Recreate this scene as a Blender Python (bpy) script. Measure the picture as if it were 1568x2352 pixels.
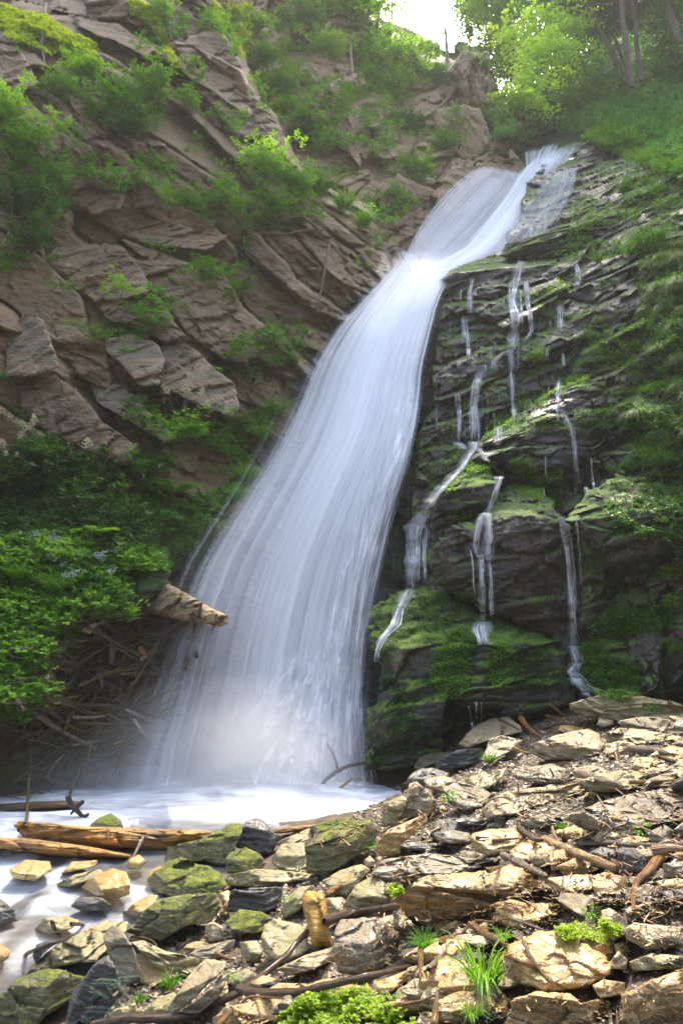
import bpy, math, random
import numpy as np
from mathutils import Vector
R = math.radians
rng = np.random.default_rng(7)
random.seed(7)
for o in list(bpy.data.objects): bpy.data.objects.remove(o)
SC = bpy.context.scene
COL = SC.collection
# ---------------------------------------------------------------- camera, sky, sun, exposure
CAMZ, PITCH, F = 1.30, 12.0, 1618.0          # eye height (m), upward tilt, focal length in 1568x2352 units
cam = bpy.data.cameras.new("camera"); camo = bpy.data.objects.new("camera", cam); COL.objects.link(camo)
camo.location = (0, 0, CAMZ); camo.rotation_euler = (R(90 + PITCH), 0, 0)
cam.sensor_fit = 'VERTICAL'; cam.sensor_height = 24.0; cam.lens = 24.0 * F / 2352.0
cam.clip_start = 0.05; cam.clip_end = 3000
SC.camera = camo
SUN_EL, SUN_AZ = R(60.5), R(16)                # azimuth measured from straight ahead (+Y) towards the right (+X)
w = bpy.data.worlds.new("World"); SC.world = w; w.use_nodes = True
nt = w.node_tree; bg = nt.nodes['Background']; sk = nt.nodes.new('ShaderNodeTexSky')
sk.sky_type = 'NISHITA'; sk.sun_disc = False; sk.sun_elevation = SUN_EL; sk.sun_rotation = SUN_AZ
sk.air_density = 1.0; sk.dust_density = 6.0; sk.ozone_density = 1.0
nt.links.new(sk.outputs[0], bg.inputs[0]); bg.inputs[1].default_value = 0.15
sl = bpy.data.lights.new("sun", 'SUN'); sl.energy = 2.0; sl.angle = R(0.6); sl.color = (1, 0.89, 0.70)
so = bpy.data.objects.new("sun", sl); COL.objects.link(so)
sd = Vector((math.sin(SUN_AZ) * math.cos(SUN_EL), math.cos(SUN_AZ) * math.cos(SUN_EL), math.sin(SUN_EL)))
so.rotation_euler = sd.to_track_quat('Z', 'Y').to_euler(); so.location = (0, 0, 30)
vs = SC.view_settings; vs.view_transform = 'Standard'; vs.look = 'None'; vs.gamma = 1.0; vs.exposure = 2.15; vs.use_curve_mapping = False
cy = SC.cycles
cy.transparent_max_bounces = 40; cy.max_bounces = 7; cy.diffuse_bounces = 4; cy.glossy_bounces = 2
cy.transmission_bounces = 4; cy.volume_bounces = 1; cy.use_denoising = True; cy.sample_clamp_indirect = 6
cy.volume_step_rate = 2.0; cy.volume_max_steps = 128; cy.caustics_reflective = False; cy.caustics_refractive = False
# ---------------------------------------------------------------- rays: a pixel (1568x2352 frame) and a distance give a point
CT, ST = math.cos(R(PITCH)), math.sin(R(PITCH))
def ray(px, py):
    x = (np.asarray(px, float) - 784) / F; y = (1176 - np.asarray(py, float)) / F
    ry = CT - y * ST
    return np.stack([x / ry, np.ones_like(x * y), (ST + y * CT) / ry], -1)
CAM = np.array([0, 0, CAMZ])
def P(px, py, d): return CAM + ray(px, py) * np.asarray(d, float)[..., None]
def proj(p):
    q = np.asarray(p, float) - CAM
    dep = q[..., 1] * CT + q[..., 2] * ST; up = -q[..., 1] * ST + q[..., 2] * CT
    dep = np.where(dep < .05, .05, dep)
    return 784 + F * q[..., 0] / dep, 1176 - F * up / dep
# ---------------------------------------------------------------- noise
def _h(i, j, k, s):
    n = (i.astype(np.int64) * 374761393 + j.astype(np.int64) * 668265263 + k.astype(np.int64) * 2147483647 + s * 974634777) & 0xffffffff
    n = ((n ^ (n >> 13)) * 1274126177) & 0xffffffff
    n = ((n ^ (n >> 16)) * 2246822519) & 0xffffffff
    return ((n ^ (n >> 15)) & 0xffffff) / float(0xffffff)
def vn(p, s=0):
    p = np.asarray(p, float); i = np.floor(p).astype(np.int64); f = p - i; f = f * f * (3 - 2 * f)
    x, y, z = i[..., 0], i[..., 1], i[..., 2]; a, b, c = f[..., 0], f[..., 1], f[..., 2]
    r = 0
    for dx in (0, 1):
        for dy in (0, 1):
            for dz in (0, 1):
                r = r + _h(x + dx, y + dy, z + dz, s) * (a if dx else 1 - a) * (b if dy else 1 - b) * (c if dz else 1 - c)
    return r * 2 - 1
def fbm(p, o=4, s=0, g=.5):
    r, a, t = 0, 1, 0
    for k in range(o): r = r + a * vn(p * 2 ** k, s + k); t += a; a *= g
    return r / t
def facets(p, s=0, tilt=1.0):
    """random tilted flat facets split by cracks: returns (relief, crack 0..1)"""
    i = np.floor(p).astype(np.int64); sh = p.shape[:-1]
    f1 = np.full(sh, 9.); f2 = np.full(sh, 9.); val = np.zeros(sh)
    for dx in (-1, 0, 1):
        for dy in (-1, 0, 1):
            for dz in (-1, 0, 1):
                c = i + np.array([dx, dy, dz])
                x, y, z = c[..., 0], c[..., 1], c[..., 2]
                q = c + .5 + .42 * (2 * np.stack([_h(x, y, z, s), _h(x, y, z, s + 1), _h(x, y, z, s + 2)], -1) - 1)
                e = p - q; d = np.sqrt((e * e).sum(-1))
                t = np.stack([_h(x, y, z, s + 3), _h(x, y, z, s + 4), _h(x, y, z, s + 5)], -1) * 2 - 1
                v = (_h(x, y, z, s + 6) * 2 - 1) * .6 + tilt * (e * t).sum(-1)
                new = d < f1
                f2 = np.where(new, f1, np.minimum(f2, d)); val = np.where(new, v, val); f1 = np.where(new, d, f1)
    return val, np.clip(1 - (f2 - f1) / .09, 0, 1)
# ---------------------------------------------------------------- meshes
def mkmesh(name, v, f, mats=(), uv=None, tone=None, smooth=True):
    v = np.asarray(v, np.float32); f = np.asarray(f, np.int32); me = bpy.data.meshes.new(name); n = f.shape[1]
    me.vertices.add(len(v)); me.vertices.foreach_set('co', v.ravel())
    me.loops.add(f.size); me.loops.foreach_set('vertex_index', f.ravel())
    me.polygons.add(len(f)); me.polygons.foreach_set('loop_start', np.arange(len(f), dtype=np.int32) * n)
    me.polygons.foreach_set('loop_total', np.full(len(f), n, np.int32))
    me.update(calc_edges=True)
    me.polygons.foreach_set('use_smooth', np.full(len(f), smooth, bool))
    if uv is not None:
        l = me.uv_layers.new(name='UVMap'); l.data.foreach_set('uv', np.asarray(uv, np.float32)[f.ravel()].ravel())
    if tone is not None:
        a = me.attributes.new('tone', 'FLOAT', 'POINT'); a.data.foreach_set('value', np.asarray(tone, np.float32))
    for m in mats: me.materials.append(m)
    me.validate(); me.update()
    return me
ZB = np.full((1400, 1000), 1e9)               # what stands nearest along each ray (2 px cells, with a margin), for resting things on it
def splat(v):
    x, y = proj(v); ix = ((x + 200) / 2).astype(int); iy = ((y + 200) / 2).astype(int)
    ok = (ix >= 0) & (iy >= 0) & (ix < 1000) & (iy < 1400) & (v[..., 1] > .3)
    np.minimum.at(ZB, (iy[ok], ix[ok]), v[..., 1][ok])
def splat_grid(v, nr, nc, up=None, mask=None):
    g = v.reshape(nr, nc, 3); x, y = proj(g); s = max(1.0, float(np.percentile(np.hypot(np.diff(x, axis=1), np.diff(y, axis=1)), 90)), float(np.percentile(np.hypot(np.diff(x, axis=0), np.diff(y, axis=0)), 90)))
    k = up or int(min(8, math.ceil(s / 1.6)))
    for a in np.linspace(0, 1, k, endpoint=False):
        for b in np.linspace(0, 1, k, endpoint=False):
            q = (g[:-1, :-1] * (1 - a) + g[1:, :-1] * a) * (1 - b) + (g[:-1, 1:] * (1 - a) + g[1:, 1:] * a) * b
            splat(q.reshape(-1, 3) if mask is None else q[mask[:-1, :-1]])
def zb(px, py, r=2):
    ix = int((px + 200) / 2); iy = int((py + 200) / 2); ix = min(max(ix, r), 999 - r); iy = min(max(iy, r), 1399 - r)
    w_ = ZB[iy - r:iy + r + 1, ix - r:ix + r + 1]; w_ = w_[w_ < 1e8]
    return float(np.median(w_)) if len(w_) else float(gdepth(px, py))
def ob(name, me, parent=None, label=None, cat=None, group=None, kind=None, loc=(0, 0, 0)):
    o = bpy.data.objects.new(name, me); COL.objects.link(o); o.location = loc
    if parent is not None: o.parent = parent
    if label: o['label'] = label
    if cat: o['category'] = cat
    if group: o['group'] = group
    if kind: o['kind'] = kind
    return o
def centred(name, v, f, m, parent=None, label=None, cat=None, group=None, kind=None, uv=None, tone=None, smooth=True):
    """one mesh object whose origin is the bottom centre of its vertices"""
    v = np.asarray(v, float)
    if parent is None:
        c = v.mean(0); c[2] = v[:, 2].min()
        return ob(name, mkmesh(name, v - c, f, [m], uv, tone, smooth), None, label, cat, group, kind, c)
    return ob(name, mkmesh(name, v - np.array(parent.location), f, [m], uv, tone, smooth), parent, label)
def thing(name, label, cat, loc, group=None): return ob(name, None, None, label, cat, group, None, tuple(loc))
def gridfaces(nr, nc, wrap=False):
    i = np.arange(nr - 1)[:, None] * nc; j = np.arange(nc if wrap else nc - 1)[None]; k = (j + 1) % nc
    return np.stack([i + j, i + k, i + nc + k, i + nc + j], -1).reshape(-1, 4)
def tps(pts, vals):
    p = np.array(pts, float) / 1000; v = np.array(vals, float); n = len(p)
    d = np.linalg.norm(p[:, None] - p[None], axis=-1); K = np.where(d > 0, d * d * np.log(d + 1e-12), 0) + np.eye(n) * 1e-4
    A = np.block([[K, np.ones((n, 1)), p], [np.ones((1, n)), np.zeros((1, 3))], [p.T, np.zeros((2, 3))]])
    c = np.linalg.solve(A, np.concatenate([v, [0, 0, 0]]))
    def f(x, y):
        x = np.asarray(x, float) / 1000; y = np.asarray(y, float) / 1000; r = c[n] + c[n + 1] * x + c[n + 2] * y
        for k in range(n):
            q = (x - p[k, 0]) ** 2 + (y - p[k, 1]) ** 2; r = r + c[k] * .5 * q * np.log(q + 1e-12)
        return r
    return f
def sst(a, b, x): t = np.clip((x - a) / (b - a), 0, 1); return t * t * (3 - 2 * t)
def zbv(x, y, Z=None):
    ix = np.clip(((x + 200) / 2).astype(int), 0, 999); iy = np.clip(((y + 200) / 2).astype(int), 0, 1399); return (ZB if Z is None else Z)[iy, ix]
# ---------------------------------------------------------------- materials
class M:
    def __init__(s, name):
        s.m = bpy.data.materials.new(name); s.m.use_nodes = True; s.t = s.m.node_tree; s.t.nodes.clear()
        s.out = s.n('OutputMaterial')
    def n(s, t, **k):
        o = s.t.nodes.new('ShaderNode' + t)
        for a, b in k.items(): setattr(o, a, b)
        return o
    def l(s, a, b): s.t.links.new(a, b)
    def put(s, node, key, val):
        i = node.inputs[key]
        if hasattr(val, 'is_output') or hasattr(val, 'links'): s.l(val, i)
        else: i.default_value = val
    def co(s, kind='Object'): return s.n('TexCoord').outputs[kind]
    def map(s, v, sc=(1, 1, 1), rot=(0, 0, 0), loc=(0, 0, 0)):
        o = s.n('Mapping'); s.l(v, o.inputs[0]); o.inputs['Scale'].default_value = sc; o.inputs['Rotation'].default_value = rot; o.inputs['Location'].default_value = loc
        return o.outputs[0]
    def noise(s, v, sc, det=4, ro=.55, dist=0):
        o = s.n('TexNoise'); s.l(v, o.inputs['Vector']); o.inputs['Scale'].default_value = sc; o.inputs['Detail'].default_value = det
        o.inputs['Roughness'].default_value = ro; o.inputs['Distortion'].default_value = dist
        return o.outputs[0]
    def ramp(s, f, stops, mode='LINEAR'):
        o = s.n('ValToRGB'); s.l(f, o.inputs[0]); e = o.color_ramp.elements; o.color_ramp.interpolation = mode
        while len(e) < len(stops): e.new(.5)
        for k, (p, c) in enumerate(stops):
            e[k].position = p; e[k].color = (c, c, c, 1) if isinstance(c, (int, float)) else (*c, 1)
        return o.outputs[0]
    def mix(s, f, a, b, mode='MIX'):
        o = s.n('Mix', data_type='RGBA', blend_type=mode, clamp_result=False)
        s.put(o, 0, f)
        for k, x in ((6, a), (7, b)):
            if isinstance(x, tuple): o.inputs[k].default_value = (*x, 1)
            else: s.l(x, o.inputs[k])
        return o.outputs[2]
    def math(s, op, a, b=0, clamp=False):
        o = s.n('Math', operation=op, use_clamp=clamp); s.put(o, 0, a); s.put(o, 1, b); return o.outputs[0]
    def bump(s, h, strength, dist, prev=None):
        o = s.n('Bump'); s.l(h, o.inputs['Height']); o.inputs['Strength'].default_value = strength; o.inputs['Distance'].default_value = dist
        if prev is not None: s.l(prev, o.inputs['Normal'])
        return o.outputs[0]
    def pr(s, col, rough=.8, normal=None, spec=.5, coat=0):
        o = s.n('BsdfPrincipled'); s.put(o, 'Base Color', (*col, 1) if isinstance(col, tuple) else col); s.put(o, 'Roughness', rough)
        o.inputs['Specular IOR Level'].default_value = spec; o.inputs['Coat Weight'].default_value = coat; o.inputs['Coat Roughness'].default_value = .15
        if normal is not None: s.l(normal, o.inputs['Normal'])
        return o.outputs[0]
    def surf(s, x): s.l(x, s.out.inputs['Surface']); return s.m
def rockmat(name, dark, mid, light, moss=.0, mossc=((.035, .075, .008), (.10, .17, .015)), rot=(0, 0, 0), sc=1.0, rough=.75, stain=None, upz=.35, bands=1.0, wet=0.0, coat=0, bump=1.0, co='Object', msc=1.6, lz=9):
    """layered rock: streaks along the foliation, mottling, grain, stains; moss where the stone faces up"""
    m = M(name); c = m.co(co) if co != 'World' else m.n('NewGeometry').outputs['Position']
    lay = m.map(c, (1.2 * sc, 1.2 * sc, lz * sc), rot)
    a = m.noise(lay, 1.6, 7, .62, .5); b = m.noise(c, 1.1 * sc, 6, .6); g = m.noise(c, 26 * sc, 4, .7)
    f = m.math('ADD', m.math('MULTIPLY', a, .55 * bands), m.math('ADD', m.math('MULTIPLY', b, .6), m.math('MULTIPLY', g, .35)))
    col = m.ramp(m.math('MULTIPLY', f, 1 / (.95 + .55 * bands)), [(.39, dark), (.47, mid), (.53, mid), (.61, light)])
    if stain:
        sf = m.ramp(m.noise(lay, .9, 5, .6, .8), [(.46, 0.), (.62, 1.)]); col = m.mix(m.math('MULTIPLY', sf, stain[1]), col, stain[0])
    rg = rough
    sp = m.ramp(m.noise(c, 60 * sc, 3, .6), [(.35, .62), (.6, 1.2)]); col = m.mix(1.0, col, sp, 'MULTIPLY')
    if moss > 0:
        nz = m.n('SeparateXYZ'); m.l(m.n('NewGeometry').outputs['Normal'], nz.inputs[0])
        k = m.math('ADD', m.math('MULTIPLY', m.math('SUBTRACT', nz.outputs[2], upz), 1.3), m.math('MULTIPLY', m.math('SUBTRACT', m.noise(c, msc * sc, 6, .6), .5), 3.4))
        k = m.ramp(m.math('ADD', k, moss), [(.42, 0.), (.62, 1.)])
        mc = m.mix(m.ramp(m.noise(c, 7 * sc, 5, .65), [(.35, 0.), (.65, 1.)]), mossc[0], mossc[1])
        mc = m.mix(1.0, mc, m.ramp(m.noise(c, 90, 2, .5), [(.3, .55), (.7, 1.35)]), 'MULTIPLY')
        col = m.mix(k, col, mc)
        rr = m.n('Mix', data_type='FLOAT'); m.l(k, rr.inputs[0]); rr.inputs[2].default_value = rough; rr.inputs[3].default_value = .95; rg = rr.outputs[0]
    n1 = m.bump(m.noise(lay, 2.6, 8, .65, .4), .9 * bump, .06 / sc)
    n2 = m.bump(m.noise(c, 17 * sc, 6, .7), .7 * bump, .018 / sc, n1)
    return m.surf(m.pr(col, rg, n2, .5 if not wet else .5 + wet, coat))
def leafmat(name, a, b, trans=.45, tc=None, rough=.5):
    """two-sided leaf that lets light through; 'tone' is each leaf's own shade of green"""
    m = M(name); at = m.n('Attribute', attribute_name='tone'); inf = m.n('ObjectInfo')
    t = m.math('ADD', at.outputs['Fac'], m.math('MULTIPLY', m.math('SUBTRACT', inf.outputs['Random'], .5), .3), True)
    c = m.mix(t, a, b)
    d = m.pr(c, rough, None, .35); tr = m.n('BsdfTranslucent')
    tcx = m.mix(.55, c, tc or (b[0] * 2.2, b[1] * 1.9, b[2] * .7)); m.l(tcx, tr.inputs[0])
    x = m.n('MixShader'); x.inputs[0].default_value = trans; m.l(d, x.inputs[1]); m.l(tr.outputs[0], x.inputs[2])
    return m.surf(x.outputs[0])
def woodmat(name, dark, light, orange=None, sc=1.0, rough=.75, coat=0):
    m = M(name); u = m.map(m.co('UV'), (2.2 * sc, 16 * sc, 1)); c = m.co('Object')
    a = m.noise(u, 2.2, 8, .65, .6); col = m.ramp(a, [(.36, dark), (.62, light)])
    if orange: col = m.mix(m.ramp(m.noise(c, 3.5, 4, .6), [(.42, 0.), (.6, .85)]), col, orange)
    col = m.mix(1.0, col, m.ramp(m.noise(c, 45, 3, .6), [(.3, .6), (.6, 1.15)]), 'MULTIPLY')
    n = m.bump(a, 1.0, .03); n = m.bump(m.noise(c, 40, 4, .6), .5, .008, n)
    return m.surf(m.pr(col, rough, n, .4, coat))
def watermat(name, col, lo, hi, us, vs_, gain=1.0, base=0.0, det=5, warp=0.0, grow=0.0, rough=.45, tr=.35):
    """silky water: white threads drawn out along the flow (UV.y), clear between them; 'tone' holds how much water runs there"""
    m = M(name); uv = m.co('UV'); at = m.n('Attribute', attribute_name='tone').outputs['Fac']
    a = m.noise(m.map(uv, (us, vs_, 1)), 1.0, det, .6, warp); b = m.noise(m.map(uv, (us * .22, vs_ * .6, 1), (0, 0, 0), (7, 3, 0)), 1.0, 3, .5)
    s = m.math('ADD', m.math('MULTIPLY', a, .62), m.math('MULTIPLY', b, .38))
    al = m.math('ADD', m.math('MULTIPLY', m.ramp(s, [(lo, 0.), (hi, 1.)]), gain), base)
    al = m.math('MULTIPLY', al, at, True)
    d = m.n('BsdfDiffuse'); d.inputs[0].default_value = (*col, 1); t = m.n('BsdfTranslucent'); t.inputs[0].default_value = (*col, 1)
    x = m.n('MixShader'); x.inputs[0].default_value = tr; m.l(d.outputs[0], x.inputs[1]); m.l(t.outputs[0], x.inputs[2])
    tp = m.n('BsdfTransparent'); y = m.n('MixShader'); m.l(al, y.inputs[0]); m.l(tp.outputs[0], y.inputs[1]); m.l(x.outputs[0], y.inputs[2])
    return m.surf(y.outputs[0])
DIP = (0, R(38), 0)
m_left = rockmat('brown_grey_cliff', (.036, .024, .012), (.160, .110, .055), (.34, .255, .15), .02, rot=DIP, sc=.8, stain=((.25, .15, .075), .5), upz=.62)
m_slab = rockmat('smooth_slab', (.05, .034, .017), (.160, .112, .058), (.30, .23, .135), -.35, rot=DIP, sc=.7, bands=.6, upz=.7, bump=.8)
m_pale = rockmat('pale_olive_slab', (.06, .05, .03), (.18, .15, .095), (.34, .29, .20), -.15, rot=DIP, sc=.8, stain=((.33, .20, .11), .4), upz=.6)
m_back = rockmat('tan_cliff', (.055, .038, .019), (.215, .155, .082), (.41, .31, .18), -.1, rot=(0, R(-60), 0), sc=.55, stain=((.32, .18, .09), .5), upz=.5)
m_wet = rockmat('dark_wet_rock', (.0035, .003, .002), (.018, .014, .008), (.11, .088, .052), .14, ((.025, .06, .006), (.09, .16, .012)), rot=(0, R(-12), 0), sc=.9, rough=.36, upz=.28, wet=.3, lz=3.5, bands=.6, stain=((.09, .05, .03), .4))
m_mossy = rockmat('mossy_rock', (.008, .008, .006), (.028, .026, .018), (.12, .10, .075), .16, ((.03, .06, .005), (.11, .20, .012)), rot=(0, R(-10), 0), sc=1.1, rough=.5, upz=.15, lz=3.5, bands=.6)
m_gully = rockmat('gully_rock', (.012, .014, .015), (.035, .038, .037), (.09, .09, .08), .0, rot=DIP, sc=.8, rough=.35, upz=.5, wet=.3)
m_soil = rockmat('earth_and_gravel', (.018, .012, .007), (.06, .038, .02), (.15, .105, .06), -.05, ((.05, .08, .01), (.16, .2, .02)), sc=4, bands=.2, upz=.6)
m_bank = rockmat('mossy_bank', (.012, .012, .008), (.035, .035, .02), (.08, .07, .045), .5, ((.012, .04, .006), (.035, .085, .010)), sc=1.4, upz=0)
m_forest = rockmat('forest_floor', (.01, .018, .006), (.02, .035, .01), (.05, .05, .03), .4, ((.01, .04, .008), (.03, .08, .012)), sc=.5, upz=0)
# ---------------------------------------------------------------- the ground: a sheet of heights, bed of the pool and the heap of scree
def _gz(t):                                     # (px, py, height) -> (x, y, z)
    px, py, z = t; r = ray(px, py); d = (z - CAMZ) / r[2]; return (r[0] * d, d, z)
GP = [_gz(t) for t in [(900, 1862, .03), (700, 1885, -.02), (450, 1960, -.10), (100, 1960, -.16), (0, 2060, -.22), (0, 2300, -.22), (200, 2150, -.18), (-300, 2300, -.3),
      (950, 1780, .12), (1060, 1690, .50), (1300, 1625, .82), (1568, 1602, .92), (1568, 1800, .80), (1568, 2352, .66), (784, 2352, .40), (300, 2352, .05),
      (0, 2400, -.12), (1100, 2000, .45), (784, 2000, .14), (1300, 1900, .60), (1000, 1800, .34), (600, 1960, -.02), (600, 2150, .05), (1100, 2200, .53), (900, 2120, .32), (300, 2200, -.08)]]
GP += [(-2.5, 8, -.25), (0, 8.2, -.1), (-6, 8, -.1), (-6, 3, -.4), (4, 9, 1.2), (8, 8, 1.8), (8, 3, 1.3), (0, -2, .3), (6, -2, .9), (-6, -3, -.3), (-1, 10, .1), (3, 13, 2), (-6, 13, 1), (1, 0, .42)]
_gf = tps([(x * 1000, y * 1000) for x, y, z in GP], [z for x, y, z in GP])
def gz(x, y, rough=True):
    x = np.asarray(x, float); y = np.asarray(y, float); z = _gf(x * 1000, y * 1000)
    if rough:
        p = np.stack([x, y, 0 * x], -1); z = z + .05 * fbm(p * 2.2, 3, 5) + .02 * fbm(p * 9, 3, 9)
    return z
def gdepth(px, py):                             # where the ray through a pixel meets the ground
    r = ray(px, py); d = np.linspace(1.0, 11, 260); z = CAMZ + r[2] * d; g = gz(r[0] * d, d, False)
    k = np.argmax(z < g); return float(d[k]) if (z < g).any() else 11.0
_x = np.concatenate([np.linspace(-60, -6.5, 12), np.linspace(-6.4, 6.4, 420), np.linspace(6.5, 60, 12)])
_y = np.concatenate([np.linspace(-60, -2, 10), np.linspace(-1.9, 11, 420), np.linspace(11.2, 40, 6)])
gx, gy = np.meshgrid(_x, _y); cz = gz(np.clip(gx, -8, 8), np.clip(gy, -4, 14))
_p = np.stack([gx, gy, 0 * gx], -1)
fc, crk = facets(_p * np.array([4.5, 6, 1]), 31, .8); f2_, c2_ = facets(_p * np.array([13, 17, 1]), 77, .8)
stone = np.clip(fc, -.3, 1) * .014 + f2_ * .006 - c2_ * .004 - crk * .006
v = np.stack([gx, gy, cz + stone], -1).reshape(-1, 3)
ob('ground', mkmesh('ground', v, gridfaces(*gx.shape), [m_soil]), label='gravelly earth bed under the heap of loose rocks', kind='structure')
splat_grid(v, *gx.shape, up=4, mask=(np.abs(gx) < 7) & (gy > .8) & (gy < 10.9))
# ---------------------------------------------------------------- rock faces: sheets of distance over the frame, broken up by real relief
def rotp(p, deg):
    c, s = math.cos(R(deg)), math.sin(R(deg)); return np.stack([p[..., 0] * c + p[..., 2] * s, p[..., 1], -p[..., 0] * s + p[..., 2] * c], -1)
def surface(name, x0, x1, y0, y1, step, ctrl, relief, mat, edge=None, label=None, mat2=None):
    """ctrl: (px, py, distance); edge(X, Y) > 0 outside the rock: there the sheet turns back into the hillside"""
    f = tps([(a, b) for a, b, c in ctrl], [c for a, b, c in ctrl])
    X, Y = np.meshgrid(np.arange(x0, x1 + step, step), np.arange(y0, y1 + step, step)); D = f(X, Y)
    D0 = D.copy(); p = P(X, Y, D); D = D + relief(p, X, Y, D)
    keep = np.ones(X.shape, bool)
    if edge is not None:
        e = edge(X + 9 * vn(p * 1.3, 3) * 1.5, Y + 14 * vn(p * 1.7, 4)); D = D + 1.4 * np.clip((e + 60) / 60, 0, 1) ** 3 + np.where(e > 0, 4.0, 0); keep = e < 22
    v = P(X, Y, D).reshape(-1, 3); fa = gridfaces(*X.shape); kf = keep.ravel()[fa].any(1); fa = fa[kf]
    me = mkmesh(name, v, fa, [mat] + ([mat2[0]] if mat2 else []))
    if mat2: me.polygons.foreach_set('material_index', mat2[1](X + 26 * vn(p * 2.2, 7), Y).ravel()[fa[:, 0]].astype(np.int32))
    o = ob(name, me, label=label, kind='structure'); splat_grid(v, *X.shape, mask=(keep if edge is None else e < 0))
    return o, f
def poly_edge(pts):
    """signed distance (px) beyond a boundary polyline; outside lies above/right of it (x grows along pts)"""
    pts = np.array(pts, float)
    def f(X, Y):
        yy = np.interp(X, pts[:, 0], pts[:, 1]); return yy - Y
    return f
def r_left(p, X, Y, D):
    q = rotp(p, -40) * np.array([.42, .5, 1.25]); q = q + .35 * fbm(p * .8, 3, 11)[..., None]
    a, c1 = facets(q, 1, 1.1); q2 = rotp(p, -32) * np.array([1.3, 1.5, 3.2]) + .3 * fbm(p * 2, 2, 17)[..., None]; b, c2 = facets(q2, 21, 1.1)
    c, c3 = facets(rotp(p, -45) * np.array([4.2, 5, 8]), 41, 1.1)
    rough = sst(-.15, .35, fbm(p * .55, 2, 55))
    return (-.42 * a + .16 * c1) + (-.15 * b + .05 * c2) * (.22 + .8 * rough) + (-.045 * c + .02 * c3) * (.3 + rough) + .03 * fbm(p * 6, 3, 2) + .5 * fbm(p * .3, 2, 71)
o_left, f_left = surface('left_cliff', -420, 1080, -420, 1900, 3.6, [
    (-420, -400, 11), (-420, 600, 6.8), (-420, 1200, 6), (-420, 1880, 5.6), (0, -400, 18), (0, 0, 12.7), (80, 90, 11.4), (0, 600, 9.5), (0, 1100, 8.5), (0, 1500, 7.9), (0, 1880, 7.6),
    (300, -400, 18), (300, 0, 13.4), (330, 100, 12.4), (300, 400, 11.2), (300, 800, 10), (300, 1200, 9.4), (300, 1500, 9.0), (300, 1880, 8.8),
    (600, 0, 15), (600, 400, 12.6), (600, 800, 11.2), (600, 1100, 10.4), (600, 1500, 9.9), (600, 1880, 9.6), (750, 560, 12.6), (820, 800, 11.9), (850, 1200, 10.9), (850, 1880, 10.1),
    (920, 600, 13.2), (1000, 700, 12.9), (1050, 1200, 11.1), (1050, 1880, 10)], r_left, m_left,
    edge=lambda X, Y: np.maximum(np.interp(X, [-420, 270, 320, 440, 480, 560, 650, 700, 850, 900, 1100], [-50, -50, -900, -900, -60, 130, 320, 395, 470, 590, 600]) - Y, -900), label='tall brown grey cliff left of the waterfall, seamed and tufted with shrubs',  # unseen cliff top cut low at far left to let sun onto the ledge
    mat2=(m_gully, lambda X, Y: X > np.interp(Y, [480, 600, 700, 830, 1000, 1200, 1400, 1600, 1900], [905, 880, 800, 705, 640, 540, 440, 380, 300])))
def r_back(p, X, Y, D):
    a, c1 = facets(rotp(p, 62) * np.array([.3, .35, .75]) + .3 * fbm(p * .5, 3, 3)[..., None], 5, 1.2); b, c2 = facets(rotp(p, 50) * np.array([.9, 1, 2.2]), 6, 1.2)
    c, c3 = facets(rotp(p, 40) * np.array([3, 3, 5]), 8, 1.1)
    return -.6 * a + .2 * c1 - .20 * b + .06 * c2 - .07 * c + .04 * fbm(p * 4, 3, 2)
o_back, f_back = surface('back_cliff', 380, 1260, -420, 900, 3.6, [
    (380, -400, 20), (380, 200, 17), (380, 800, 13.5), (650, -400, 22), (650, 0, 18.5), (650, 300, 15.6), (700, 600, 13.6), (800, 100, 18.6), (800, 300, 16.6), (800, 500, 14.9), (900, 300, 17), (900, 600, 14.2),
    (900, 100, 20), (1000, 100, 21), (1000, 300, 18), (1000, 480, 15.8), (1130, 130, 20), (1130, 350, 17.3), (1200, 420, 16.5), (1150, 200, 19), (1240, 300, 19), (1240, 800, 14), (1000, 800, 13.3)], r_back, m_back,
    edge=lambda X, Y: np.interp(X, [380, 780, 830, 880, 950, 1000, 1045, 1060, 1115, 1130, 1160, 1185, 1200, 1260], [-900, -900, -30, 78, 98, 122, 140, 125, 128, 200, 270, 335, 380, 420]) - Y, label='tan cliff behind the waterfall, bushes along its crest')
def r_right(p, X, Y, D):
    s = p[..., 2] * 1.0 - p[..., 0] * .04 - .25 * np.maximum(p[..., 0] - 2.6, 0) + .30 * fbm(p * .7, 3, 13) + .08 * vn(p * 3, 8)
    def saw(s, h, amp, ov=.16):
        t = s / h; f = t - np.floor(t); k = _h(np.floor(t).astype(np.int64), np.floor(p[..., 0] * .35 + 3 * vn(p * .4, 1)).astype(np.int64), np.zeros(X.shape, np.int64), 5)
        return amp * (.5 + k) * (np.where(f < 1 - ov, (1 - ov - f) * -.0 + f / (1 - ov) * -.45, -.45 + (f - 1 + ov) / ov * .9) )
    a, c1 = facets(rotp(p, 20) * np.array([.7, .8, 1.3]) + .3 * fbm(p, 2, 3)[..., None], 61, 1.0); b, c2 = facets(rotp(p, 15) * np.array([2.4, 2.5, 4.5]), 62, 1.1); c, c3 = facets(p * np.array([7, 7, 11]), 63, 1.1)
    hi = sst(1150, 950, Y)
    return -.28 * a + .08 * c1 - .10 * b + .04 * c2 - .03 * c + (.10 + .90 * hi) * (saw(s, .62, .34) + saw(s + 7, .21, .045)) + .02 * fbm(p * 9, 3, 2)
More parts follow.
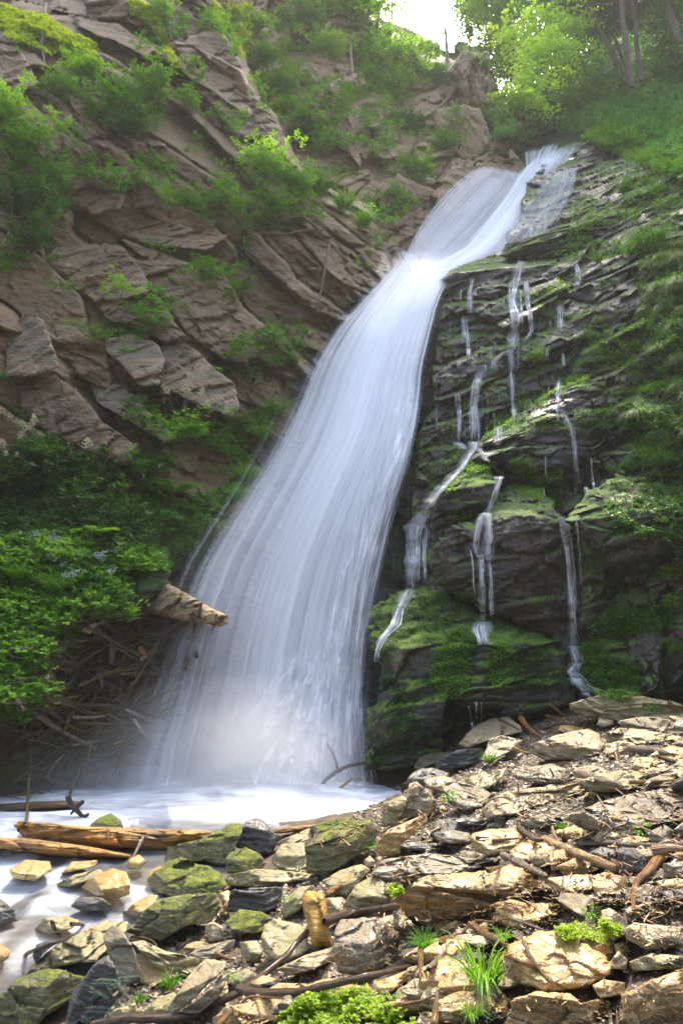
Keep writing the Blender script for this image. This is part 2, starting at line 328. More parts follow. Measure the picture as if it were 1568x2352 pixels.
o_right, f_right = surface('right_rock_face', 790, 2050, 290, 1900, 3.4, [
    (850, 1880, 8.8), (850, 1400, 9.4), (880, 1200, 9.9), (960, 950, 10.8), (1000, 700, 11.6), (1080, 600, 12.0), (1100, 1800, 8.2), (1100, 1500, 8.6), (1100, 1300, 9.1), (1100, 1100, 9.5), (1100, 900, 10.3), (1100, 750, 11),
    (1350, 1880, 7.9), (1350, 1620, 8.0), (1350, 1450, 8.3), (1350, 1200, 8.7), (1350, 1000, 9.1), (1350, 800, 9.8), (1350, 600, 11), (1200, 540, 13), (1200, 450, 14.8), (1200, 380, 16.2), (1300, 400, 15.5), (1300, 330, 17),
    (1568, 1880, 7), (1568, 1600, 7.1), (1568, 1300, 7.5), (1568, 1000, 8.1), (1568, 700, 9.1), (1568, 500, 10.6), (1568, 400, 12), (1440, 400, 13.6), (1450, 340, 16), (1568, 300, 16),
    (2050, 1880, 4.6), (2050, 1300, 5.2), (2050, 800, 6), (2050, 400, 9)], r_right, m_wet,
    edge=lambda X, Y: np.maximum(np.interp(X, [835, 1005, 1015, 1060, 1150, 1190, 1205, 1240, 1330, 1380, 1460, 1500, 2050], [2000, 700, 655, 618, 590, 480, 400, 345, 322, 320, 345, 330, 300]) - Y, (np.interp(Y, [290, 650, 900, 1050, 1200, 1400, 1900], [1070, 975, 920, 870, 840, 825, 815]) - X)), label='dark wet rock face right of the waterfall, stepped and mossy')
def r_forest(p, X, Y, D): return -.6 * fbm(p * .35, 4, 3) - .15 * fbm(p * 2, 3, 8)
o_for, f_for = surface('forest_slope', 1090, 2300, -500, 560, 9, [
    (1090, -500, 60), (1500, -500, 45), (2300, -500, 30), (1090, 100, 40), (1150, 330, 22), (1300, 320, 18.5), (1568, 400, 14.5), (1568, 200, 19), (1568, 0, 25), (1300, 200, 24), (1300, 0, 34), (1200, 230, 28), (1200, 560, 19), (1400, 560, 16.5), (2300, 560, 9), (2300, 0, 16)],
    r_forest, m_forest, edge=lambda X, Y: np.interp(X, [1090, 1125, 1180, 1250, 1330, 1450, 1568, 2300], [330, 300, 262, 225, 160, 60, -60, -300]) - Y, label='wooded slope climbing away to the upper right')
# slabs and boulders -------------------------------------------------------------------------------
def rock(poly, d, faces, mat, name='rock', label=None, cat='rock', group=None, parent=None, kind=None, thick=.5, amp=.03, fsc=5.0, lay=None, seed=0, n=None, rim=.12, edgep=7, zfloor=None, msmooth=True):
    """a solid stone: outline in the frame, standing at distance d (m) with its own thickness; its front is cut by flat faces
    faces: (px, py, offset m, nx, ny, nz) - a plane through that pixel at distance d+offset"""
    pts = np.array(poly, float); per = np.linalg.norm(np.roll(pts, -1, 0) - pts, axis=1); tot = per.sum()
    N = n or int(np.clip(tot / 4.2, 26, 260)); G_ = max(8, int(N / 3.1))
    cu = np.concatenate([[0], np.cumsum(per)]); q = np.concatenate([pts, pts[:1]]); Ns = 360; t = np.linspace(0, tot, Ns, endpoint=False)
    sx = np.interp(t, cu, q[:, 0]); sy = np.interp(t, cu, q[:, 1])
    if zfloor is None:
        for _ in range(3): sx, sy = (sx * 2 + np.roll(sx, 1) + np.roll(sx, -1)) / 4, (sy * 2 + np.roll(sy, 1) + np.roll(sy, -1)) / 4
    jit = 1 + .035 * vn(np.stack([sx * .07, sy * .07, 0 * sx + seed], -1), seed) + .025 * vn(np.stack([sx * .2, sy * .2, 0 * sx + seed], -1), seed + 5)
    cx, cy_ = sx.mean(), sy.mean(); sx = cx + (sx - cx) * jit; sy = cy_ + (sy - cy_) * jit
    gv, gu = np.meshgrid(np.linspace(-1, 1, G_), np.linspace(-1, 1, G_), indexing='ij')           # square grid wrapped onto the outline
    rr = np.maximum(np.abs(gu), np.abs(gv)); th = np.where(np.abs(gu) >= np.abs(gv), np.where(gu == 0, 0, math.pi / 4 * gv / np.where(gu == 0, 1, gu)), math.pi / 2 - math.pi / 4 * gu / np.where(gv == 0, 1, gv))
    th = th + np.where(np.where(np.abs(gu) >= np.abs(gv), gu, gv) < 0, math.pi, 0)
    ti = (th / (2 * math.pi) % 1) * Ns; i0 = np.floor(ti).astype(int) % Ns; w1 = ti - np.floor(ti); i1 = (i0 + 1) % Ns
    bx_ = sx[i0] * (1 - w1) + sx[i1] * w1; by_ = sy[i0] * (1 - w1) + sy[i1] * w1
    rr = rr ** .93; X = cx + rr * (bx_ - cx); Y = cy_ + rr * (by_ - cy_)
    rd = ray(X, Y); T = np.full(X.shape, -1e9)
    for (px, py, off, nx, ny, nz) in faces:
        nn = np.array([nx, ny, nz], float); nn /= np.linalg.norm(nn); p0 = P(px, py, d + off); den = rd @ nn
        T = np.maximum(T, ((p0 - CAM) @ nn) / np.where(den > -.06, -.06, den))
    T = np.clip(T, d - 1.2 * thick, d + 1.5 * thick)
    size = tot / F * d / 3.5
    if zfloor is not None:
        ix = np.clip(((X + 200) / 2).astype(int), 0, 999); iy = np.clip(((Y + 200) / 2).astype(int), 0, 1399); T = np.minimum(T, zfloor[iy, ix] - .04 - .12 * size * np.clip(1 - rr ** 6, 0, 1))
    T = T + rim * size * (1 - np.sqrt(np.clip(1 - rr ** edgep, 0, 1)))
    p = CAM + rd * T[..., None]
    ln = np.array(lay if lay is not None else (.25, -.2, 1), float); ln /= np.linalg.norm(ln)
    s = p @ ln; k = fsc
    fa, ck = facets((p + (s[..., None] * ln) * 1.6) * k * .55, 100 + seed, 1.1); fb, cb = facets((p + (s[..., None] * ln) * 2.2) * k * 1.7, 200 + seed, 1.1)
    step = s * k * 3.2 + .8 * vn(p * k, seed); step = step - np.floor(step)
    T = T - amp * (1.0 * fa - .35 * ck + .38 * fb - .15 * cb + .4 * (step - .5) + .35 * fbm(p * k * 2.5, 3, seed))
    front = CAM + rd * T[..., None]
    per_ = np.zeros((G_, G_), bool); per_[0] = per_[-1] = True; per_[:, 0] = per_[:, -1] = True
    lin = th / (2 * math.pi) % 1; pt = lin[per_]; o_ = np.argsort(pt); Tr = np.interp(lin, pt[o_], T[per_][o_], period=1)
    Tb = Tr * rr + (1 - rr) * T.max() * 1.0 + thick * np.sqrt(np.clip(1 - rr ** 2, 0, 1)); bk = CAM + rd * Tb[..., None]
    idx = np.arange(G_ * G_).reshape(G_, G_); ib = idx + G_ * G_; ib[per_] = idx[per_]; k_ = (~per_).ravel(); mp = np.cumsum(k_) - 1 + G_ * G_; ib2 = np.where(per_, idx, mp.reshape(G_, G_))
    f = gridfaces(G_, G_); v = np.concatenate([front.reshape(-1, 3), bk.reshape(-1, 3)[k_]]); f = np.concatenate([f[:, ::-1], ib2.ravel()[f]])
    splat_grid(front.reshape(-1, 3), G_, G_)
    return centred(name, v, f, mat, parent, label, cat if parent is None else None, group, kind, smooth=msmooth)
def slab(poly, dd, nrm, mat, parent, sf, seed, amp=.11, fsc=1.3, thick=.8, lay=(-.62, 0, .78), name='slab', label=None, rim=.06):
    pts = np.array(poly, float); c = pts.mean(0); d = float(sf(c[0], c[1])) + dd * .5
    return rock(poly, d, [(c[0], c[1], 0, *nrm)], mat, name, label, parent=parent, seed=seed, amp=amp, fsc=fsc, thick=thick, lay=lay, rim=rim, edgep=10)
def half(c): return lambda pts: [(c[0] + x / 2, c[1] + y / 2) for x, y in pts]
C1, C2, C3, C4, C5, C6, C7, C8 = [half((a, b)) for b in (0, 588, 1176, 1764) for a in (0, 784)]
S = [(C3([(330, -40), (520, -50), (640, 20), (705, 150), (870, 370), (1010, 470), (1120, 490), (1180, 470), (1170, 330), (1060, 190), (960, 60), (800, -10)]), -.35, (.35, -.85, .40), m_slab),
     (C3([(180, 0), (335, -60), (560, -50), (620, 20), (720, 170), (800, 300), (870, 390), (760, 400), (640, 330), (500, 300), (400, 170), (330, 150)]), -.45, (.20, -.9, .38), m_slab),
     (C1([(790, 200), (900, 160), (1010, 130), (1100, 270), (1170, 420), (1210, 500), (1300, 600), (1290, 690), (1200, 640), (1080, 640), (1040, 560), (930, 440), (850, 300)]), -.5, (.45, -.85, .3), m_slab),
     (C3([(755, 400), (830, 395), (900, 430), (990, 520), (1080, 590), (1100, 700), (1060, 740), (900, 680), (730, 590), (720, 500)]), -.75, (.25, -.85, .45), m_pale),
     (C3([(490, 380), (600, 360), (720, 400), (760, 470), (730, 590), (640, 600), (560, 500), (490, 440)]), -.7, (.1, -.85, .5), m_pale),
     (C3([(30, 350), (110, 265), (200, 290), (230, 380), (280, 510), (160, 550), (30, 560)]), -.75, (-.1, -.9, .25), m_pale),
     (C1([(-40, 210), (100, 240), (180, 380), (90, 440), (-40, 450)]), -.5, (.2, -.9, .3), m_slab),
     (C3([(90, 590), (250, 540), (380, 640), (470, 760), (640, 880), (580, 960), (400, 900), (180, 790), (100, 700)]), -.5, (.15, -.9, .35), m_slab),
     (C3([(420, 600), (560, 590), (690, 720), (800, 830), (760, 860), (600, 760), (450, 680)]), -.6, (.0, -.85, .5), m_pale),
     (C1([(380, 0), (590, -30), (800, 60), (820, 180), (700, 150), (560, 90), (420, 110)]), -.45, (.3, -.9, .2), m_left),
     (C1([(320, 780), (600, 790), (560, 960), (430, 990), (300, 920)]), -.5, (.1, -.95, .15), m_left),
     (C1([(580, 850), (680, 770), (780, 830), (760, 930), (620, 960)]), -.55, (.25, -.9, .25), m_left),
     (C1([(580, 1080), (680, 980), (800, 1010), (900, 1060), (1050, 1080), (950, 1150), (700, 1130)]), -.5, (.1, -.85, .5), m_left)]
for k, (pl, dd, nn, mt) in enumerate(S): slab(pl, dd, nn, mt, o_left, f_left, 300 + k)
SB = [(C1([(1370, 480), (1450, 400), (1568, 400), (1640, 620), (1660, 780), (1600, 700), (1500, 640), (1400, 560)]), -.6, (.1, -.9, .35), m_back),
      (C2([(430, 500), (560, 480), (640, 500), (690, 640), (640, 720), (560, 740), (470, 660), (420, 590)]), -.9, (-.1, -.95, .2), m_back),
      (C2([(-60, 380), (20, 400), (90, 520), (150, 700), (180, 850), (60, 780), (-20, 600)]), -.5, (.35, -.9, .2), m_back),
      (C2([(700, 620), (770, 630), (770, 740), (700, 750)]), -1.0, (.2, -.95, .1), m_back),
      (C2([(170, 900), (260, 800), (440, 880), (300, 1000), (200, 1040)]), -.4, (.3, -.9, .1), m_back)]
for k, (pl, dd, nn, mt) in enumerate(SB): slab(pl, dd, nn, mt, o_back, f_back, 330 + k, amp=.08, fsc=1.1, lay=(.8, 0, .5))
def hero(poly, dd, top, front, crest, mat, seed, sf, parent, **k):
    """a boulder of the rock face: a top that leans back from the crest, a front below it"""
    pts = np.array(poly, float); cx, cy_ = crest; d = float(sf(cx, cy_)) + dd
    return rock(poly, d, [(cx, cy_, 0, *top), (cx, cy_, 0, *front)] + k.pop('extra', []), mat, 'boulder', k.pop('label', None), parent=parent, seed=seed, lay=k.pop('lay', (-.2, .1, 1)), **k)
H = [ # mossy shoulder beside the fall; the twin boulders the trickle splits over; the great dark boulder; the right boulder; hollow mound below
    (C4([(240, 1176), (330, 1000), (370, 800), (410, 760), (470, 800), (540, 880), (560, 930), (520, 1000), (430, 1080), (380, 1180), (330, 1300), (170, 1330), (190, 1250)]), -.7, (-.25, -.7, .65), (.3, -.95, .1), (440, 1080), m_mossy, 'green mossy shoulder close beside the waterfall'),
    (C4([(430, 1100), (520, 1010), (600, 940), (680, 970), (715, 1040), (700, 1090), (680, 1180), (600, 1190), (500, 1250), (410, 1260)]), -1.0, (-.1, -.65, .75), (.05, -1, -.22), (600, 1060), m_mossy, 'boulder with a green mossy crown between two trickles'),
    (C6([(600, 40), (700, -80), (780, -130), (880, -130), (960, -60), (1010, 30), (1040, 200), (1060, 400), (1060, 620), (900, 560), (700, 480), (560, 400), (420, 330), (400, 180), (500, 60)]), -1.05, (-.05, -.6, .8), (-.1, -1, -.12), (800, 30), m_wet, 'great dark boulder with a smooth wet face'),
    (C6([(1030, 40), (1130, -100), (1280, -170), (1450, -160), (1568, -60), (1600, 120), (1480, 210), (1400, 330), (1300, 330), (1200, 230), (1100, 120)]), -.9, (0, -.6, .8), (.15, -1, -.28), (1300, 20), m_wet, 'broad boulder with grass on its crown, leaning over a dark cleft'),
    (C6([(1100, 130), (1190, 210), (1290, 300), (1350, 420), (1300, 560), (1150, 600), (1080, 560), (1070, 300)]), -.45, (-.5, -.7, .5), (.4, -1, 0), (1180, 330), m_wet, 'sloping brown wet slab under the broad boulder'),
    (C6([(1090, 640), (1180, 560), (1320, 520), (1450, 490), (1620, 560), (1620, 860), (1400, 860), (1200, 850), (1100, 760)]), -.35, (0, -.6, .8), (0, -1, .35), (1300, 640), m_mossy, 'low mossy bank under the right boulder'),
    (C6([(150, 440), (270, 360), (400, 330), (520, 390), (640, 470), (760, 490), (900, 560), (1030, 600), (1060, 720), (1060, 850), (960, 900), (820, 880), (740, 900), (560, 900), (460, 860), (360, 940), (440, 1060), (300, 1160), (150, 1176), (120, 1000), (160, 880), (180, 700), (110, 560)]), -.75, (-.1, -.6, .8), (-.1, -1, .28), (560, 620), m_mossy, 'mossy mound at the foot of the rock face'),
    (C6([(480, 860), (600, 800), (700, 800), (760, 760), (860, 720), (980, 700), (1060, 780), (1080, 870), (900, 950), (760, 960), (700, 900)]), -.95, (0, -.6, .8), (.1, -1, -.2), (760, 800), m_mossy, 'lower mossy ledges above the loose rocks'),
    (C6([(110, 900), (220, 870), (360, 900), (470, 1060), (440, 1140), (300, 1180), (100, 1190)]), -1.0, (-.4, -.6, .7), (.1, -1, .25), (280, 960), m_mossy, 'deep green moss hump in the spray'),
    (C4([(500, 60), (600, 20), (700, -20), (860, -20), (1000, 0), (1000, 130), (860, 160), (700, 150), (560, 180), (450, 180), (460, 110)]), -.45, (-.1, -.6, .8), (-.15, -1, .0), (700, 60), m_wet, 'rounded brow where the seepage starts'),
    (C4([(560, 960), (640, 830), (760, 760), (880, 680), (980, 610), (1100, 560), (1200, 560), (1260, 640), (1280, 760), (1180, 960), (1000, 1060), (900, 1060), (800, 1010), (700, 920)]), -.55, (-.35, -.7, .6), (.15, -1, .15), (960, 720), m_wet, 'slanting dark buttress with a mossy upper edge'),
    (C4([(1360, 640), (1440, 620), (1510, 690), (1568, 760), (1620, 900), (1500, 900), (1380, 780), (1330, 700)]), -.4, (.1, -.6, .8), (.1, -1, .1), (1440, 690), m_wet, 'brown knob of rock among the hanging grass'),
    (C2([(720, 1176), (760, 1120), (900, 1080), (1060, 1040), (1250, 850), (1400, 800), (1568, 780), (1640, 860), (1600, 1000), (1350, 1060), (1300, 1160), (1000, 1230)]), -.5, (-.2, -.65, .75), (0, -1, .2), (1200, 1000), m_mossy, 'grey green mossy brow under the hazy upper slope'),
    (C2([(1060, 740), (1110, 660), (1220, 600), (1340, 640), (1400, 720), (1360, 810), (1200, 830), (1060, 830)]), -.5, (0, -.6, .8), (-.1, -1, .1), (1230, 680), m_wet, 'dark rock beside the lip of the waterfall')]
for k, (pl, dd, tp, fr, cr, mt, lb) in enumerate(H):
    c = (C4, C4, C6, C6, C6, C6, C6, C6, C6, C4, C4, C4, C2, C2)[k]([cr])[0] if k else cr
    hero(pl, dd - (.3 if k in (1, 2, 3, 6, 10) else 0), tp, fr, c, mt, 350 + k, f_right, o_right, amp=.12, fsc=1.9, thick=1.0, rim=.26, edgep=3.4, label=lb)
# ---------------------------------------------------------------- loose rocks of the foreground
LR = (R(8), R(-12), R(10))
fr = {
 'pale': rockmat('pale_schist', (.09, .070, .034), (.26, .210, .115), (.49, .42, .27), -.35, rot=LR, sc=3.2, stain=((.42, .28, .15), .45), upz=.7, rough=.6, coat=.12, msc=1),
 'grey': rockmat('grey_schist', (.045, .038, .020), (.155, .132, .080), (.36, .32, .22), -.3, rot=LR, sc=3.2, stain=((.30, .21, .12), .4), upz=.7, rough=.55, coat=.2, msc=1),
 'tan': rockmat('tan_schist', (.10, .06, .022), (.32, .22, .085), (.58, .45, .22), -.3, rot=LR, sc=3.0, stain=((.45, .22, .07), .6), upz=.7, rough=.5, coat=.25, msc=1),
 'gold': rockmat('wet_golden_rock', (.13, .075, .018), (.38, .25, .075), (.64, .50, .22), -.3, rot=LR, sc=3.0, stain=((.42, .17, .03), .6), upz=.7, rough=.35, coat=.5, msc=1),
 'olive': rockmat('olive_schist', (.07, .06, .025), (.23, .20, .09), (.46, .41, .24), -.2, ((.06, .065, .01), (.18, .18, .03)), rot=LR, sc=3.0, stain=((.25, .16, .05), .4), upz=.6, rough=.5, coat=.15, msc=1),
 'green': rockmat('green_coated_rock', (.05, .045, .02), (.17, .155, .07), (.42, .38, .24), .12, ((.045, .06, .006), (.15, .17, .018)), rot=LR, sc=2.6, upz=.35, rough=.55, coat=.0, msc=1),
 'dark': rockmat('dark_slate', (.014, .013, .011), (.06, .056, .048), (.22, .21, .18), -.1, ((.03, .05, .01), (.09, .14, .02)), rot=LR, sc=3.0, upz=.6, rough=.45, coat=.1, msc=1)}
FR = [ # crop, outline, material, crest (0 top .. 1 foot), sideways tilt, front lean, label
 (C6, [(1040, 880), (1170, 840), (1260, 835), (1400, 850), (1520, 870), (1600, 900), (1600, 960), (1300, 965), (1120, 940), (1050, 910)], 'olive', .35, .0, .2, 'long layered olive slab where the right trickle ends'),
 (C6, [(1260, 960), (1380, 940), (1440, 940), (1510, 960), (1480, 1010), (1380, 1000), (1290, 995)], 'grey', .6, .1, .3, 'low grey slab behind the big white boulder'),
 (C6, [(1500, 1005), (1540, 950), (1600, 950), (1600, 1010)], 'grey', .5, -.3, .3, 'grey stone cut by the right edge below the layered slab'),
 (C6, [(1170, 980), (1180, 945), (1215, 912), (1250, 940), (1255, 975), (1200, 990)], 'pale', .7, .2, .3, 'small upright pale pointed stone above the white boulder'),
 (C6, [(1200, 1020), (1280, 990), (1400, 1000), (1490, 1020), (1480, 1060), (1330, 1070), (1220, 1060)], 'olive', .6, .0, .3, 'flat olive stone right of the white boulder'),
 (C6, [(420, 1150), (530, 1090), (660, 1080), (660, 1130), (560, 1176), (430, 1186)], 'dark', .2, -.2, -.1, 'dark olive block beneath the pale rounded rock'),
 (C6, [(535, 1065), (600, 990), (680, 950), (770, 940), (820, 980), (830, 1010), (740, 1030), (650, 1060), (580, 1085)], 'pale', .75, -.3, .2, 'pale rounded rock above the pool, thin twig lying over it'),
 (C6, [(640, 1140), (680, 1040), (730, 1025), (830, 1050), (800, 1090), (710, 1130), (680, 1160)], 'pale', .8, -.2, .3, 'white angular stone left of the big white boulder'),
 (C6, [(860, 1070), (1000, 1020), (1130, 995), (1180, 1020), (1205, 1070), (1190, 1110), (1080, 1140), (940, 1140), (870, 1110)], 'pale', .55, .05, -.25, 'big white boulder with a dark shaded underside'),
 (C8, [(330, 0), (350, -46), (420, -71), (540, -76), (480, -36), (420, -20), (360, 10)], 'grey', .8, -.3, .4, 'scaly grey stone at the edge of the spray'),
 (C8, [(540, 60), (640, 20), (760, 0), (740, 40), (680, 90), (640, 112), (560, 75)], 'olive', .8, -.3, .3, 'olive slab sloping under the white angular stone'),
 (C8, [(780, 40), (820, 0), (960, -20), (1080, 20), (1070, 50), (940, 75), (860, 65)], 'grey', .7, .1, .3, 'pale grey slab below the big white boulder'),
 (C8, [(460, 90), (540, 60), (640, 90), (690, 120), (640, 180), (560, 200), (500, 170)], 'grey', .8, .2, .3, 'scaly grey stone beside a small green plant'),
 (C8, [(1080, 60), (1200, 20), (1330, 10), (1450, 40), (1400, 90), (1250, 110), (1120, 110)], 'olive', .7, .1, .3, 'brown flat stone under scattered bark, right of the pale slab'),
 (C8, [(1020, 230), (1170, 160), (1300, 125), (1450, 100), (1620, 80), (1620, 260), (1400, 300), (1200, 290), (1080, 275)], 'grey', .85, .12, .3, 'broad flat grey slab reaching the right edge'),
 (C8, [(660, 150), (750, 110), (880, 90), (1000, 85), (1160, 50), (1175, 85), (1080, 130), (900, 170), (800, 215), (700, 220), (670, 190)], 'pale', .75, -.1, .3, 'long white slab tilted towards the pool'),
 (C8, [(185, 270), (190, 160), (280, 125), (300, 140), (290, 190), (250, 265)], 'olive', .3, -.4, .2, 'mossy olive block left of the white pointed rock'),
 (C8, [(235, 260), (290, 140), (312, 75), (345, 65), (400, 100), (440, 160), (475, 225), (360, 215), (290, 230)], 'pale', .1, -.5, .3, 'white pointed rock with slanting layers at the pool corner'),
 (C8, [(820, 245), (920, 210), (1010, 225), (1040, 260), (980, 275), (860, 280)], 'grey', .6, .1, .3, 'small grey wedge above the tan table stone'),
 (C8, [(500, 235), (580, 225), (690, 240), (660, 265), (560, 265)], 'dark', .5, 0, .3, 'thin dark flake among bark chips'),
 (C8, [(1150, 325), (1200, 270), (1300, 250), (1350, 262), (1330, 340), (1180, 345)], 'pale', .7, -.1, .3, 'pale mossy stone left of a leafy seedling'),
 (C8, [(1400, 300), (1480, 260), (1530, 290), (1500, 345), (1420, 340)], 'grey', .6, .1, .3, 'grey stone right of a leafy seedling'),
 (C8, [(590, 320), (600, 300), (680, 280), (790, 278), (860, 350), (850, 380), (790, 385), (680, 405), (610, 380)], 'tan', .7, .0, .2, 'tan table stone with orange chips on top'),
 (C8, [(270, 355), (310, 340), (400, 345), (500, 360), (480, 385), (380, 385), (290, 372)], 'dark', .4, 0, .3, 'dark layered flake leaning on the orange brown slab'),
 (C8, [(420, 300), (520, 285), (590, 300), (590, 345), (500, 350), (430, 330)], 'grey', .6, .1, .3, 'grey blue stone behind the dark layered flake'),
 (C8, [(155, 370), (165, 335), (210, 285), (300, 245), (390, 207), (397, 240), (350, 290), (272, 350), (270, 400), (180, 410)], 'gold', .45, -.15, -.15, 'orange brown slab standing on edge beside the big mossy rock'),
 (C8, [(1130, 390), (1190, 360), (1250, 375), (1245, 440), (1180, 455)], 'dark', .5, -.3, .2, 'dark grey block above the driftwood plank'),
 (C8, [(1255, 370), (1340, 365), (1420, 430), (1385, 490), (1290, 480)], 'dark', .3, .4, .2, 'blue grey rock with thin white veins'),
 (C8, [(1470, 440), (1620, 420), (1620, 505), (1480, 508)], 'grey', .6, 0, .3, 'grey stone at the right edge under the long splinter'),
 (C8, [(1440, 520), (1540, 505), (1620, 520), (1620, 560), (1480, 560)], 'tan', .6, 0, .3, 'thin tan stone at the right edge below the grey one'),
 (C8, [(930, 510), (1050, 490), (1150, 490), (1162, 550), (1080, 612), (1000, 602)], 'tan', .6, -.1, .2, 'brown rock between the orange ledge and the speckled slab'),
 (C8, [(1130, 500), (1210, 478), (1300, 500), (1342, 540), (1310, 592), (1180, 597), (1150, 560)], 'tan', .6, .1, .2, 'speckled wet slab right of the brown rock'),
 (C8, [(1120, 630), (1180, 603), (1310, 598), (1400, 615), (1320, 640), (1200, 650)], 'tan', .5, .0, .3, 'long low stone left of the bent stick'),
 (C8, [(140, 490), (190, 420), (400, 390), (600, 415), (740, 430), (740, 455), (560, 480), (420, 500), (350, 522), (200, 525)], 'grey', .7, .05, .25, 'ridged grey brown slab behind the orange ledge'),
 (C8, [(0, 640), (60, 540), (150, 490), (220, 540), (275, 600), (260, 640), (150, 650), (20, 690)], 'olive', .5, -.3, .25, 'lichen spotted slope stone left of the orange ledge'),
 (C8, [(225, 600), (270, 565), (400, 490), (600, 478), (760, 450), (835, 460), (900, 520), (980, 570), (1045, 635), (960, 640), (760, 620), (740, 680), (600, 700), (420, 695), (300, 675)], 'tan', .42, .05, -.3, 'great orange ledge stone with a dark undercut front'),
 (C8, [(695, 690), (720, 620), (770, 600), (850, 620), (1000, 620), (1080, 650), (1112, 700), (1050, 745), (900, 745), (760, 735)], 'gold', .7, .1, .2, 'wet golden slab glistening in the sun'),
 (C8, [(150, 700), (240, 670), (360, 690), (440, 740), (420, 780), (300, 770), (230, 740)], 'olive', .5, .1, .2, 'olive shelf behind the blue grey boulder'),
 (C8, [(450, 735), (520, 700), (580, 720), (575, 770), (480, 788)], 'tan', .5, -.1, .2, 'reddish brown cobble left of the tall grass'),
 (C8, [(-35, 760), (-10, 700), (60, 690), (160, 690), (235, 740), (268, 800), (262, 870), (180, 930), (60, 955), (-10, 940), (-40, 850)], 'grey', .45, -.1, .1, 'blue grey boulder with a pale crumbling top'),
 (C8, [(740, 880), (770, 810), (900, 750), (1050, 740), (1100, 800), (1190, 850), (1235, 900), (1240, 950), (1160, 985), (1100, 1012), (940, 1030), (760, 965)], 'gold', .85, -.15, .25, 'large sunlit slab sloping down behind the grass tuft'),
 (C8, [(1190, 655), (1230, 640), (1312, 700), (1300, 770), (1245, 800), (1200, 725)], 'pale', .3, -.4, .3, 'upright pinkish tan stone beside a seedling'),
 (C8, [(1290, 745), (1340, 710), (1500, 725), (1620, 735), (1620, 815), (1400, 835), (1310, 790)], 'pale', .6, .0, .2, 'long pale block at the right edge in full sun'),
 (C8, [(1230, 890), (1270, 840), (1312, 880), (1312, 930), (1240, 922)], 'pale', .4, .2, .3, 'small pale upright stone between two bigger slabs'),
 (C8, [(1160, 820), (1200, 800), (1250, 815), (1250, 860), (1180, 865)], 'tan', .5, -.1, .3, 'reddish cobble, left one of a touching pair'),
 (C8, [(1250, 810), (1290, 795), (1350, 840), (1310, 870), (1262, 862)], 'tan', .5, .2, .3, 'reddish cobble, right one of a touching pair'),
 (C8, [(1320, 890), (1420, 850), (1620, 870), (1620, 930), (1480, 925), (1340, 935)], 'olive', .5, .0, .3, 'flat brown stone above the corner boulder'),
 (C8, [(1150, 1000), (1200, 970), (1300, 985), (1300, 1040), (1190, 1060)], 'tan', .5, .0, .3, 'small brown stone left of the corner boulder'),
 (C8, [(1260, 1230), (1290, 1040), (1400, 980), (1500, 945), (1640, 920), (1640, 1230)], 'tan', .35, -.15, -.1, 'sunlit boulder filling the bottom right corner'),
 (C8, [(760, 1220), (770, 1070), (900, 1025), (1050, 1035), (1100, 1080), (1180, 1060), (1285, 1090), (1265, 1230)], 'tan', .3, .1, -.1, 'ribbed sunlit rock at the bottom edge, left of the corner boulder'),
 (C8, [(295, 1045), (330, 980), (400, 985), (422, 1040), (350, 1062)], 'gold', .5, .1, .3, 'small golden stone near the mossy ground'),
 (C8, [(150, 985), (300, 930), (322, 960), (230, 1032), (170, 1042)], 'gold', .7, -.2, .3, 'golden wedge under the end of the long branch'),
 (C8, [(-60, 1010), (0, 1000), (120, 995), (156, 1040), (100, 1065), (-40, 1070)], 'gold', .6, .0, .3, 'golden flat stone under the long branch'),
 (C8, [(480, 850), (540, 820), (562, 900), (545, 955), (500, 930)], 'gold', .3, -.4, .2, 'brown stone with a shaded side left of the tall grass'),
 (C8, [(100, 425), (130, 400), (157, 430), (140, 457), (110, 462)], 'pale', .5, -.1, .3, 'small whitish stone under the orange brown slab'),
 (C7, [(410, 270), (420, 252), (460, 225), (510, 208), (552, 235), (570, 272), (520, 290), (450, 290)], 'green', .6, -.1, .2, 'speckled mossy stone behind the orange log'),
 (C7, [(1270, 350), (1290, 330), (1400, 285), (1430, 272), (1440, 320), (1380, 345), (1300, 370)], 'olive', .7, -.1, .2, 'pale olive slab by the orange splintered wood'),
 (C7, [(1090, 300), (1130, 250), (1180, 230), (1217, 250), (1247, 292), (1302, 312), (1272, 352), (1250, 392), (1190, 398), (1130, 382), (1080, 365)], 'dark', .3, .1, .2, 'jagged black slate rock at the pool edge'),
 (C7, [(763, 435), (765, 365), (905, 330), (1010, 290), (1050, 256), (1107, 255), (1112, 290), (1080, 380), (1045, 440), (1000, 447), (940, 425), (860, 435)], 'green', .4, -.15, -.05, 'long block with a green top and dark front over the log end'),
 (C7, [(1033, 430), (1060, 385), (1130, 363), (1192, 393), (1227, 440), (1192, 467), (1120, 483), (1045, 487)], 'green', .5, -.1, .2, 'rounded mossy rock below the black slate'),
 (C7, [(1245, 420), (1290, 350), (1400, 340), (1410, 460), (1320, 472), (1260, 452)], 'olive', .5, -.2, .2, 'olive rock between the rounded mossy rock and the big mossy one'),
 (C7, [(1400, 360), (1480, 300), (1568, 250), (1640, 238), (1700, 245), (1750, 285), (1722, 330), (1718, 365), (1640, 400), (1568, 455), (1490, 495), (1410, 480)], 'green', .4, -.2, .0, 'big mossy rock with white layered veins right of centre'),
 (C7, [(1420, 270), (1500, 245), (1600, 225), (1640, 240), (1540, 285), (1440, 305)], 'green', .7, -.1, .3, 'thin mossy slab behind the big mossy rock'),
 (C7, [(1480, 520), (1560, 470), (1660, 440), (1700, 470), (1650, 530), (1590, 590), (1510, 570)], 'olive', .6, -.2, .2, 'olive stone with bark beside the big mossy rock'),
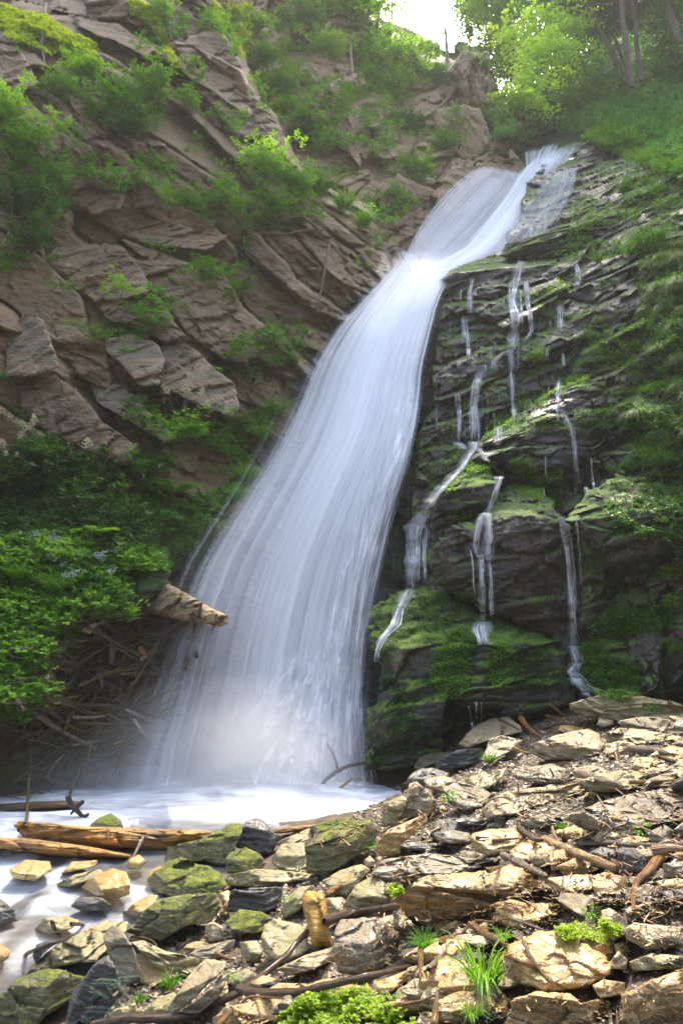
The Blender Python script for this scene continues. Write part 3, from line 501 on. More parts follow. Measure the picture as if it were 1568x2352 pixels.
 (C7, [(1045, 540), (1045, 492), (1180, 462), (1380, 478), (1452, 490), (1442, 512), (1330, 532), (1180, 547)], 'olive', .7, .0, -.4, 'flat olive slab bridging a dark hollow'),
 (C7, [(1040, 660), (1060, 560), (1180, 550), (1300, 545), (1290, 640), (1200, 670)], 'dark', .1, .0, .0, 'dark block standing for the shade in the hollow under the bridging slab'),  # added block fills the hollow, its dark colour stands for shade
 (C7, [(675, 515), (700, 480), (770, 430), (830, 406), (900, 440), (960, 450), (1020, 490), (1047, 540), (1012, 575), (900, 590), (790, 590), (725, 575), (690, 550)], 'green', .75, -.1, .2, 'bright yellow green humped rock beside the stream'),
 (C7, [(578, 750), (640, 680), (730, 600), (860, 580), (1000, 570), (1020, 640), (960, 712), (860, 724), (740, 792), (640, 774)], 'green', .35, -.35, .0, 'dark green rock under the humped one, ribbed on the slant'),
 (C7, [(1000, 575), (1050, 560), (1087, 610), (1062, 662), (1030, 692), (1020, 622)], 'tan', .4, .3, .3, 'narrow tan stone at the right foot of the humped rock'),
 (C7, [(676, 525), (690, 470), (740, 448), (750, 470), (730, 500), (700, 525)], 'gold', .5, -.2, .3, 'small rusty stone left of the humped rock'),
 (C7, [(376, 550), (400, 520), (450, 488), (520, 457), (580, 478), (600, 520), (600, 582), (520, 607), (440, 587)], 'gold', .65, -.1, .0, 'orange angular rock in the stream'),
 (C7, [(323, 635), (350, 605), (390, 590), (470, 595), (517, 630), (470, 657), (380, 660)], 'dark', .5, .0, .2, 'dark flat stone in front of the orange stream rock'),
 (C7, [(578, 662), (600, 632), (640, 605), (690, 580), (727, 583), (715, 620), (650, 672), (600, 682)], 'gold', .7, -.2, .2, 'striped white and gold rock at the stream edge'),
 (C7, [(588, 465), (590, 420), (640, 397), (677, 430), (645, 467)], 'gold', .5, .0, .2, 'round golden cobble below the end of the log'),
 (C7, [(240, 545), (340, 490), (460, 463), (480, 480), (440, 505), (330, 545)], 'olive', .7, -.2, .3, 'smooth olive slab just under the stream surface'),
 (C7, [(280, 488), (330, 430), (450, 423), (445, 450), (340, 475)], 'gold', .6, -.1, .2, 'brown wet stone below the splintered logs'),
 (C7, [(160, 740), (200, 690), (300, 680), (370, 700), (330, 740), (230, 765)], 'olive', .6, .0, .3, 'yellowish stone the stream slides over'),
 (C7, [(0, 600), (60, 640), (85, 700), (30, 722), (-60, 722), (-60, 600)], 'dark', .5, .1, .2, 'black stone cut by the left edge in the stream'),
 (C7, [(-60, 810), (0, 805), (50, 835), (42, 872), (0, 897), (-60, 900)], 'gold', .5, .1, .2, 'rusty red stone cut by the left edge'),
 (C7, [(40, 470), (120, 420), (230, 430), (240, 470), (160, 520), (60, 510)], 'gold', .7, .1, .3, 'brown boulder veiled by the stream under the logs'),
 (C7, [(125, 940), (180, 880), (250, 820), (380, 750), (480, 703), (592, 708), (575, 765), (480, 850), (440, 892), (330, 902), (200, 932)], 'olive', .75, -.15, .1, 'broad yellow olive slab beside the stream'),
 (C7, [(150, 860), (170, 810), (240, 785), (270, 800), (200, 850), (165, 900)], 'dark', .3, .1, .2, 'dark wedge at the upper left of the yellow olive slab'),
 (C7, [(475, 785), (490, 740), (515, 722), (552, 730), (600, 800), (642, 880), (642, 980), (590, 1003), (550, 960), (510, 880)], 'grey', .2, -.5, .35, 'upright rounded grey stone leaning left'),
 (C7, [(600, 800), (660, 790), (760, 840), (860, 860), (935, 880), (905, 950), (795, 965), (700, 900)], 'olive', .4, .2, .1, 'olive slab behind the flat tan stone'),
 (C7, [(620, 860), (700, 838), (780, 900), (802, 985), (720, 1013), (650, 990), (628, 930)], 'tan', .8, -.1, .3, 'flat tan stone leaning on the upright grey one'),
 (C7, [(860, 860), (920, 820), (1080, 785), (1075, 825), (980, 872), (900, 885)], 'grey', .7, -.1, .3, 'thin slate grey flake below the fir twigs'),
 (C7, [(740, 1130), (800, 1060), (860, 960), (940, 878), (1042, 888), (1032, 925), (940, 1010), (860, 1092), (790, 1135)], 'pale', .5, -.5, .25, 'pale striped slab slanting up to the right'),
 (C7, [(830, 1120), (930, 1045), (1010, 960), (1060, 935), (1010, 1050), (910, 1130)], 'grey', .4, .4, .2, 'second slanting slab beside the pale striped one'),
 (C7, [(640, 1140), (720, 1060), (800, 1028), (820, 1050), (760, 1110), (700, 1160)], 'olive', .6, -.3, .2, 'olive stone under the grass blades, bottom centre left'),
 (C7, [(-60, 1060), (0, 1045), (80, 970), (200, 923), (330, 935), (392, 970), (335, 1060), (210, 1140), (120, 1240), (-60, 1240)], 'green', .35, -.1, .0, 'big dark mossy rock in the bottom left corner'),
 (C7, [(280, 1240), (330, 1040), (430, 900), (500, 858), (545, 940), (565, 1040), (490, 1120), (450, 1240)], 'dark', .15, -.35, .1, 'dark wedge shaped rock between the corner rock and the grey one'),
 (C7, [(440, 1240), (520, 1110), (620, 1080), (660, 1140), (600, 1240)], 'olive', .4, .1, .1, 'olive stone at the bottom edge among fir needles'),
 (C7, [(1200, 770), (1215, 720), (1250, 690), (1380, 718), (1412, 760), (1422, 842), (1300, 905), (1212, 852)], 'olive', .8, .0, .2, 'flat pale olive slab left of the standing bark'),
 (C7, [(1033, 712), (1100, 648), (1200, 660), (1252, 690), (1212, 755), (1090, 762)], 'green', .7, -.1, .2, 'smooth green stone in shade under the hollow'),
 (C7, [(940, 720), (980, 703), (1025, 730), (1030, 790), (960, 800)], 'pale', .4, .0, .3, 'pale pointed stone behind the fir twigs'),
 (C7, [(1288, 655), (1310, 600), (1380, 545), (1442, 538), (1432, 592), (1372, 655), (1302, 695)], 'olive', .4, -.4, .2, 'leaning olive rock left of the standing bark'),
 (C7, [(1490, 600), (1568, 590), (1620, 640), (1600, 720), (1520, 710)], 'olive', .5, .1, .2, 'mossy stone right of the standing bark'),
 (C7, [(1265, 925), (1400, 860), (1535, 820), (1545, 882), (1440, 925), (1330, 955)], 'pale', .7, -.1, .2, 'white tan stone right of the branch fork'),
 (C7, [(1100, 800), (1180, 790), (1210, 840), (1190, 900), (1110, 880)], 'olive', .5, .1, .2, 'mottled stone above the long branch'),
 (C7, [(1040, 960), (1130, 920), (1200, 960), (1100, 1010), (1050, 1030)], 'grey', .6, -.1, .3, 'grey stone half under the long branch'),
 (C7, [(970, 1240), (980, 1150), (1030, 1100), (1180, 1068), (1322, 1060), (1335, 1120), (1250, 1240)], 'tan', .7, .0, .1, 'tan slab at the bottom edge below the branch fork')]
ZG = ZB.copy(); ROCKS = []
def pool_z(x, y): return np.interp(y, [2, 3, 4.2, 5.4, 6.2, 12], [-.20, -.15, -.10, -.045, 0, 0])
_iy, _ix = np.mgrid[0:1400, 0:1000]; _r = ray(_ix * 2 - 200., _iy * 2 - 200.); _d = np.full(_ix.shape, 5.)
for _ in range(12): _d = np.clip(np.where(_r[..., 2] < -.02, (pool_z(0, _d) - CAMZ) / np.minimum(_r[..., 2], -.02), 1e3), .5, 1e3)
ZGW = np.minimum(ZG, np.where(_ix * 2 - 200 < 900, _d, 1e9))
for k, (cf, pl, mt, cr, tilt, lean, lb) in enumerate(FR):
    pts = np.array(cf(pl)); bx, by = pts[np.argmax(pts[:, 1])]; by = min(by, 2345); top = pts[:, 1].min(); ht = by - top; cx = pts[:, 0].mean()
    d = min(gdepth(cx, by - .04 * ht), float(zbv(np.array(cx), np.array(by - .04 * ht), ZGW))); d *= 0.972
    st = random.Random(k)
    nf = np.array([tilt * .8 + st.uniform(-.15, .15), -1, lean]); ntp = np.array([tilt + st.uniform(-.08, .08), -.42, 1.0]); nf /= np.linalg.norm(nf)
    p0 = P(cx, by, d); py = top + cr * ht; r = ray(cx, py); tc = float(((p0 - CAM) @ nf) / (r @ nf))
    wid = (pts[:, 0].max() - pts[:, 0].min()) / F * d
    fs = [(cx, by, 0, *nf), (cx, py, tc - d, *ntp), (cx + (.3 if k % 2 else -.3) * wid * F / d * .8, (py + by) / 2, .02, *((.9, -.8, .3) if k % 2 else (-.9, -.8, .3)))]
    ROCKS.append(rock(cf(pl), d, fs, fr[mt], 'rock', lb, 'rock', 'loose rocks heaped in front of the pool', None, None, max(.12, .45 * min(wid, 1.0)), max(.008, .055 * min(wid, .9)), 4.6 / max(wid, .25) ** .6, (tilt * .6 + .15, -.25, 1), k, None, .05, 14, ZG if 'under the stream' in lb or 'slides over' in lb or 'veiled' in lb else ZGW))
_g = random.Random(44); _occ = [np.array(cf(pl)) for cf, pl, *_ in FR]; _n = 0; _t = 0
def _inside(x, y, pts):
    a = pts; b = np.roll(pts, -1, 0); c = ((a[:, 1] > y) != (b[:, 1] > y)) & (x < (b[:, 0] - a[:, 0]) * (y - a[:, 1]) / (b[:, 1] - a[:, 1] + 1e-9) + a[:, 0]); return c.sum() % 2 == 1
while _n < 110 and _t < 6000:
    x = _g.uniform(330, 1600); y = _g.uniform(1650, 2370)
    if y < np.interp(x, [300, 400, 640, 820, 960, 1060, 1300, 1568, 1650], [2230, 2170, 2010, 1880, 1785, 1720, 1665, 1645, 1640]) or any(_inside(x, y - 6, q) for q in _occ): continue
    _t = _t + 1
    wpx = _g.uniform(16, 46) * (1 + (y - 1650) / 500); hpx = wpx * _g.uniform(.28, .55); m = _g.randint(6, 9); a0 = _g.uniform(0, 6)
    pl = [(x + wpx * math.cos(a0 + i * 6.283 / m + _g.uniform(-.2, .2)) * _g.uniform(.7, 1.1), y + hpx * math.sin(a0 + i * 6.283 / m + _g.uniform(-.2, .2)) * _g.uniform(.7, 1.1) - .15 * _g.random() * wpx * math.cos(a0 + i * 6.283 / m)) for i in range(m)]
    if sum(_inside(a, b, q) for a, b in pl for q in _occ) > 2: continue
    pts = np.array(pl); by = pts[:, 1].max(); top = pts[:, 1].min(); d = gdepth(x, min(by, 2345)) * 1.0; tilt = _g.uniform(-.35, .35); nf = np.array([tilt, -1, .15]); nf /= np.linalg.norm(nf)
    py = top + .55 * (by - top); p0 = P(x, by, d); tc = float(((p0 - CAM) @ nf) / (ray(x, py) @ nf)); wid = 2 * wpx / F * d
    mt = _g.choice(['pale', 'tan', 'grey', 'olive', 'tan', 'gold', 'dark', 'pale'] if x > 900 else ['olive', 'green', 'grey', 'tan', 'dark'])
    lbs = {'pale': 'pale flat stone wedged between the bigger rocks of the scree', 'tan': 'tan flat stone wedged between the bigger rocks of the scree', 'grey': 'grey flat stone wedged between the bigger rocks of the scree', 'olive': 'olive flat stone wedged between the bigger rocks of the scree', 'gold': 'golden brown flat stone wedged between the bigger rocks of the scree', 'dark': 'dark slaty stone wedged between the bigger rocks of the scree', 'green': 'green mossy stone wedged between the bigger rocks of the scree'}
    rock(pl, d, [(x, by, 0, *nf), (x, py, tc - d, tilt, -.42, 1)], fr[mt], 'rock', lbs[mt], 'rock', 'flat stones wedged between the bigger rocks', None, None, max(.06, .4 * wid), max(.006, .06 * wid), 4.6 / max(wid, .25) ** .6, (tilt + .1, -.25, 1), 700 + _n, None, .05, 14, ZGW); _n += 1
# ---------------------------------------------------------------- cobbles, gravel and flakes
import bmesh
def stone_mesh(seed, flat, mat, name='cobble', sub=3):
    bm = bmesh.new(); bmesh.ops.create_icosphere(bm, subdivisions=sub, radius=.5); me = bpy.data.meshes.new(name); bm.to_mesh(me); bm.free()
    v = np.zeros(len(me.vertices) * 3); me.vertices.foreach_get('co', v); v = v.reshape(-1, 3); g = np.random.default_rng(seed)
    for _ in range(9):                                                    # cut flat sides
        n = g.normal(size=3); n /= np.linalg.norm(n); h = g.uniform(.28, .42); o = np.maximum(v @ n - h, 0); v = v - o[:, None] * n
    v = v * np.array([1.15, g.uniform(.7, 1.0), flat]); v[:, 2] += .25 * v[:, 0] * g.uniform(-1, 1)
    q = v + seed; a, c = facets(q * np.array([3, 3, 9]), seed, 1); v = v + (v / np.linalg.norm(v, axis=1)[:, None]) * (.035 * a + .03 * fbm(q * 6, 3, seed))[:, None]
    me.vertices.foreach_set('co', v.ravel()); me.materials.append(mat); me.polygons.foreach_set('use_smooth', [True] * len(me.polygons)); me.update(); return me
PR = [(stone_mesh(60 + k, f, fr[m]), lb) for k, (f, m, lb) in enumerate([
    (.45, 'pale', 'small pale angular stone lying loose on the scree'), (.3, 'tan', 'small flat tan stone lying loose on the scree'), (.5, 'grey', 'small grey angular stone lying loose on the scree'),
    (.28, 'olive', 'small flat olive stone lying loose on the scree'), (.5, 'gold', 'small wet golden stone lying loose on the scree'), (.3, 'dark', 'small dark slate flake lying loose on the scree'), (.4, 'grey', 'small grey angular stone lying loose on the scree'), (.25, 'pale', 'small pale angular stone lying loose on the scree')])]
def in_scree(x, y, low=0):
    return y > np.interp(x, [-50, 0, 280, 400, 640, 820, 960, 1060, 1300, 1568, 1650], [2330, 2300, 2230, 2150, 1990, 1868, 1770, 1700, 1645, 1625, 1620]) + low
n = 0; g = random.Random(5)
while n < 160:
    x = g.uniform(240, 1600); y = g.uniform(1640, 2380)
    if not in_scree(x, y, 10) or (x < 850 and g.random() < .45): continue
    d = float(zbv(np.array(x), np.array(y), ZG)); s = g.choice([.04, .05, .06, .07, .09, .12]) * (1 + .05 * d); k = g.randrange(8); p = P(x, y, d)
    o = ob('cobble', PR[k][0], None, PR[k][1], 'stone', 'small stones scattered over the scree', loc=(p[0], p[1] + .2 * s, p[2] - .05 * s)); o.scale = (s, s * g.uniform(.7, 1.1), s * g.uniform(.8, 1.2))
    o.rotation_euler = (g.uniform(-.35, .2), g.uniform(-.3, .3), g.uniform(0, 6.3)); n += 1
def chips(name, n, smin, smax, asp, mat, box, cond, seed, flat=.35, label='', lift=.0, kind='stuff', up=.3, Z=None):
    """a great many small pieces lying where they fell, as one object"""
    g = np.random.default_rng(seed); x = g.uniform(box[0], box[2], n * 6); y = g.uniform(box[1], box[3], n * 6); d = zbv(x, y, Z)
    ok = cond(x, y) & (d < 30); x, y, d = x[ok][:n], y[ok][:n], d[ok][:n]; n = len(x); p = P(x, y, d - lift)
    base = np.array([[-1, -1, -.6], [1, -.8, -.6], [.9, 1, -.6], [-1, .8, -.6], [-.7, -.6, 1], [.7, -.7, .8], [.6, .6, 1], [-.5, .7, .9]]) * .5
    fa = np.array([[0, 3, 2, 1], [4, 5, 6, 7], [0, 1, 5, 4], [1, 2, 6, 5], [2, 3, 7, 6], [3, 0, 4, 7]])
    s = (smin + (smax - smin) * g.random(n) ** 2.5) * np.clip(d / 4, .3, 1.0); L = s * (1 + (asp - 1) * g.random(n))
    b = base[None] * (1 + .35 * g.normal(size=(n, 8, 3))) * np.stack([L, s, s * flat], -1)[:, None]
    th = g.uniform(0, 6.3, n); a = g.normal(0, up, n); c, q = np.cos(th), np.sin(th); ca, sa = np.cos(a), np.sin(a)
    X, Y, Z = b[..., 0], b[..., 1], b[..., 2]; X, Z = X * ca[:, None] - Z * sa[:, None], X * sa[:, None] + Z * ca[:, None]
    X, Y = X * c[:, None] - Y * q[:, None], X * q[:, None] + Y * c[:, None]
    v = (np.stack([X, Y, Z], -1) + p[:, None]).reshape(-1, 3); f = (fa[None] + 8 * np.arange(n)[:, None, None]).reshape(-1, 4)
    tone = np.repeat(g.random(n), 8); return ob(name, mkmesh(name, v, f, [mat], None, tone, False), label=label, kind=kind)
def tonemat(name, cols, rough=.7, coat=0):
    m = M(name); t = m.n('Attribute', attribute_name='tone').outputs['Fac']; c = m.ramp(t, [(i / (len(cols) - 1), x) for i, x in enumerate(cols)])
    c = m.mix(1.0, c, m.ramp(m.noise(m.co(), 30, 4, .6), [(.3, .6), (.65, 1.2)]), 'MULTIPLY'); return m.surf(m.pr(c, rough, m.bump(m.noise(m.co(), 60, 3), .4, .01), .5, coat))
m_grav = tonemat('gravel', [(.06, .045, .028), (.22, .17, .11), (.12, .095, .06), (.34, .28, .19), (.17, .11, .05)], .55, .15)
m_chip = tonemat('wood_chips', [(.07, .04, .02), (.26, .13, .045), (.12, .07, .04), (.40, .22, .07), (.17, .11, .07)])
chips('gravel', 22000, .007, .032, 1.6, m_grav, (200, 1620, 1640, 2400), in_scree, 1, .5, 'gravel and grit between the loose rocks', Z=ZG)
chips('wood_litter', 2800, .003, .011, 12, m_chip, (500, 1640, 1640, 2400), lambda x, y: in_scree(x, y) & ((y < 2150) | (vn(np.stack([x * .3, y * .3, 0 * x], -1), 8) > .25)) & (vn(np.stack([x * .008, y * .02, 0 * x], -1), 4) > -.35 + (x < 850) * .45), 2, .4, 'splinters and bark crumbs littering the stones', .004)

# the same scree carries on beyond the right edge of the picture
_q = np.random.default_rng(12); _n2 = 9000; _x = _q.uniform(.6, 6, _n2 * 4); _y = _q.uniform(-1, 8.5, _n2 * 4); _ok = (proj(np.stack([_x, _y, gz(_x, _y, False)], -1))[0] > 1600) | (_y < .8); _x, _y = _x[_ok][:_n2], _y[_ok][:_n2]; _z = gz(_x, _y, False)
_b = np.array([[-1, -1, -.6], [1, -.8, -.6], [.9, 1, -.6], [-1, .8, -.6], [-.7, -.6, 1], [.7, -.7, .8], [.6, .6, 1], [-.5, .7, .9]]) * .5; _s = .01 + .05 * _q.random(len(_x)) ** 2.5
_v = _b[None] * (1 + .3 * _q.normal(size=(len(_x), 8, 3))) * np.stack([_s * 1.5, _s, _s * .4], -1)[:, None] + np.stack([_x, _y, _z + .03], -1)[:, None]
_f = (np.array([[0, 3, 2, 1], [4, 5, 6, 7], [0, 1, 5, 4], [1, 2, 6, 5], [2, 3, 7, 6], [3, 0, 4, 7]])[None] + 8 * np.arange(len(_x))[:, None, None]).reshape(-1, 4)
ob('gravel', mkmesh('gravel', _v.reshape(-1, 3), _f, [m_grav], None, np.repeat(_q.random(len(_x)), 8), False), label='gravel of the scree beyond the right edge', kind='stuff')
for _k in range(70):
    i = _k * 97 % len(_x); s = g.uniform(.12, .42); k = g.randrange(8); o = ob('cobble', PR[k][0], None, PR[k][1], 'stone', 'small stones scattered over the scree', loc=(_x[i], _y[i], _z[i] + .02)); o.scale = (s, s * .8, s * .8); o.rotation_euler = (g.uniform(-.2, .2), g.uniform(-.2, .2), g.uniform(0, 6.3))
# ---------------------------------------------------------------- water
def wsheet(name, rows, nu, nv, dep, mat, tone, label=None, kind='structure', cat=None, parent=None, usc=None, bulge=.25, rough=.0, seed=0):
    """a sheet of running water: rows of (left px,py, right px,py, distance left, right) from the lip down"""
    rw = np.array(rows, float); n = len(rw); cum = np.concatenate([[0], np.cumsum(np.hypot(np.diff((rw[:, 0] + rw[:, 2]) / 2), np.diff((rw[:, 1] + rw[:, 3]) / 2)))])
    t = np.linspace(0, cum[-1], nv); q = np.stack([np.interp(t, cum, rw[:, k]) for k in range(6)], -1)
    ker = np.ones(9) / 9
    for k in range(6):
        e = np.concatenate([np.full(4, q[0, k]), q[:, k], np.full(4, q[-1, k])]); s = np.convolve(e, ker, 'valid'); q[:, k] = s + (0 if False else 0)
    u = np.linspace(0, 1, nu)[None]; V = (t / cum[-1])[:, None]
    X = q[:, 0:1] * (1 - u) + q[:, 2:3] * u; Y = q[:, 1:2] * (1 - u) + q[:, 3:4] * u; D = q[:, 4:5] * (1 - u) + q[:, 5:6] * u
    D = D + dep - bulge * np.sin(u * math.pi)
    if rough: D = D + rough * fbm(np.stack([u * 7 + 0 * V, V * 9 + 0 * u, 0 * u * V + seed], -1), 3, seed); D = D
    p = P(X, Y, D).reshape(-1, 3); uv = np.stack([(u + 0 * V), (V + 0 * u)], -1).reshape(-1, 2)
    tn = tone(u + 0 * V, V + 0 * u, X, Y).reshape(-1)
    me = mkmesh(name, p, gridfaces(nv, nu), [mat], uv, tn); 
    o = ob(name, me, parent, label, cat, None, kind if parent is None else None)
    return o
NECK = 0
WC = (.87, .91, .97)
m_silk = watermat('falling_water', WC, .16, .84, 30, .8, 1.0, .03)
m_silk2 = watermat('falling_water_threads', WC, .34, .80, 70, 1.0, 1.1, 0.0)
m_ray = watermat('spray_rays', WC, .40, .82, 30, .35, .95, 0.0)
m_core = watermat('dense_water', (.90, .935, .98), .15, .70, 16, .7, .8, .36)
m_casc = watermat('cascade_water', WC, .36, .80, 9, 3.5, 1.2, .0, 5, 1.2)
MAIN = [(912, 580, 1085, 590, 12.9, 12.6), (888, 622, 1035, 640, 12.6, 11.9), (845, 668, 1010, 690, 12.2, 11.3), (770, 745, 993, 770, 11.6, 10.9), (715, 830, 975, 850, 11.1, 10.6), (682, 920, 972, 920, 10.7, 10.4), (642, 1020, 955, 1010, 10.3, 10.1), (592, 1120, 915, 1110, 9.9, 9.8),
        (540, 1210, 890, 1200, 9.5, 9.6), (490, 1300, 868, 1290, 9.2, 9.4), (450, 1400, 848, 1390, 8.9, 9.2), (412, 1500, 840, 1480, 8.7, 9.0), (372, 1620, 842, 1590, 8.4, 8.8), (330, 1720, 850, 1700, 8.2, 8.6), (300, 1815, 860, 1830, 8.0, 8.4)]
MAIN = [(a - 34 * min(1, max(0, (b - 900) / 400)), b, c, e_, f_, g_) for a, b, c, e_, f_, g_ in MAIN]
fall = thing('waterfall', 'tall white waterfall sweeping down the middle of the gorge into the pool', 'waterfall', P(np.array(600.), np.array(1820.), 8.3))
def sheet(rows, mat, dep, tone, nu=170, nv=150, name='water_veil', bulge=.25, rough=0, seed=0):
    o = wsheet(name, rows, nu, nv, dep, mat, tone, parent=fall, bulge=bulge, rough=rough, seed=seed); o.matrix_parent_inverse.identity()
    o.location = -np.array(fall.location); return o
_en = lambda u, k: .45 + 1.3 * np.clip(.5 + .9 * vn(np.stack([u * 90 + k, 0 * u, 0 * u], -1), 7), 0, 1)
ed = lambda u, a=.06: sst(0, a * _en(u, 0), u) * sst(0, a * _en(u, 9), 1 - u)
vv = lambda V, a=.0, b=1.0: sst(0, .06, V)
sheet(MAIN, m_core, .10, lambda u, V, X, Y: ed(u, .22) * vv(V) * np.clip(1.05 - 1.0 * V, .0, 1) * sst(.05, .45, u) * (1 - .3 * sst(.8, 1, u)) * (1 - .85 * sst(.25, .75, V)), name='water_core', bulge=.3)
sheet(MAIN, m_silk, .0, lambda u, V, X, Y: ed(u, .10) * vv(V) * (.55 + .45 * sst(.1, .5, u)) * (1.0 - .45 * sst(.3, .9, V)) * (1 - .8 * sst(.2, .6, V) * (1 - sst(.15, .65, u))))
sheet(MAIN, m_silk2, -.14, lambda u, V, X, Y: ed(u, .05) * vv(V) * (.75 - .3 * V) * (1 - .4 * sst(.3, .7, V) * (1 - sst(.2, .6, u))))
sheet([(a - 12, b, c - 20, e, f, g) for a, b, c, e, f, g in MAIN], m_ray, -.30, lambda u, V, X, Y: ed(u, .06) * sst(.12, .4, V) * .6 * (1 - .6 * sst(.55, .9, u)))
sheet([(a - 45, b, c - 60, e, f, g) for a, b, c, e, f, g in MAIN], m_ray, -.55, lambda u, V, X, Y: ed(u, .03) * sst(.2, .55, V) * .55 * (1 - sst(.35, .8, u)))
sheet(MAIN, m_silk, .28, lambda u, V, X, Y: ed(u, .14) * vv(V) * .75 * sst(.15, .55, u) * (1 - .6 * sst(.3, .8, V)))
sheet([(930, 555, 1120, 570, 13.2, 13.0), (908, 595, 1088, 605, 12.8, 12.6), (875, 640, 1030, 650, 12.4, 12.1), (828, 692, 1008, 702, 12.0, 11.7), (775, 760, 990, 780, 11.5, 11.2), (725, 840, 975, 860, 11.0, 10.8)], m_core, -.22, lambda u, V, X, Y: ed(u, .28) * sst(0, .25, V) * sst(0, .55, 1 - V) * .9, name='water_neck', bulge=.2, nv=90)
# water breaking over the rock along the right side of the fall and near its foot
sheet([(880, 860, 975, 862, 10.5, 10.3), (862, 960, 965, 960, 10.2, 10.0), (830, 1060, 945, 1060, 9.8, 9.7), (800, 1160, 915, 1160, 9.5, 9.4), (780, 1260, 890, 1260, 9.2, 9.1), (760, 1360, 865, 1370, 9.0, 8.9), (740, 1460, 850, 1480, 8.8, 8.7), (700, 1580, 850, 1600, 8.6, 8.5), (660, 1700, 860, 1720, 8.4, 8.3), (640, 1800, 880, 1815, 8.2, 8.1)], m_casc, -.05,
      lambda u, V, X, Y: ed(u, .2) * sst(0, .1, V) * .95, name='water_cascade', bulge=.1, rough=.25, seed=3)
sheet([(690, 1330, 830, 1340, 8.9, 8.9), (640, 1500, 800, 1500, 8.7, 8.7), (560, 1620, 800, 1640, 8.5, 8.4), (480, 1720, 820, 1740, 8.2, 8.2), (400, 1800, 860, 1810, 7.9, 8.0)], m_casc, -.2, lambda u, V, X, Y: ed(u, .25) * sst(.1, .5, V) * .85, name='water_cascade', bulge=.2, rough=.2, seed=9)
# upper fall: bright shoot on the right, thin arched veil on the left, small step beside the lip, thin water over the brow
UP1 = [(1255, 345, 1335, 318, 17.2, 17.2), (1222, 372, 1320, 352, 16.8, 16.8), (1195, 400, 1290, 400, 16.3, 16.3), (1165, 450, 1257, 450, 15.6, 15.6), (1120, 510, 1215, 505, 14.7, 14.6), (1070, 570, 1165, 570, 13.8, 13.6), (990, 610, 1100, 625, 13.1, 12.9), (930, 640, 1040, 655, 12.6, 12.4), (900, 670, 1010, 680, 12.4, 12.2)]
for k in range(3): sheet([(a - 14, b, c + 6, e_, f_, g_) for a, b, c, e_, f_, g_ in UP1], m_core, -.12 * k, lambda u, V, X, Y: ed(u, .42) * sst(0, .15, V) * sst(0, .12, 1 - V) * .95, name='water_shoot', nv=110)
sheet(UP1, m_silk, -.3, lambda u, V, X, Y: ed(u, .25) * sst(0, .18, V) * sst(0, .1, 1 - V) * .8, name='water_shoot', nv=110)
UP2 = [(1120, 378, 1225, 392, 16.4, 16.6), (1078, 388, 1215, 420, 15.9, 16.2), (1030, 425, 1185, 470, 15.2, 15.5), (985, 475, 1140, 525, 14.5, 14.8), (950, 530, 1075, 580, 13.8, 13.9), (930, 575, 1020, 620, 13.2, 13.2), (915, 610, 1000, 650, 12.8, 12.8)]
sheet(UP2, m_silk, .0, lambda u, V, X, Y: ed(u, .16) * sst(0, .08, V) * sst(0, .15, 1 - V) * .62, name='water_arch', bulge=-.1, nv=110)
sheet(UP2, m_core, .15, lambda u, V, X, Y: ed(u, .4) * sst(0, .10, V) * sst(0, .15, 1 - V) * (.25 + .6 * u), name='water_arch', bulge=-.1, nv=110)
sheet(UP2, m_silk2, -.2, lambda u, V, X, Y: ed(u, .1) * sst(0, .06, V) * .5, name='water_arch', bulge=-.1, nv=110)
sheet([(1202, 344, 1245, 335, 17, 17), (1200, 356, 1246, 350, 16.9, 16.9), (1205, 392, 1235, 395, 16.5, 16.5)], m_silk, -.1, lambda u, V, X, Y: ed(u, .3) * sst(0, .25, V) * .95, name='water_step', bulge=.05, nv=40, nu=30)
sheet([(1245, 333, 1290, 322, 17.3, 17.3), (1230, 350, 1280, 345, 17, 17), (1225, 375, 1260, 380, 16.6, 16.6)], m_silk, -.15, lambda u, V, X, Y: ed(u, .35) * sst(0, .3, V) * .9, name='water_step', bulge=.05, nv=40, nu=30)
VE = [(1250, 395, 1335, 365, 15.2, 15.2), (1225, 440, 1325, 430, 14.4, 14.3), (1180, 500, 1300, 480, 13.4, 13.4), (1140, 560, 1245, 550, 12.4, 12.3), (1110, 590, 1200, 590, 12, 11.9)]
sheet(VE, m_casc, -.25, lambda u, V, X, Y: ed(u, .25) * sst(0, .1, V) * sst(0, .15, 1 - V) * .42, name='water_film', bulge=.0, rough=.05, nv=80)
sheet(VE, m_silk2, -.15, lambda u, V, X, Y: ed(u, .25) * sst(0, .1, V) * sst(0, .2, 1 - V) * .45, name='water_film', bulge=.0, nv=80)
# the leap where both streams meet
sheet([(895, 552, 925, 568, 12.9, 12.9), (902, 580, 960, 590, 12.7, 12.6), (915, 610, 985, 620, 12.5, 12.4), (930, 650, 990, 660, 12.2, 12.1)], m_core, -.25, lambda u, V, X, Y: ed(u, .45) * sst(0, .5, V) * sst(0, .3, 1 - V) * .7, name='water_leap', bulge=.1, nv=50, nu=40)
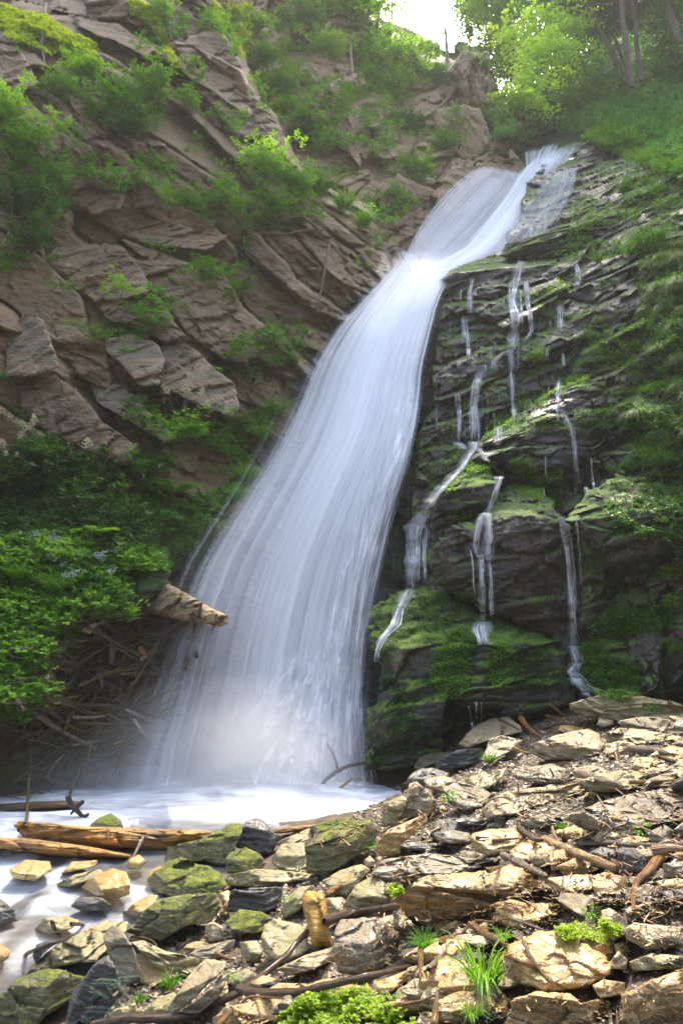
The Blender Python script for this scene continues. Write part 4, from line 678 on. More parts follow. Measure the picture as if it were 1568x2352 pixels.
# ---------------------------------------------------------------- trickles on the right rock face
m_trk = watermat('trickle_water', (.88, .91, .95), .30, .62, 9, 3.0, 1.15, .22, 5, .6)
def trickle(name, lines, label, tone=.95):
    """lines of (px, py, half width px): a thin film and a few bright threads following the rock surface"""
    V_, F_, U_, T_ = [], [], [], []; off = 0; gg = np.random.default_rng(len(label))
    for ln in lines:
        q = np.array(ln, float); cum = np.concatenate([[0], np.cumsum(np.hypot(np.diff(q[:, 0]), np.diff(q[:, 1])))]); n = max(6, int(cum[-1] / 3)); t = np.linspace(0, cum[-1], n); z = 0 * t
        x0, y, hw0 = [np.interp(t, cum, q[:, k]) for k in range(3)]; strands_ = [(0, 1.25, .42, 7)] if hw0.max() > 2.6 else [(0, 1, .8, 3)]
        if hw0.max() > 2.6:
            for k in range(int(min(7, 2 + hw0.max() / 2.6))): strands_.append((gg.uniform(-.75, .75), gg.uniform(.14, .30), gg.uniform(.6, 1), 3))
        for (so, sw, st, nu) in strands_:
            sl_ = gg.uniform(0, 99); x = x0 + 1.2 * vn(np.stack([t * .05, z, z + off], -1), 3) + (so + .45 * vn(np.stack([t * .022, z + sl_, z], -1), 5) * (so != 0)) * hw0; hw = np.maximum(.7, hw0 * sw) * (1 + .45 * vn(np.stack([t * .05, z + sl_, z], -1), 9))
            d = np.array([min(zb(a, b, 1), zb(a - 4, b, 1), zb(a + 4, b, 1)) for a, b in zip(x, y)])
            e = np.concatenate([np.full(5, d[0]), d, np.full(5, d[-1])]); d = np.array([e[i + 2:i + 9].min() for i in range(n)]) - .04 - .012 * (so != 0)
            u = np.linspace(-1, 1, nu)[None]; X = x[:, None] + u * hw[:, None]; Y = y[:, None] + 0 * u; D = d[:, None] + .02 * u * u
            V_.append(P(X, Y, D).reshape(-1, 3)); F_.append(gridfaces(n, nu) + off); off += n * nu
            U_.append(np.stack([(u * .5 + .5) * (1 if nu == 7 else .3) + 0 * X + sl_, (t / 150)[:, None] + 0 * X], -1).reshape(-1, 2))
            a0 = gg.uniform(0, .25) if so else 0; a1 = gg.uniform(.8, 1) if so else 1; tt = t / cum[-1]
            T_.append(((1 - np.abs(u) ** 2.2 * .92) * (sst(a0, a0 + (.08 if so else .025), tt) * (1 - .7 * sst(a1 - .2, a1, tt)) * (.8 + .35 * vn(np.stack([t * .03, z + sl_, z], -1), 4)))[:, None] * tone * st).reshape(-1))
    return centred(name, np.concatenate(V_), np.concatenate(F_), m_trk, None, label, 'trickle', 'trickles running down the right rock face', uv=np.concatenate(U_), tone=np.concatenate(T_))
def L(cf, pts, w=None): return [(*cf([(a[0], a[1])])[0], (a[2] if len(a) > 2 else w)) for a in pts]
TR = [([L(C4, [(825, 20), (800, 100), (785, 200), (797, 300), (785, 400), (772, 445)], 11), L(C4, [(780, 110), (770, 160), (780, 260), (790, 330)], 5), L(C4, [(775, 430), (740, 445), (700, 485), (690, 520)], 7), L(C4, [(775, 430), (778, 500), (785, 600), (793, 755)], 5)], 'widest upper trickle dropping over the stepped ledges in the middle'),
 ([L(C4, [(602, 100), (585, 170), (592, 262)], 6), L(C4, [(555, 275), (560, 340), (562, 390)], 5), L(C4, [(572, 290), (582, 380), (588, 475)], 6), L(C4, [(550, 150), (545, 210)], 2)], 'trickle in two drops at the left end of the upper ledges'),
 ([L(C4, [(843, 110), (850, 160), (862, 250), (872, 345), (835, 400)], 6), L(C4, [(818, 150), (826, 260), (830, 330)], 3)], 'thin crooked trickle just right of the widest one'),
 ([L(C4, [(658, 495), (640, 530), (618, 590), (608, 700), (615, 850)], 9), L(C4, [(660, 497), (662, 530)], 3), L(C4, [(600, 760), (598, 850)], 2)], 'bright trickle falling to the fork above the twin mossy boulders'),
 ([L(C4, [(522, 635), (522, 700)], 2), L(C4, [(538, 630), (541, 740), (538, 850)], 4)], 'hair thin trickle left of the bright one'),
 ([L(C4, [(525, 850), (560, 885), (600, 885), (570, 930), (540, 975), (490, 1030), (440, 1085), (400, 1140), (375, 1180)], 11), L(C4, [(610, 850), (600, 900)], 12)], 'slanting run of white water between the moss shoulder and the boulder'),
 ([L(C6, [(375, 0, 14), (335, 70, 22), (325, 160, 20), (322, 260, 12), (320, 356, 10)]), L(C6, [(372, 20, 8), (390, 90, 6), (378, 180, 5), (385, 330, 4)]), L(C6, [(300, 110), (298, 240)], 3), L(C6, [(355, 140), (352, 320)], 3), L(C6, [(318, 350, 14), (285, 410, 14), (245, 520, 12), (195, 575, 10), (170, 630, 8), (160, 690, 5)])], 'broad braided trickle beside the moss shoulder, sliding on over the mound'),
 ([L(C4, [(625, 880), (650, 920), (690, 965), (725, 995), (715, 1050), (695, 1100), (670, 1176)], 9), L(C6, [(672, 0), (676, 120), (672, 220)], 10), L(C6, [(678, 220), (686, 330), (690, 480)], 5), L(C6, [(655, 0), (630, 60), (612, 150), (635, 210)], 8), L(C6, [(638, 190), (642, 300), (645, 400), (648, 505)], 7), L(C6, [(592, 170), (602, 260), (612, 390)], 2.5), L(C6, [(650, 500, 14), (640, 540, 18), (650, 590, 14), (665, 610, 24)])], 'double trickle off the right side of the twin boulders onto the mound'),
 ([L(C4, [(997, 560), (993, 640), (998, 700)], 6), L(C4, [(998, 700), (1030, 740), (1055, 800), (1068, 880), (1078, 960), (1086, 1035)], 6), L(C4, [(985, 690), (995, 760)], 4)], 'faint trickle down the face of the slanting dark buttress'),
 ([L(C6, [(1003, 15, 8), (1022, 70, 12), (1038, 160, 13), (1047, 260, 12), (1055, 380, 11), (1060, 500, 11), (1064, 610, 9)]), L(C6, [(1064, 610, 14), (1080, 650, 13), (1088, 690, 13), (1052, 735, 16), (1085, 780, 18), (1130, 815, 20), (1195, 830, 18)]), L(C6, [(1070, 760), (1105, 810), (1130, 850)], 9)], 'long single plume at the right, ending on the layered slab'),
 ([L(C6, [(1075, 30), (1085, 120), (1095, 230), (1102, 350)], 3)], 'barely visible thread right of the long single plume'),
 ([L(C4, [(1005, 225), (1002, 345)], 7), L(C4, [(998, 350), (1015, 352)], 4)], 'short little fall on the ledge right of the crooked trickle'),
 ([L(C4, [(1072, 30), (1088, 80), (1078, 150)], 6)], 'short bright fall near the top right of the ledges'),
 ([L(C4, [(940, 420), (948, 495)], 3), L(C4, [(1014, 440), (1021, 510)], 4)], 'pair of short drips under the pale rock on the ledges'),
 ([L(C4, [(1144, 925), (1150, 1000), (1156, 1070)], 3), L(C4, [(1120, 1060), (1126, 1090)], 7)], 'thin drip ending in a spurt above the right boulder'),
 ([L(C4, [(933, 920), (936, 1010)], 2.5), L(C4, [(930, 1060), (932, 1110)], 2)], 'thin broken drip left of the spurt'),
 ([L(C4, [(722, 780), (716, 870)], 8)], 'small misty drop beside the start of the slanting buttress'),
 ([L(C6, [(580, 880), (590, 940), (600, 990)], 4), L(C6, [(620, 870), (618, 960)], 4), L(C6, [(640, 870), (640, 960)], 2)], 'three small drips under the lower mossy ledges')]
for k, (ln, lb) in enumerate(TR): trickle('trickle', ln, lb, 1.0 if k not in (8, 10, 16) else .6)
g = random.Random(8); DR = []
for (x0, x1, y0, y1, n) in [(860, 1000, 690, 840, 26), (1010, 1110, 690, 830, 16), (1060, 1260, 870, 1010, 34), (1120, 1200, 760, 860, 14), (870, 940, 1190, 1350, 22), (930, 990, 1260, 1345, 10), (1170, 1330, 690, 760, 10), (1100, 1130, 1250, 1400, 5), (1000, 1060, 900, 1000, 8), (1250, 1350, 1080, 1140, 6)]:
    for _ in range(n):
        x = g.uniform(x0, x1); y = g.uniform(y0, y1 - 20); DR.append([(x, y, g.uniform(.7, 1.6)), (x + g.uniform(-1, 2), min(y1, y + g.uniform(20, 90)), .6)])
sd_ = trickle('dripping_water', DR, 'hair thin drips hanging under the ledges', .5); sd_['kind'] = 'stuff'; del sd_['category']; del sd_['group']
# ---------------------------------------------------------------- pool and stream
X, Y = np.meshgrid(np.linspace(-9, 1.6, 300), np.linspace(1.8, 9.6, 300)); Z = pool_z(X, Y)
pp = np.stack([X, Y, 0 * X], -1)
foam = sst(6.0, 6.5, Y) ; Z = Z + .02 * fbm(pp * 2.0, 3, 4) + .16 * np.exp(-((X + 1.35) / .9) ** 2 - ((Y - 8.0) / .7) ** 2) + .03 * fbm(pp * np.array([1.5, 4, 1]), 3, 6) * foam + (1 - foam) * .05 * fbm(pp * np.array([3, 2.2, 1]), 3, 12)
rip = fbm(pp * np.array([1.6, .8, 1]) + .8 * fbm(pp * .9, 2, 3)[..., None], 3, 22)
tn = foam * np.clip(.95 - .4 * sst(.9, 1.6, X) + .2 * vn(pp * 1.2, 5), 0, 1) + (1 - foam) * np.clip(.14 + 1.0 * sst(.05, .38, rip), 0, .9)
m = M('foaming_water'); at = m.n('Attribute', attribute_name='tone').outputs['Fac']; uv = m.co('Object')
nn = m.noise(m.map(uv, (1.0, 3.2, 1), (0, 0, R(10))), 1.7, 6, .6, 1.2)
al = m.math('MULTIPLY', at, m.math('ADD', m.ramp(nn, [(.3, .55), (.62, 1.0)]), .0), True)
d = m.n('BsdfDiffuse'); m.l(m.ramp(m.noise(m.map(uv, (1.2, 3.5, 1)), 2.0, 6, .65, 1.0), [(.3, (.36, .41, .46)), (.55, (.66, .70, .76))]), d.inputs[0]); wtr = m.pr((.30, .33, .26), .08, m.bump(nn, .15, .05), .5)
tp = m.n('BsdfTransparent'); tp.inputs[0].default_value = (.84, .82, .66, 1); fr_ = m.n('Fresnel'); fr_.inputs[0].default_value = 1.33
gl = m.n('BsdfGlossy'); gl.inputs['Roughness'].default_value = .12; m1 = m.n('MixShader'); m.l(fr_.outputs[0], m1.inputs[0]); m.l(tp.outputs[0], m1.inputs[1]); m.l(gl.outputs[0], m1.inputs[2])
m2 = m.n('MixShader'); m.l(al, m2.inputs[0]); m.l(m1.outputs[0], m2.inputs[1]); m.l(d.outputs[0], m2.inputs[2]); m_pool = m.surf(m2.outputs[0])
ob('water', mkmesh('water', np.stack([X, Y, Z], -1).reshape(-1, 3), gridfaces(*X.shape), [m_pool], None, tn.reshape(-1)), label='foaming pool and the shallow stream leaving it', kind='structure')
# spray hanging over the foot of the fall
def mist(name, loc, sc, dens, label):
    bm = bmesh.new(); bmesh.ops.create_icosphere(bm, subdivisions=3, radius=1); me = bpy.data.meshes.new(name); bm.to_mesh(me); bm.free()
    m = M(name); v = m.n('VolumePrincipled'); v.inputs['Color'].default_value = (.96, .98, 1, 1); v.inputs['Anisotropy'].default_value = .2
    c = m.co('Object'); ln = m.n('VectorMath', operation='LENGTH'); m.l(c, ln.inputs[0]); fall_ = m.ramp(ln.outputs['Value'], [(0, 1.), (.35, .62), (.7, .2), (1, 0.)])
    nz = m.ramp(m.noise(m.map(c, (1.3, 1.3, 1.3)), 1.6, 3, .5), [(.3, .4), (.7, 1.3)])
    m.l(m.math('MULTIPLY', m.math('MULTIPLY', fall_, nz), dens), v.inputs['Density']); m.l(v.outputs[0], m.out.inputs['Volume']); me.materials.append(m.m)
    o = ob(name, me, label=label, kind='stuff', loc=loc); o.scale = sc; return o
mist('spray_mist', (-1.25, 7.75, .25), (1.6, .85, 1.0), 3.0, 'white spray boiling up where the waterfall strikes the pool')
mist('spray_mist', (-2.6, 7.7, .1), (1.6, .8, .6), 1.1, 'low spray drifting left from the foot of the waterfall')
mist('spray_mist', (-1.1, 8.3, 1.5), (1.9, .9, 1.9), .10, 'thin veil of spray around the lower waterfall')
mist('spray_mist', (1.35, 12.5, 8.0), (.9, .9, 1.1), .8, 'thin spray around the neck of the waterfall')
# ---------------------------------------------------------------- wood: logs, driftwood, sticks
def grainmat(name, dark, light, orange, ang, sc=1.0, rough=.6, coat=.2, moss=0):
    m = M(name); c = m.co(); g_ = m.map(c, (1.0 * sc, 7 * sc, 13 * sc), (0, R(ang), 0))
    a = m.noise(g_, 1.7, 9, .68, .7); b = m.noise(m.map(c, (1, 2, 3), (0, R(ang), 0)), 2.2 * sc, 4, .6)
    col = m.ramp(a, [(.36, dark), (.5, tuple((x + y) / 2 for x, y in zip(dark, light))), (.64, light)]); col = m.mix(m.ramp(b, [(.42, 0.), (.58, .85)]), col, orange)
    col = m.mix(1.0, col, m.ramp(m.noise(g_, 5, 3, .6), [(.3, .55), (.6, 1.15)]), 'MULTIPLY')
    n = m.bump(a, 1.0, .04); n = m.bump(m.noise(g_, 6, 5, .7), .6, .01, n); return m.surf(m.pr(col, rough, n, .45, coat))
m_olog = grainmat('orange_wet_wood', (.035, .02, .008), (.40, .24, .08), (.50, .24, .045), 3, 1.3)
m_dlog = grainmat('weathered_wood', (.05, .036, .022), (.42, .34, .22), (.30, .19, .08), 22, .9, .8, 0)
m_brn = grainmat('dark_wet_wood', (.02, .012, .006), (.11, .07, .035), (.18, .09, .03), 2, 1.0)
m_stump = grainmat('torn_stump_wood', (.07, .05, .035), (.36, .28, .19), (.26, .17, .10), 84, .45, .85, 0)
def wood(cf, poly, d, nrm, mat, name, label, cat, amp=.03, thick=.3, lay=(0, .2, 1), group=None, seed=0, fsc=4, rim=.3, edgep=3, cen=None):
    p = np.array(cf(poly)); c = p.mean(0) if cen is None else cf([cen])[0]
    return rock(cf(poly), d, [(c[0], c[1], 0, *nrm)], mat, name, label, cat, group, None, None, thick, amp, fsc, lay, seed, None, rim, edgep)
LG = 'logs at the edge of the pool'
d0 = float(ZGW[int((1955 + 200) / 2), 315])
wood(C7, [(62, 262), (80, 243), (200, 252), (400, 268), (700, 278), (980, 285), (985, 330), (860, 352), (765, 382), (600, 372), (400, 372), (250, 350), (110, 322), (90, 290)], d0 - .02, (0, -.95, .30), m_olog, 'log', 'thick orange splintered log with torn left end, mossy block on its right end', 'log', .06, .3, group=LG, seed=501)
wood(C7, [(-80, 318), (0, 318), (150, 325), (300, 345), (420, 362), (600, 398), (600, 412), (480, 412), (300, 408), (150, 395), (0, 372), (-80, 370)], d0 - .30, (0, -.95, .3), m_olog, 'log', 'thinner bright orange log in front of the thick one, running off the left edge', 'log', .05, .2, group=LG, seed=502)
wood(C7, [(-80, 165), (0, 165), (180, 152), (330, 148), (400, 158), (330, 182), (180, 192), (0, 208), (-80, 212)], float(ZGW[1033, 130]) - .05, (0, -.95, .3), m_brn, 'log', 'dark brown log half sunk in the foam at the left edge', 'log', .02, .2, group=LG, seed=503)
wood(C7, [(1230, 300), (1270, 275), (1420, 262), (1500, 258), (1440, 282), (1290, 302)], float(ZGW[1057, 445]) - .1, (0, -.9, .4), m_olog, 'log', 'short orange splintered wood behind the black slate', 'log', .02, .12, group=LG, seed=504)
wood(C7, [(1390, 600), (1410, 565), (1490, 575), (1500, 640), (1512, 740), (1530, 822), (1480, 815), (1442, 838), (1420, 760), (1392, 650)], gdepth(735, 2180) - .12, (-.1, -.8, .55), grainmat('yellow_bark', (.10, .05, .012), (.45, .27, .06), (.55, .30, .04), 85, 1.6), 'bark_slab', 'standing slab of yellow orange bark with split lower end', 'bark', .015, .06, (1, .2, .1), seed=505)
wood(C7, [(1490, 570), (1568, 505), (1640, 470), (1650, 500), (1568, 560), (1500, 592)], gdepth(775, 2060) - .1, (0, -.7, .7), m_olog, 'broken_branch', 'broken orange branch stub beside the standing bark', 'branch', .01, .08, seed=506)
dw = 7.78
wood(C5, [(578, 432), (600, 380), (628, 322), (685, 292), (745, 312), (855, 372), (950, 428), (1012, 458), (1046, 478), (1052, 508), (1005, 528), (900, 505), (800, 490), (700, 470), (620, 450)], dw, (-.85, -.72, .4), m_dlog, 'driftwood_log', 'huge weathered log with deep cracks jutting into the waterfall', 'log', .07, .8, (-.35, .1, 1), seed=507, fsc=3, edgep=4)
wood(C5, [(182, 650), (195, 618), (235, 612), (232, 700), (222, 790), (208, 850), (205, 760)], 7.15, (0, -1, .1), m_dlog, 'driftwood_board', 'pale tapering board standing in the driftwood pile', 'board', .01, .05, (1, 0, 0), seed=508)
wood(C5, [(290, 510), (340, 505), (360, 530), (300, 535), (250, 520)], 7.5, (0, -.8, .5), m_dlog, 'driftwood_board', 'mossy curled board on top of the driftwood pile', 'board', .01, .05, seed=509)
wood(C5, [(370, 550), (400, 520), (445, 508), (440, 525), (415, 560)], 7.4, (0, -.8, .5), m_dlog, 'driftwood_board', 'small pale splintered board on the driftwood pile', 'board', .01, .05, seed=510)
# torn stump on the crest, its roots gripping the tan cliff
ds = float(f_back(1090, 200)) - 1.0
st_ = thing('tree_stump', 'torn hollow tree stump gripping the top of the tan cliff', 'stump', P(np.array(1095.), np.array(250.), ds))
def stp(name, poly, dd, nrm, seed): 
    p = np.array(C2(poly)); c = p.mean(0); rock(C2(poly), ds + dd, [(c[0], c[1], 0, *nrm)], m_stump, name, None, parent=st_, thick=.7, amp=.14, fsc=1.6, lay=(1, 0, .15), seed=seed, rim=.3, edgep=4)
stp('torn_wood', [(500, 300), (530, 265), (555, 235), (585, 225), (605, 245), (600, 300), (590, 350), (560, 370), (520, 360), (480, 330)], 0, (-.3, -1, .2), 520)
stp('bark_shell', [(600, 300), (605, 262), (640, 262), (655, 232), (675, 245), (684, 290), (675, 330), (655, 360), (650, 410), (668, 450), (680, 495), (640, 500), (600, 480), (590, 430), (580, 380), (575, 345)], .15, (.2, -1, .1), 521)
def tube(pts, rad, ns=7, seed=0, knob=.12, n=None):
    q = np.array(pts, float); rad = np.asarray(rad, float) * np.ones(len(q)); cum = np.concatenate([[0], np.cumsum(np.linalg.norm(np.diff(q, axis=0), axis=1))]); n = n or max(6, int(len(q) * 5)); t = np.linspace(0, cum[-1], n)
    c = np.stack([np.interp(t, cum, q[:, k]) for k in range(3)], -1); r = np.interp(t, cum, rad)
    for _ in range(2): c[1:-1] = (c[:-2] + 2 * c[1:-1] + c[2:]) / 4
    tg = np.gradient(c, axis=0); tg /= np.linalg.norm(tg, axis=1)[:, None] + 1e-9
    a = np.cross(tg, [.3, 1, .2]); a /= np.linalg.norm(a, axis=1)[:, None] + 1e-9; b = np.cross(tg, a); th = np.linspace(0, 2 * math.pi, ns, endpoint=False)
    rr = r[:, None] * (1 + knob * vn(np.stack([t[:, None] * 6 / max(r.max() * 20, .1) + 0 * th, np.cos(th) + 0 * t[:, None], np.sin(th) + seed + 0 * t[:, None]], -1), seed) * 2)
    rr[0] *= .55; rr[-1] *= .45
    v = c[:, None] + a[:, None] * (np.cos(th) * rr)[..., None] + b[:, None] * (np.sin(th) * rr)[..., None]
    uv = np.stack([np.repeat(th[None] / 6.28, n, 0), np.repeat(t[:, None] / 1.0, ns, 1)], -1)[..., ::-1]
    f = gridfaces(n, ns, True); v = v.reshape(-1, 3); v = np.concatenate([v, c[:1], c[-1:]]); e0, e1 = n * ns, n * ns + 1; k = np.arange(ns)
    cap = np.concatenate([np.stack([k, k, (k + 1) % ns, 0 * k + e0], -1)[:, [3, 2, 1, 3]][:, :3], ]) if False else None
    return v[:-2], f, uv.reshape(-1, 2)
def join(parts):
    V, F_, U, o = [], [], [], 0
    for v, f, u in parts: V.append(v); F_.append(f + o); U.append(u); o += len(v)
    return np.concatenate(V), np.concatenate(F_), np.concatenate(U)
m_stk = woodmat('brown_stick', (.045, .025, .014), (.20, .12, .065), None, 1, .55, .15)
m_ost = woodmat('orange_stick', (.10, .045, .014), (.42, .23, .09), (.46, .20, .035), 1, .5, .2)
m_pst = woodmat('pale_stick', (.16, .12, .08), (.46, .38, .28), None, 1)
m_dst = woodmat('dead_branch', (.05, .035, .02), (.25, .19, .12), (.20, .13, .06), 1)
m_blk = woodmat('black_wet_limb', (.010, .007, .005), (.05, .036, .024), None, 1, .45, .2)
m_mst = woodmat('mossy_branch', (.05, .045, .014), (.24, .21, .075), (.15, .11, .04), 1)
def pxpath(pts, lift, flat=True, r=2):
    """resting path: the surface under each pixel, evened out, then raised a little"""
    q = np.array(pts, float); cum = np.concatenate([[0], np.cumsum(np.hypot(np.diff(q[:, 0]), np.diff(q[:, 1])))]); n = max(5, int(cum[-1] / 14)); t = np.linspace(0, cum[-1], n)
    x, y = np.interp(t, cum, q[:, 0]), np.interp(t, cum, q[:, 1]); d = np.array([zb(a, b, r) for a, b in zip(x, y)])
    k = np.polyfit(t, d, 2 if n > 6 else 1); s = np.polyval(k, t); s = s - max(0, np.percentile(s - d, 88)) - lift
    s = np.clip(s, d.min() - .35, d.max()); return P(x, y, s)
def stick(cf, pts, hw, mat, label, name='stick', cat='stick', group=None, lift=.012, taper=.6, forks=()):
    fx = 'foam' in label or 'left of the pool' in label or 'in the spray' in label; w0 = np.array(cf(pts)); dz = float(ZGW[int((w0[:, 1].max() + 200) / 2), int((w0[0, 0] + 200) / 2)]) - .05
    path = (lambda q: P(np.array(q)[:, 0], np.array(q)[:, 1], np.full(len(q), dz))) if fx else (lambda q: pxpath(q, lift))
    V = path(cf(pts)); d = V[:, 1].mean(); r0 = hw / F * d; taper = .22 if mat is m_ost else taper; parts = [tube(V, np.linspace(r0, r0 * taper, len(V)), 9, int(pts[0][0]) % 97, .14)]
    for fk in forks: W = path(cf(fk[0])); parts.append(tube(W, np.linspace(fk[1] / F * d, fk[1] / F * d * .5, len(W)), 7, 3))
    v, f, u = join(parts); return centred(name, v, f, mat, None, label, cat, group, uv=u)
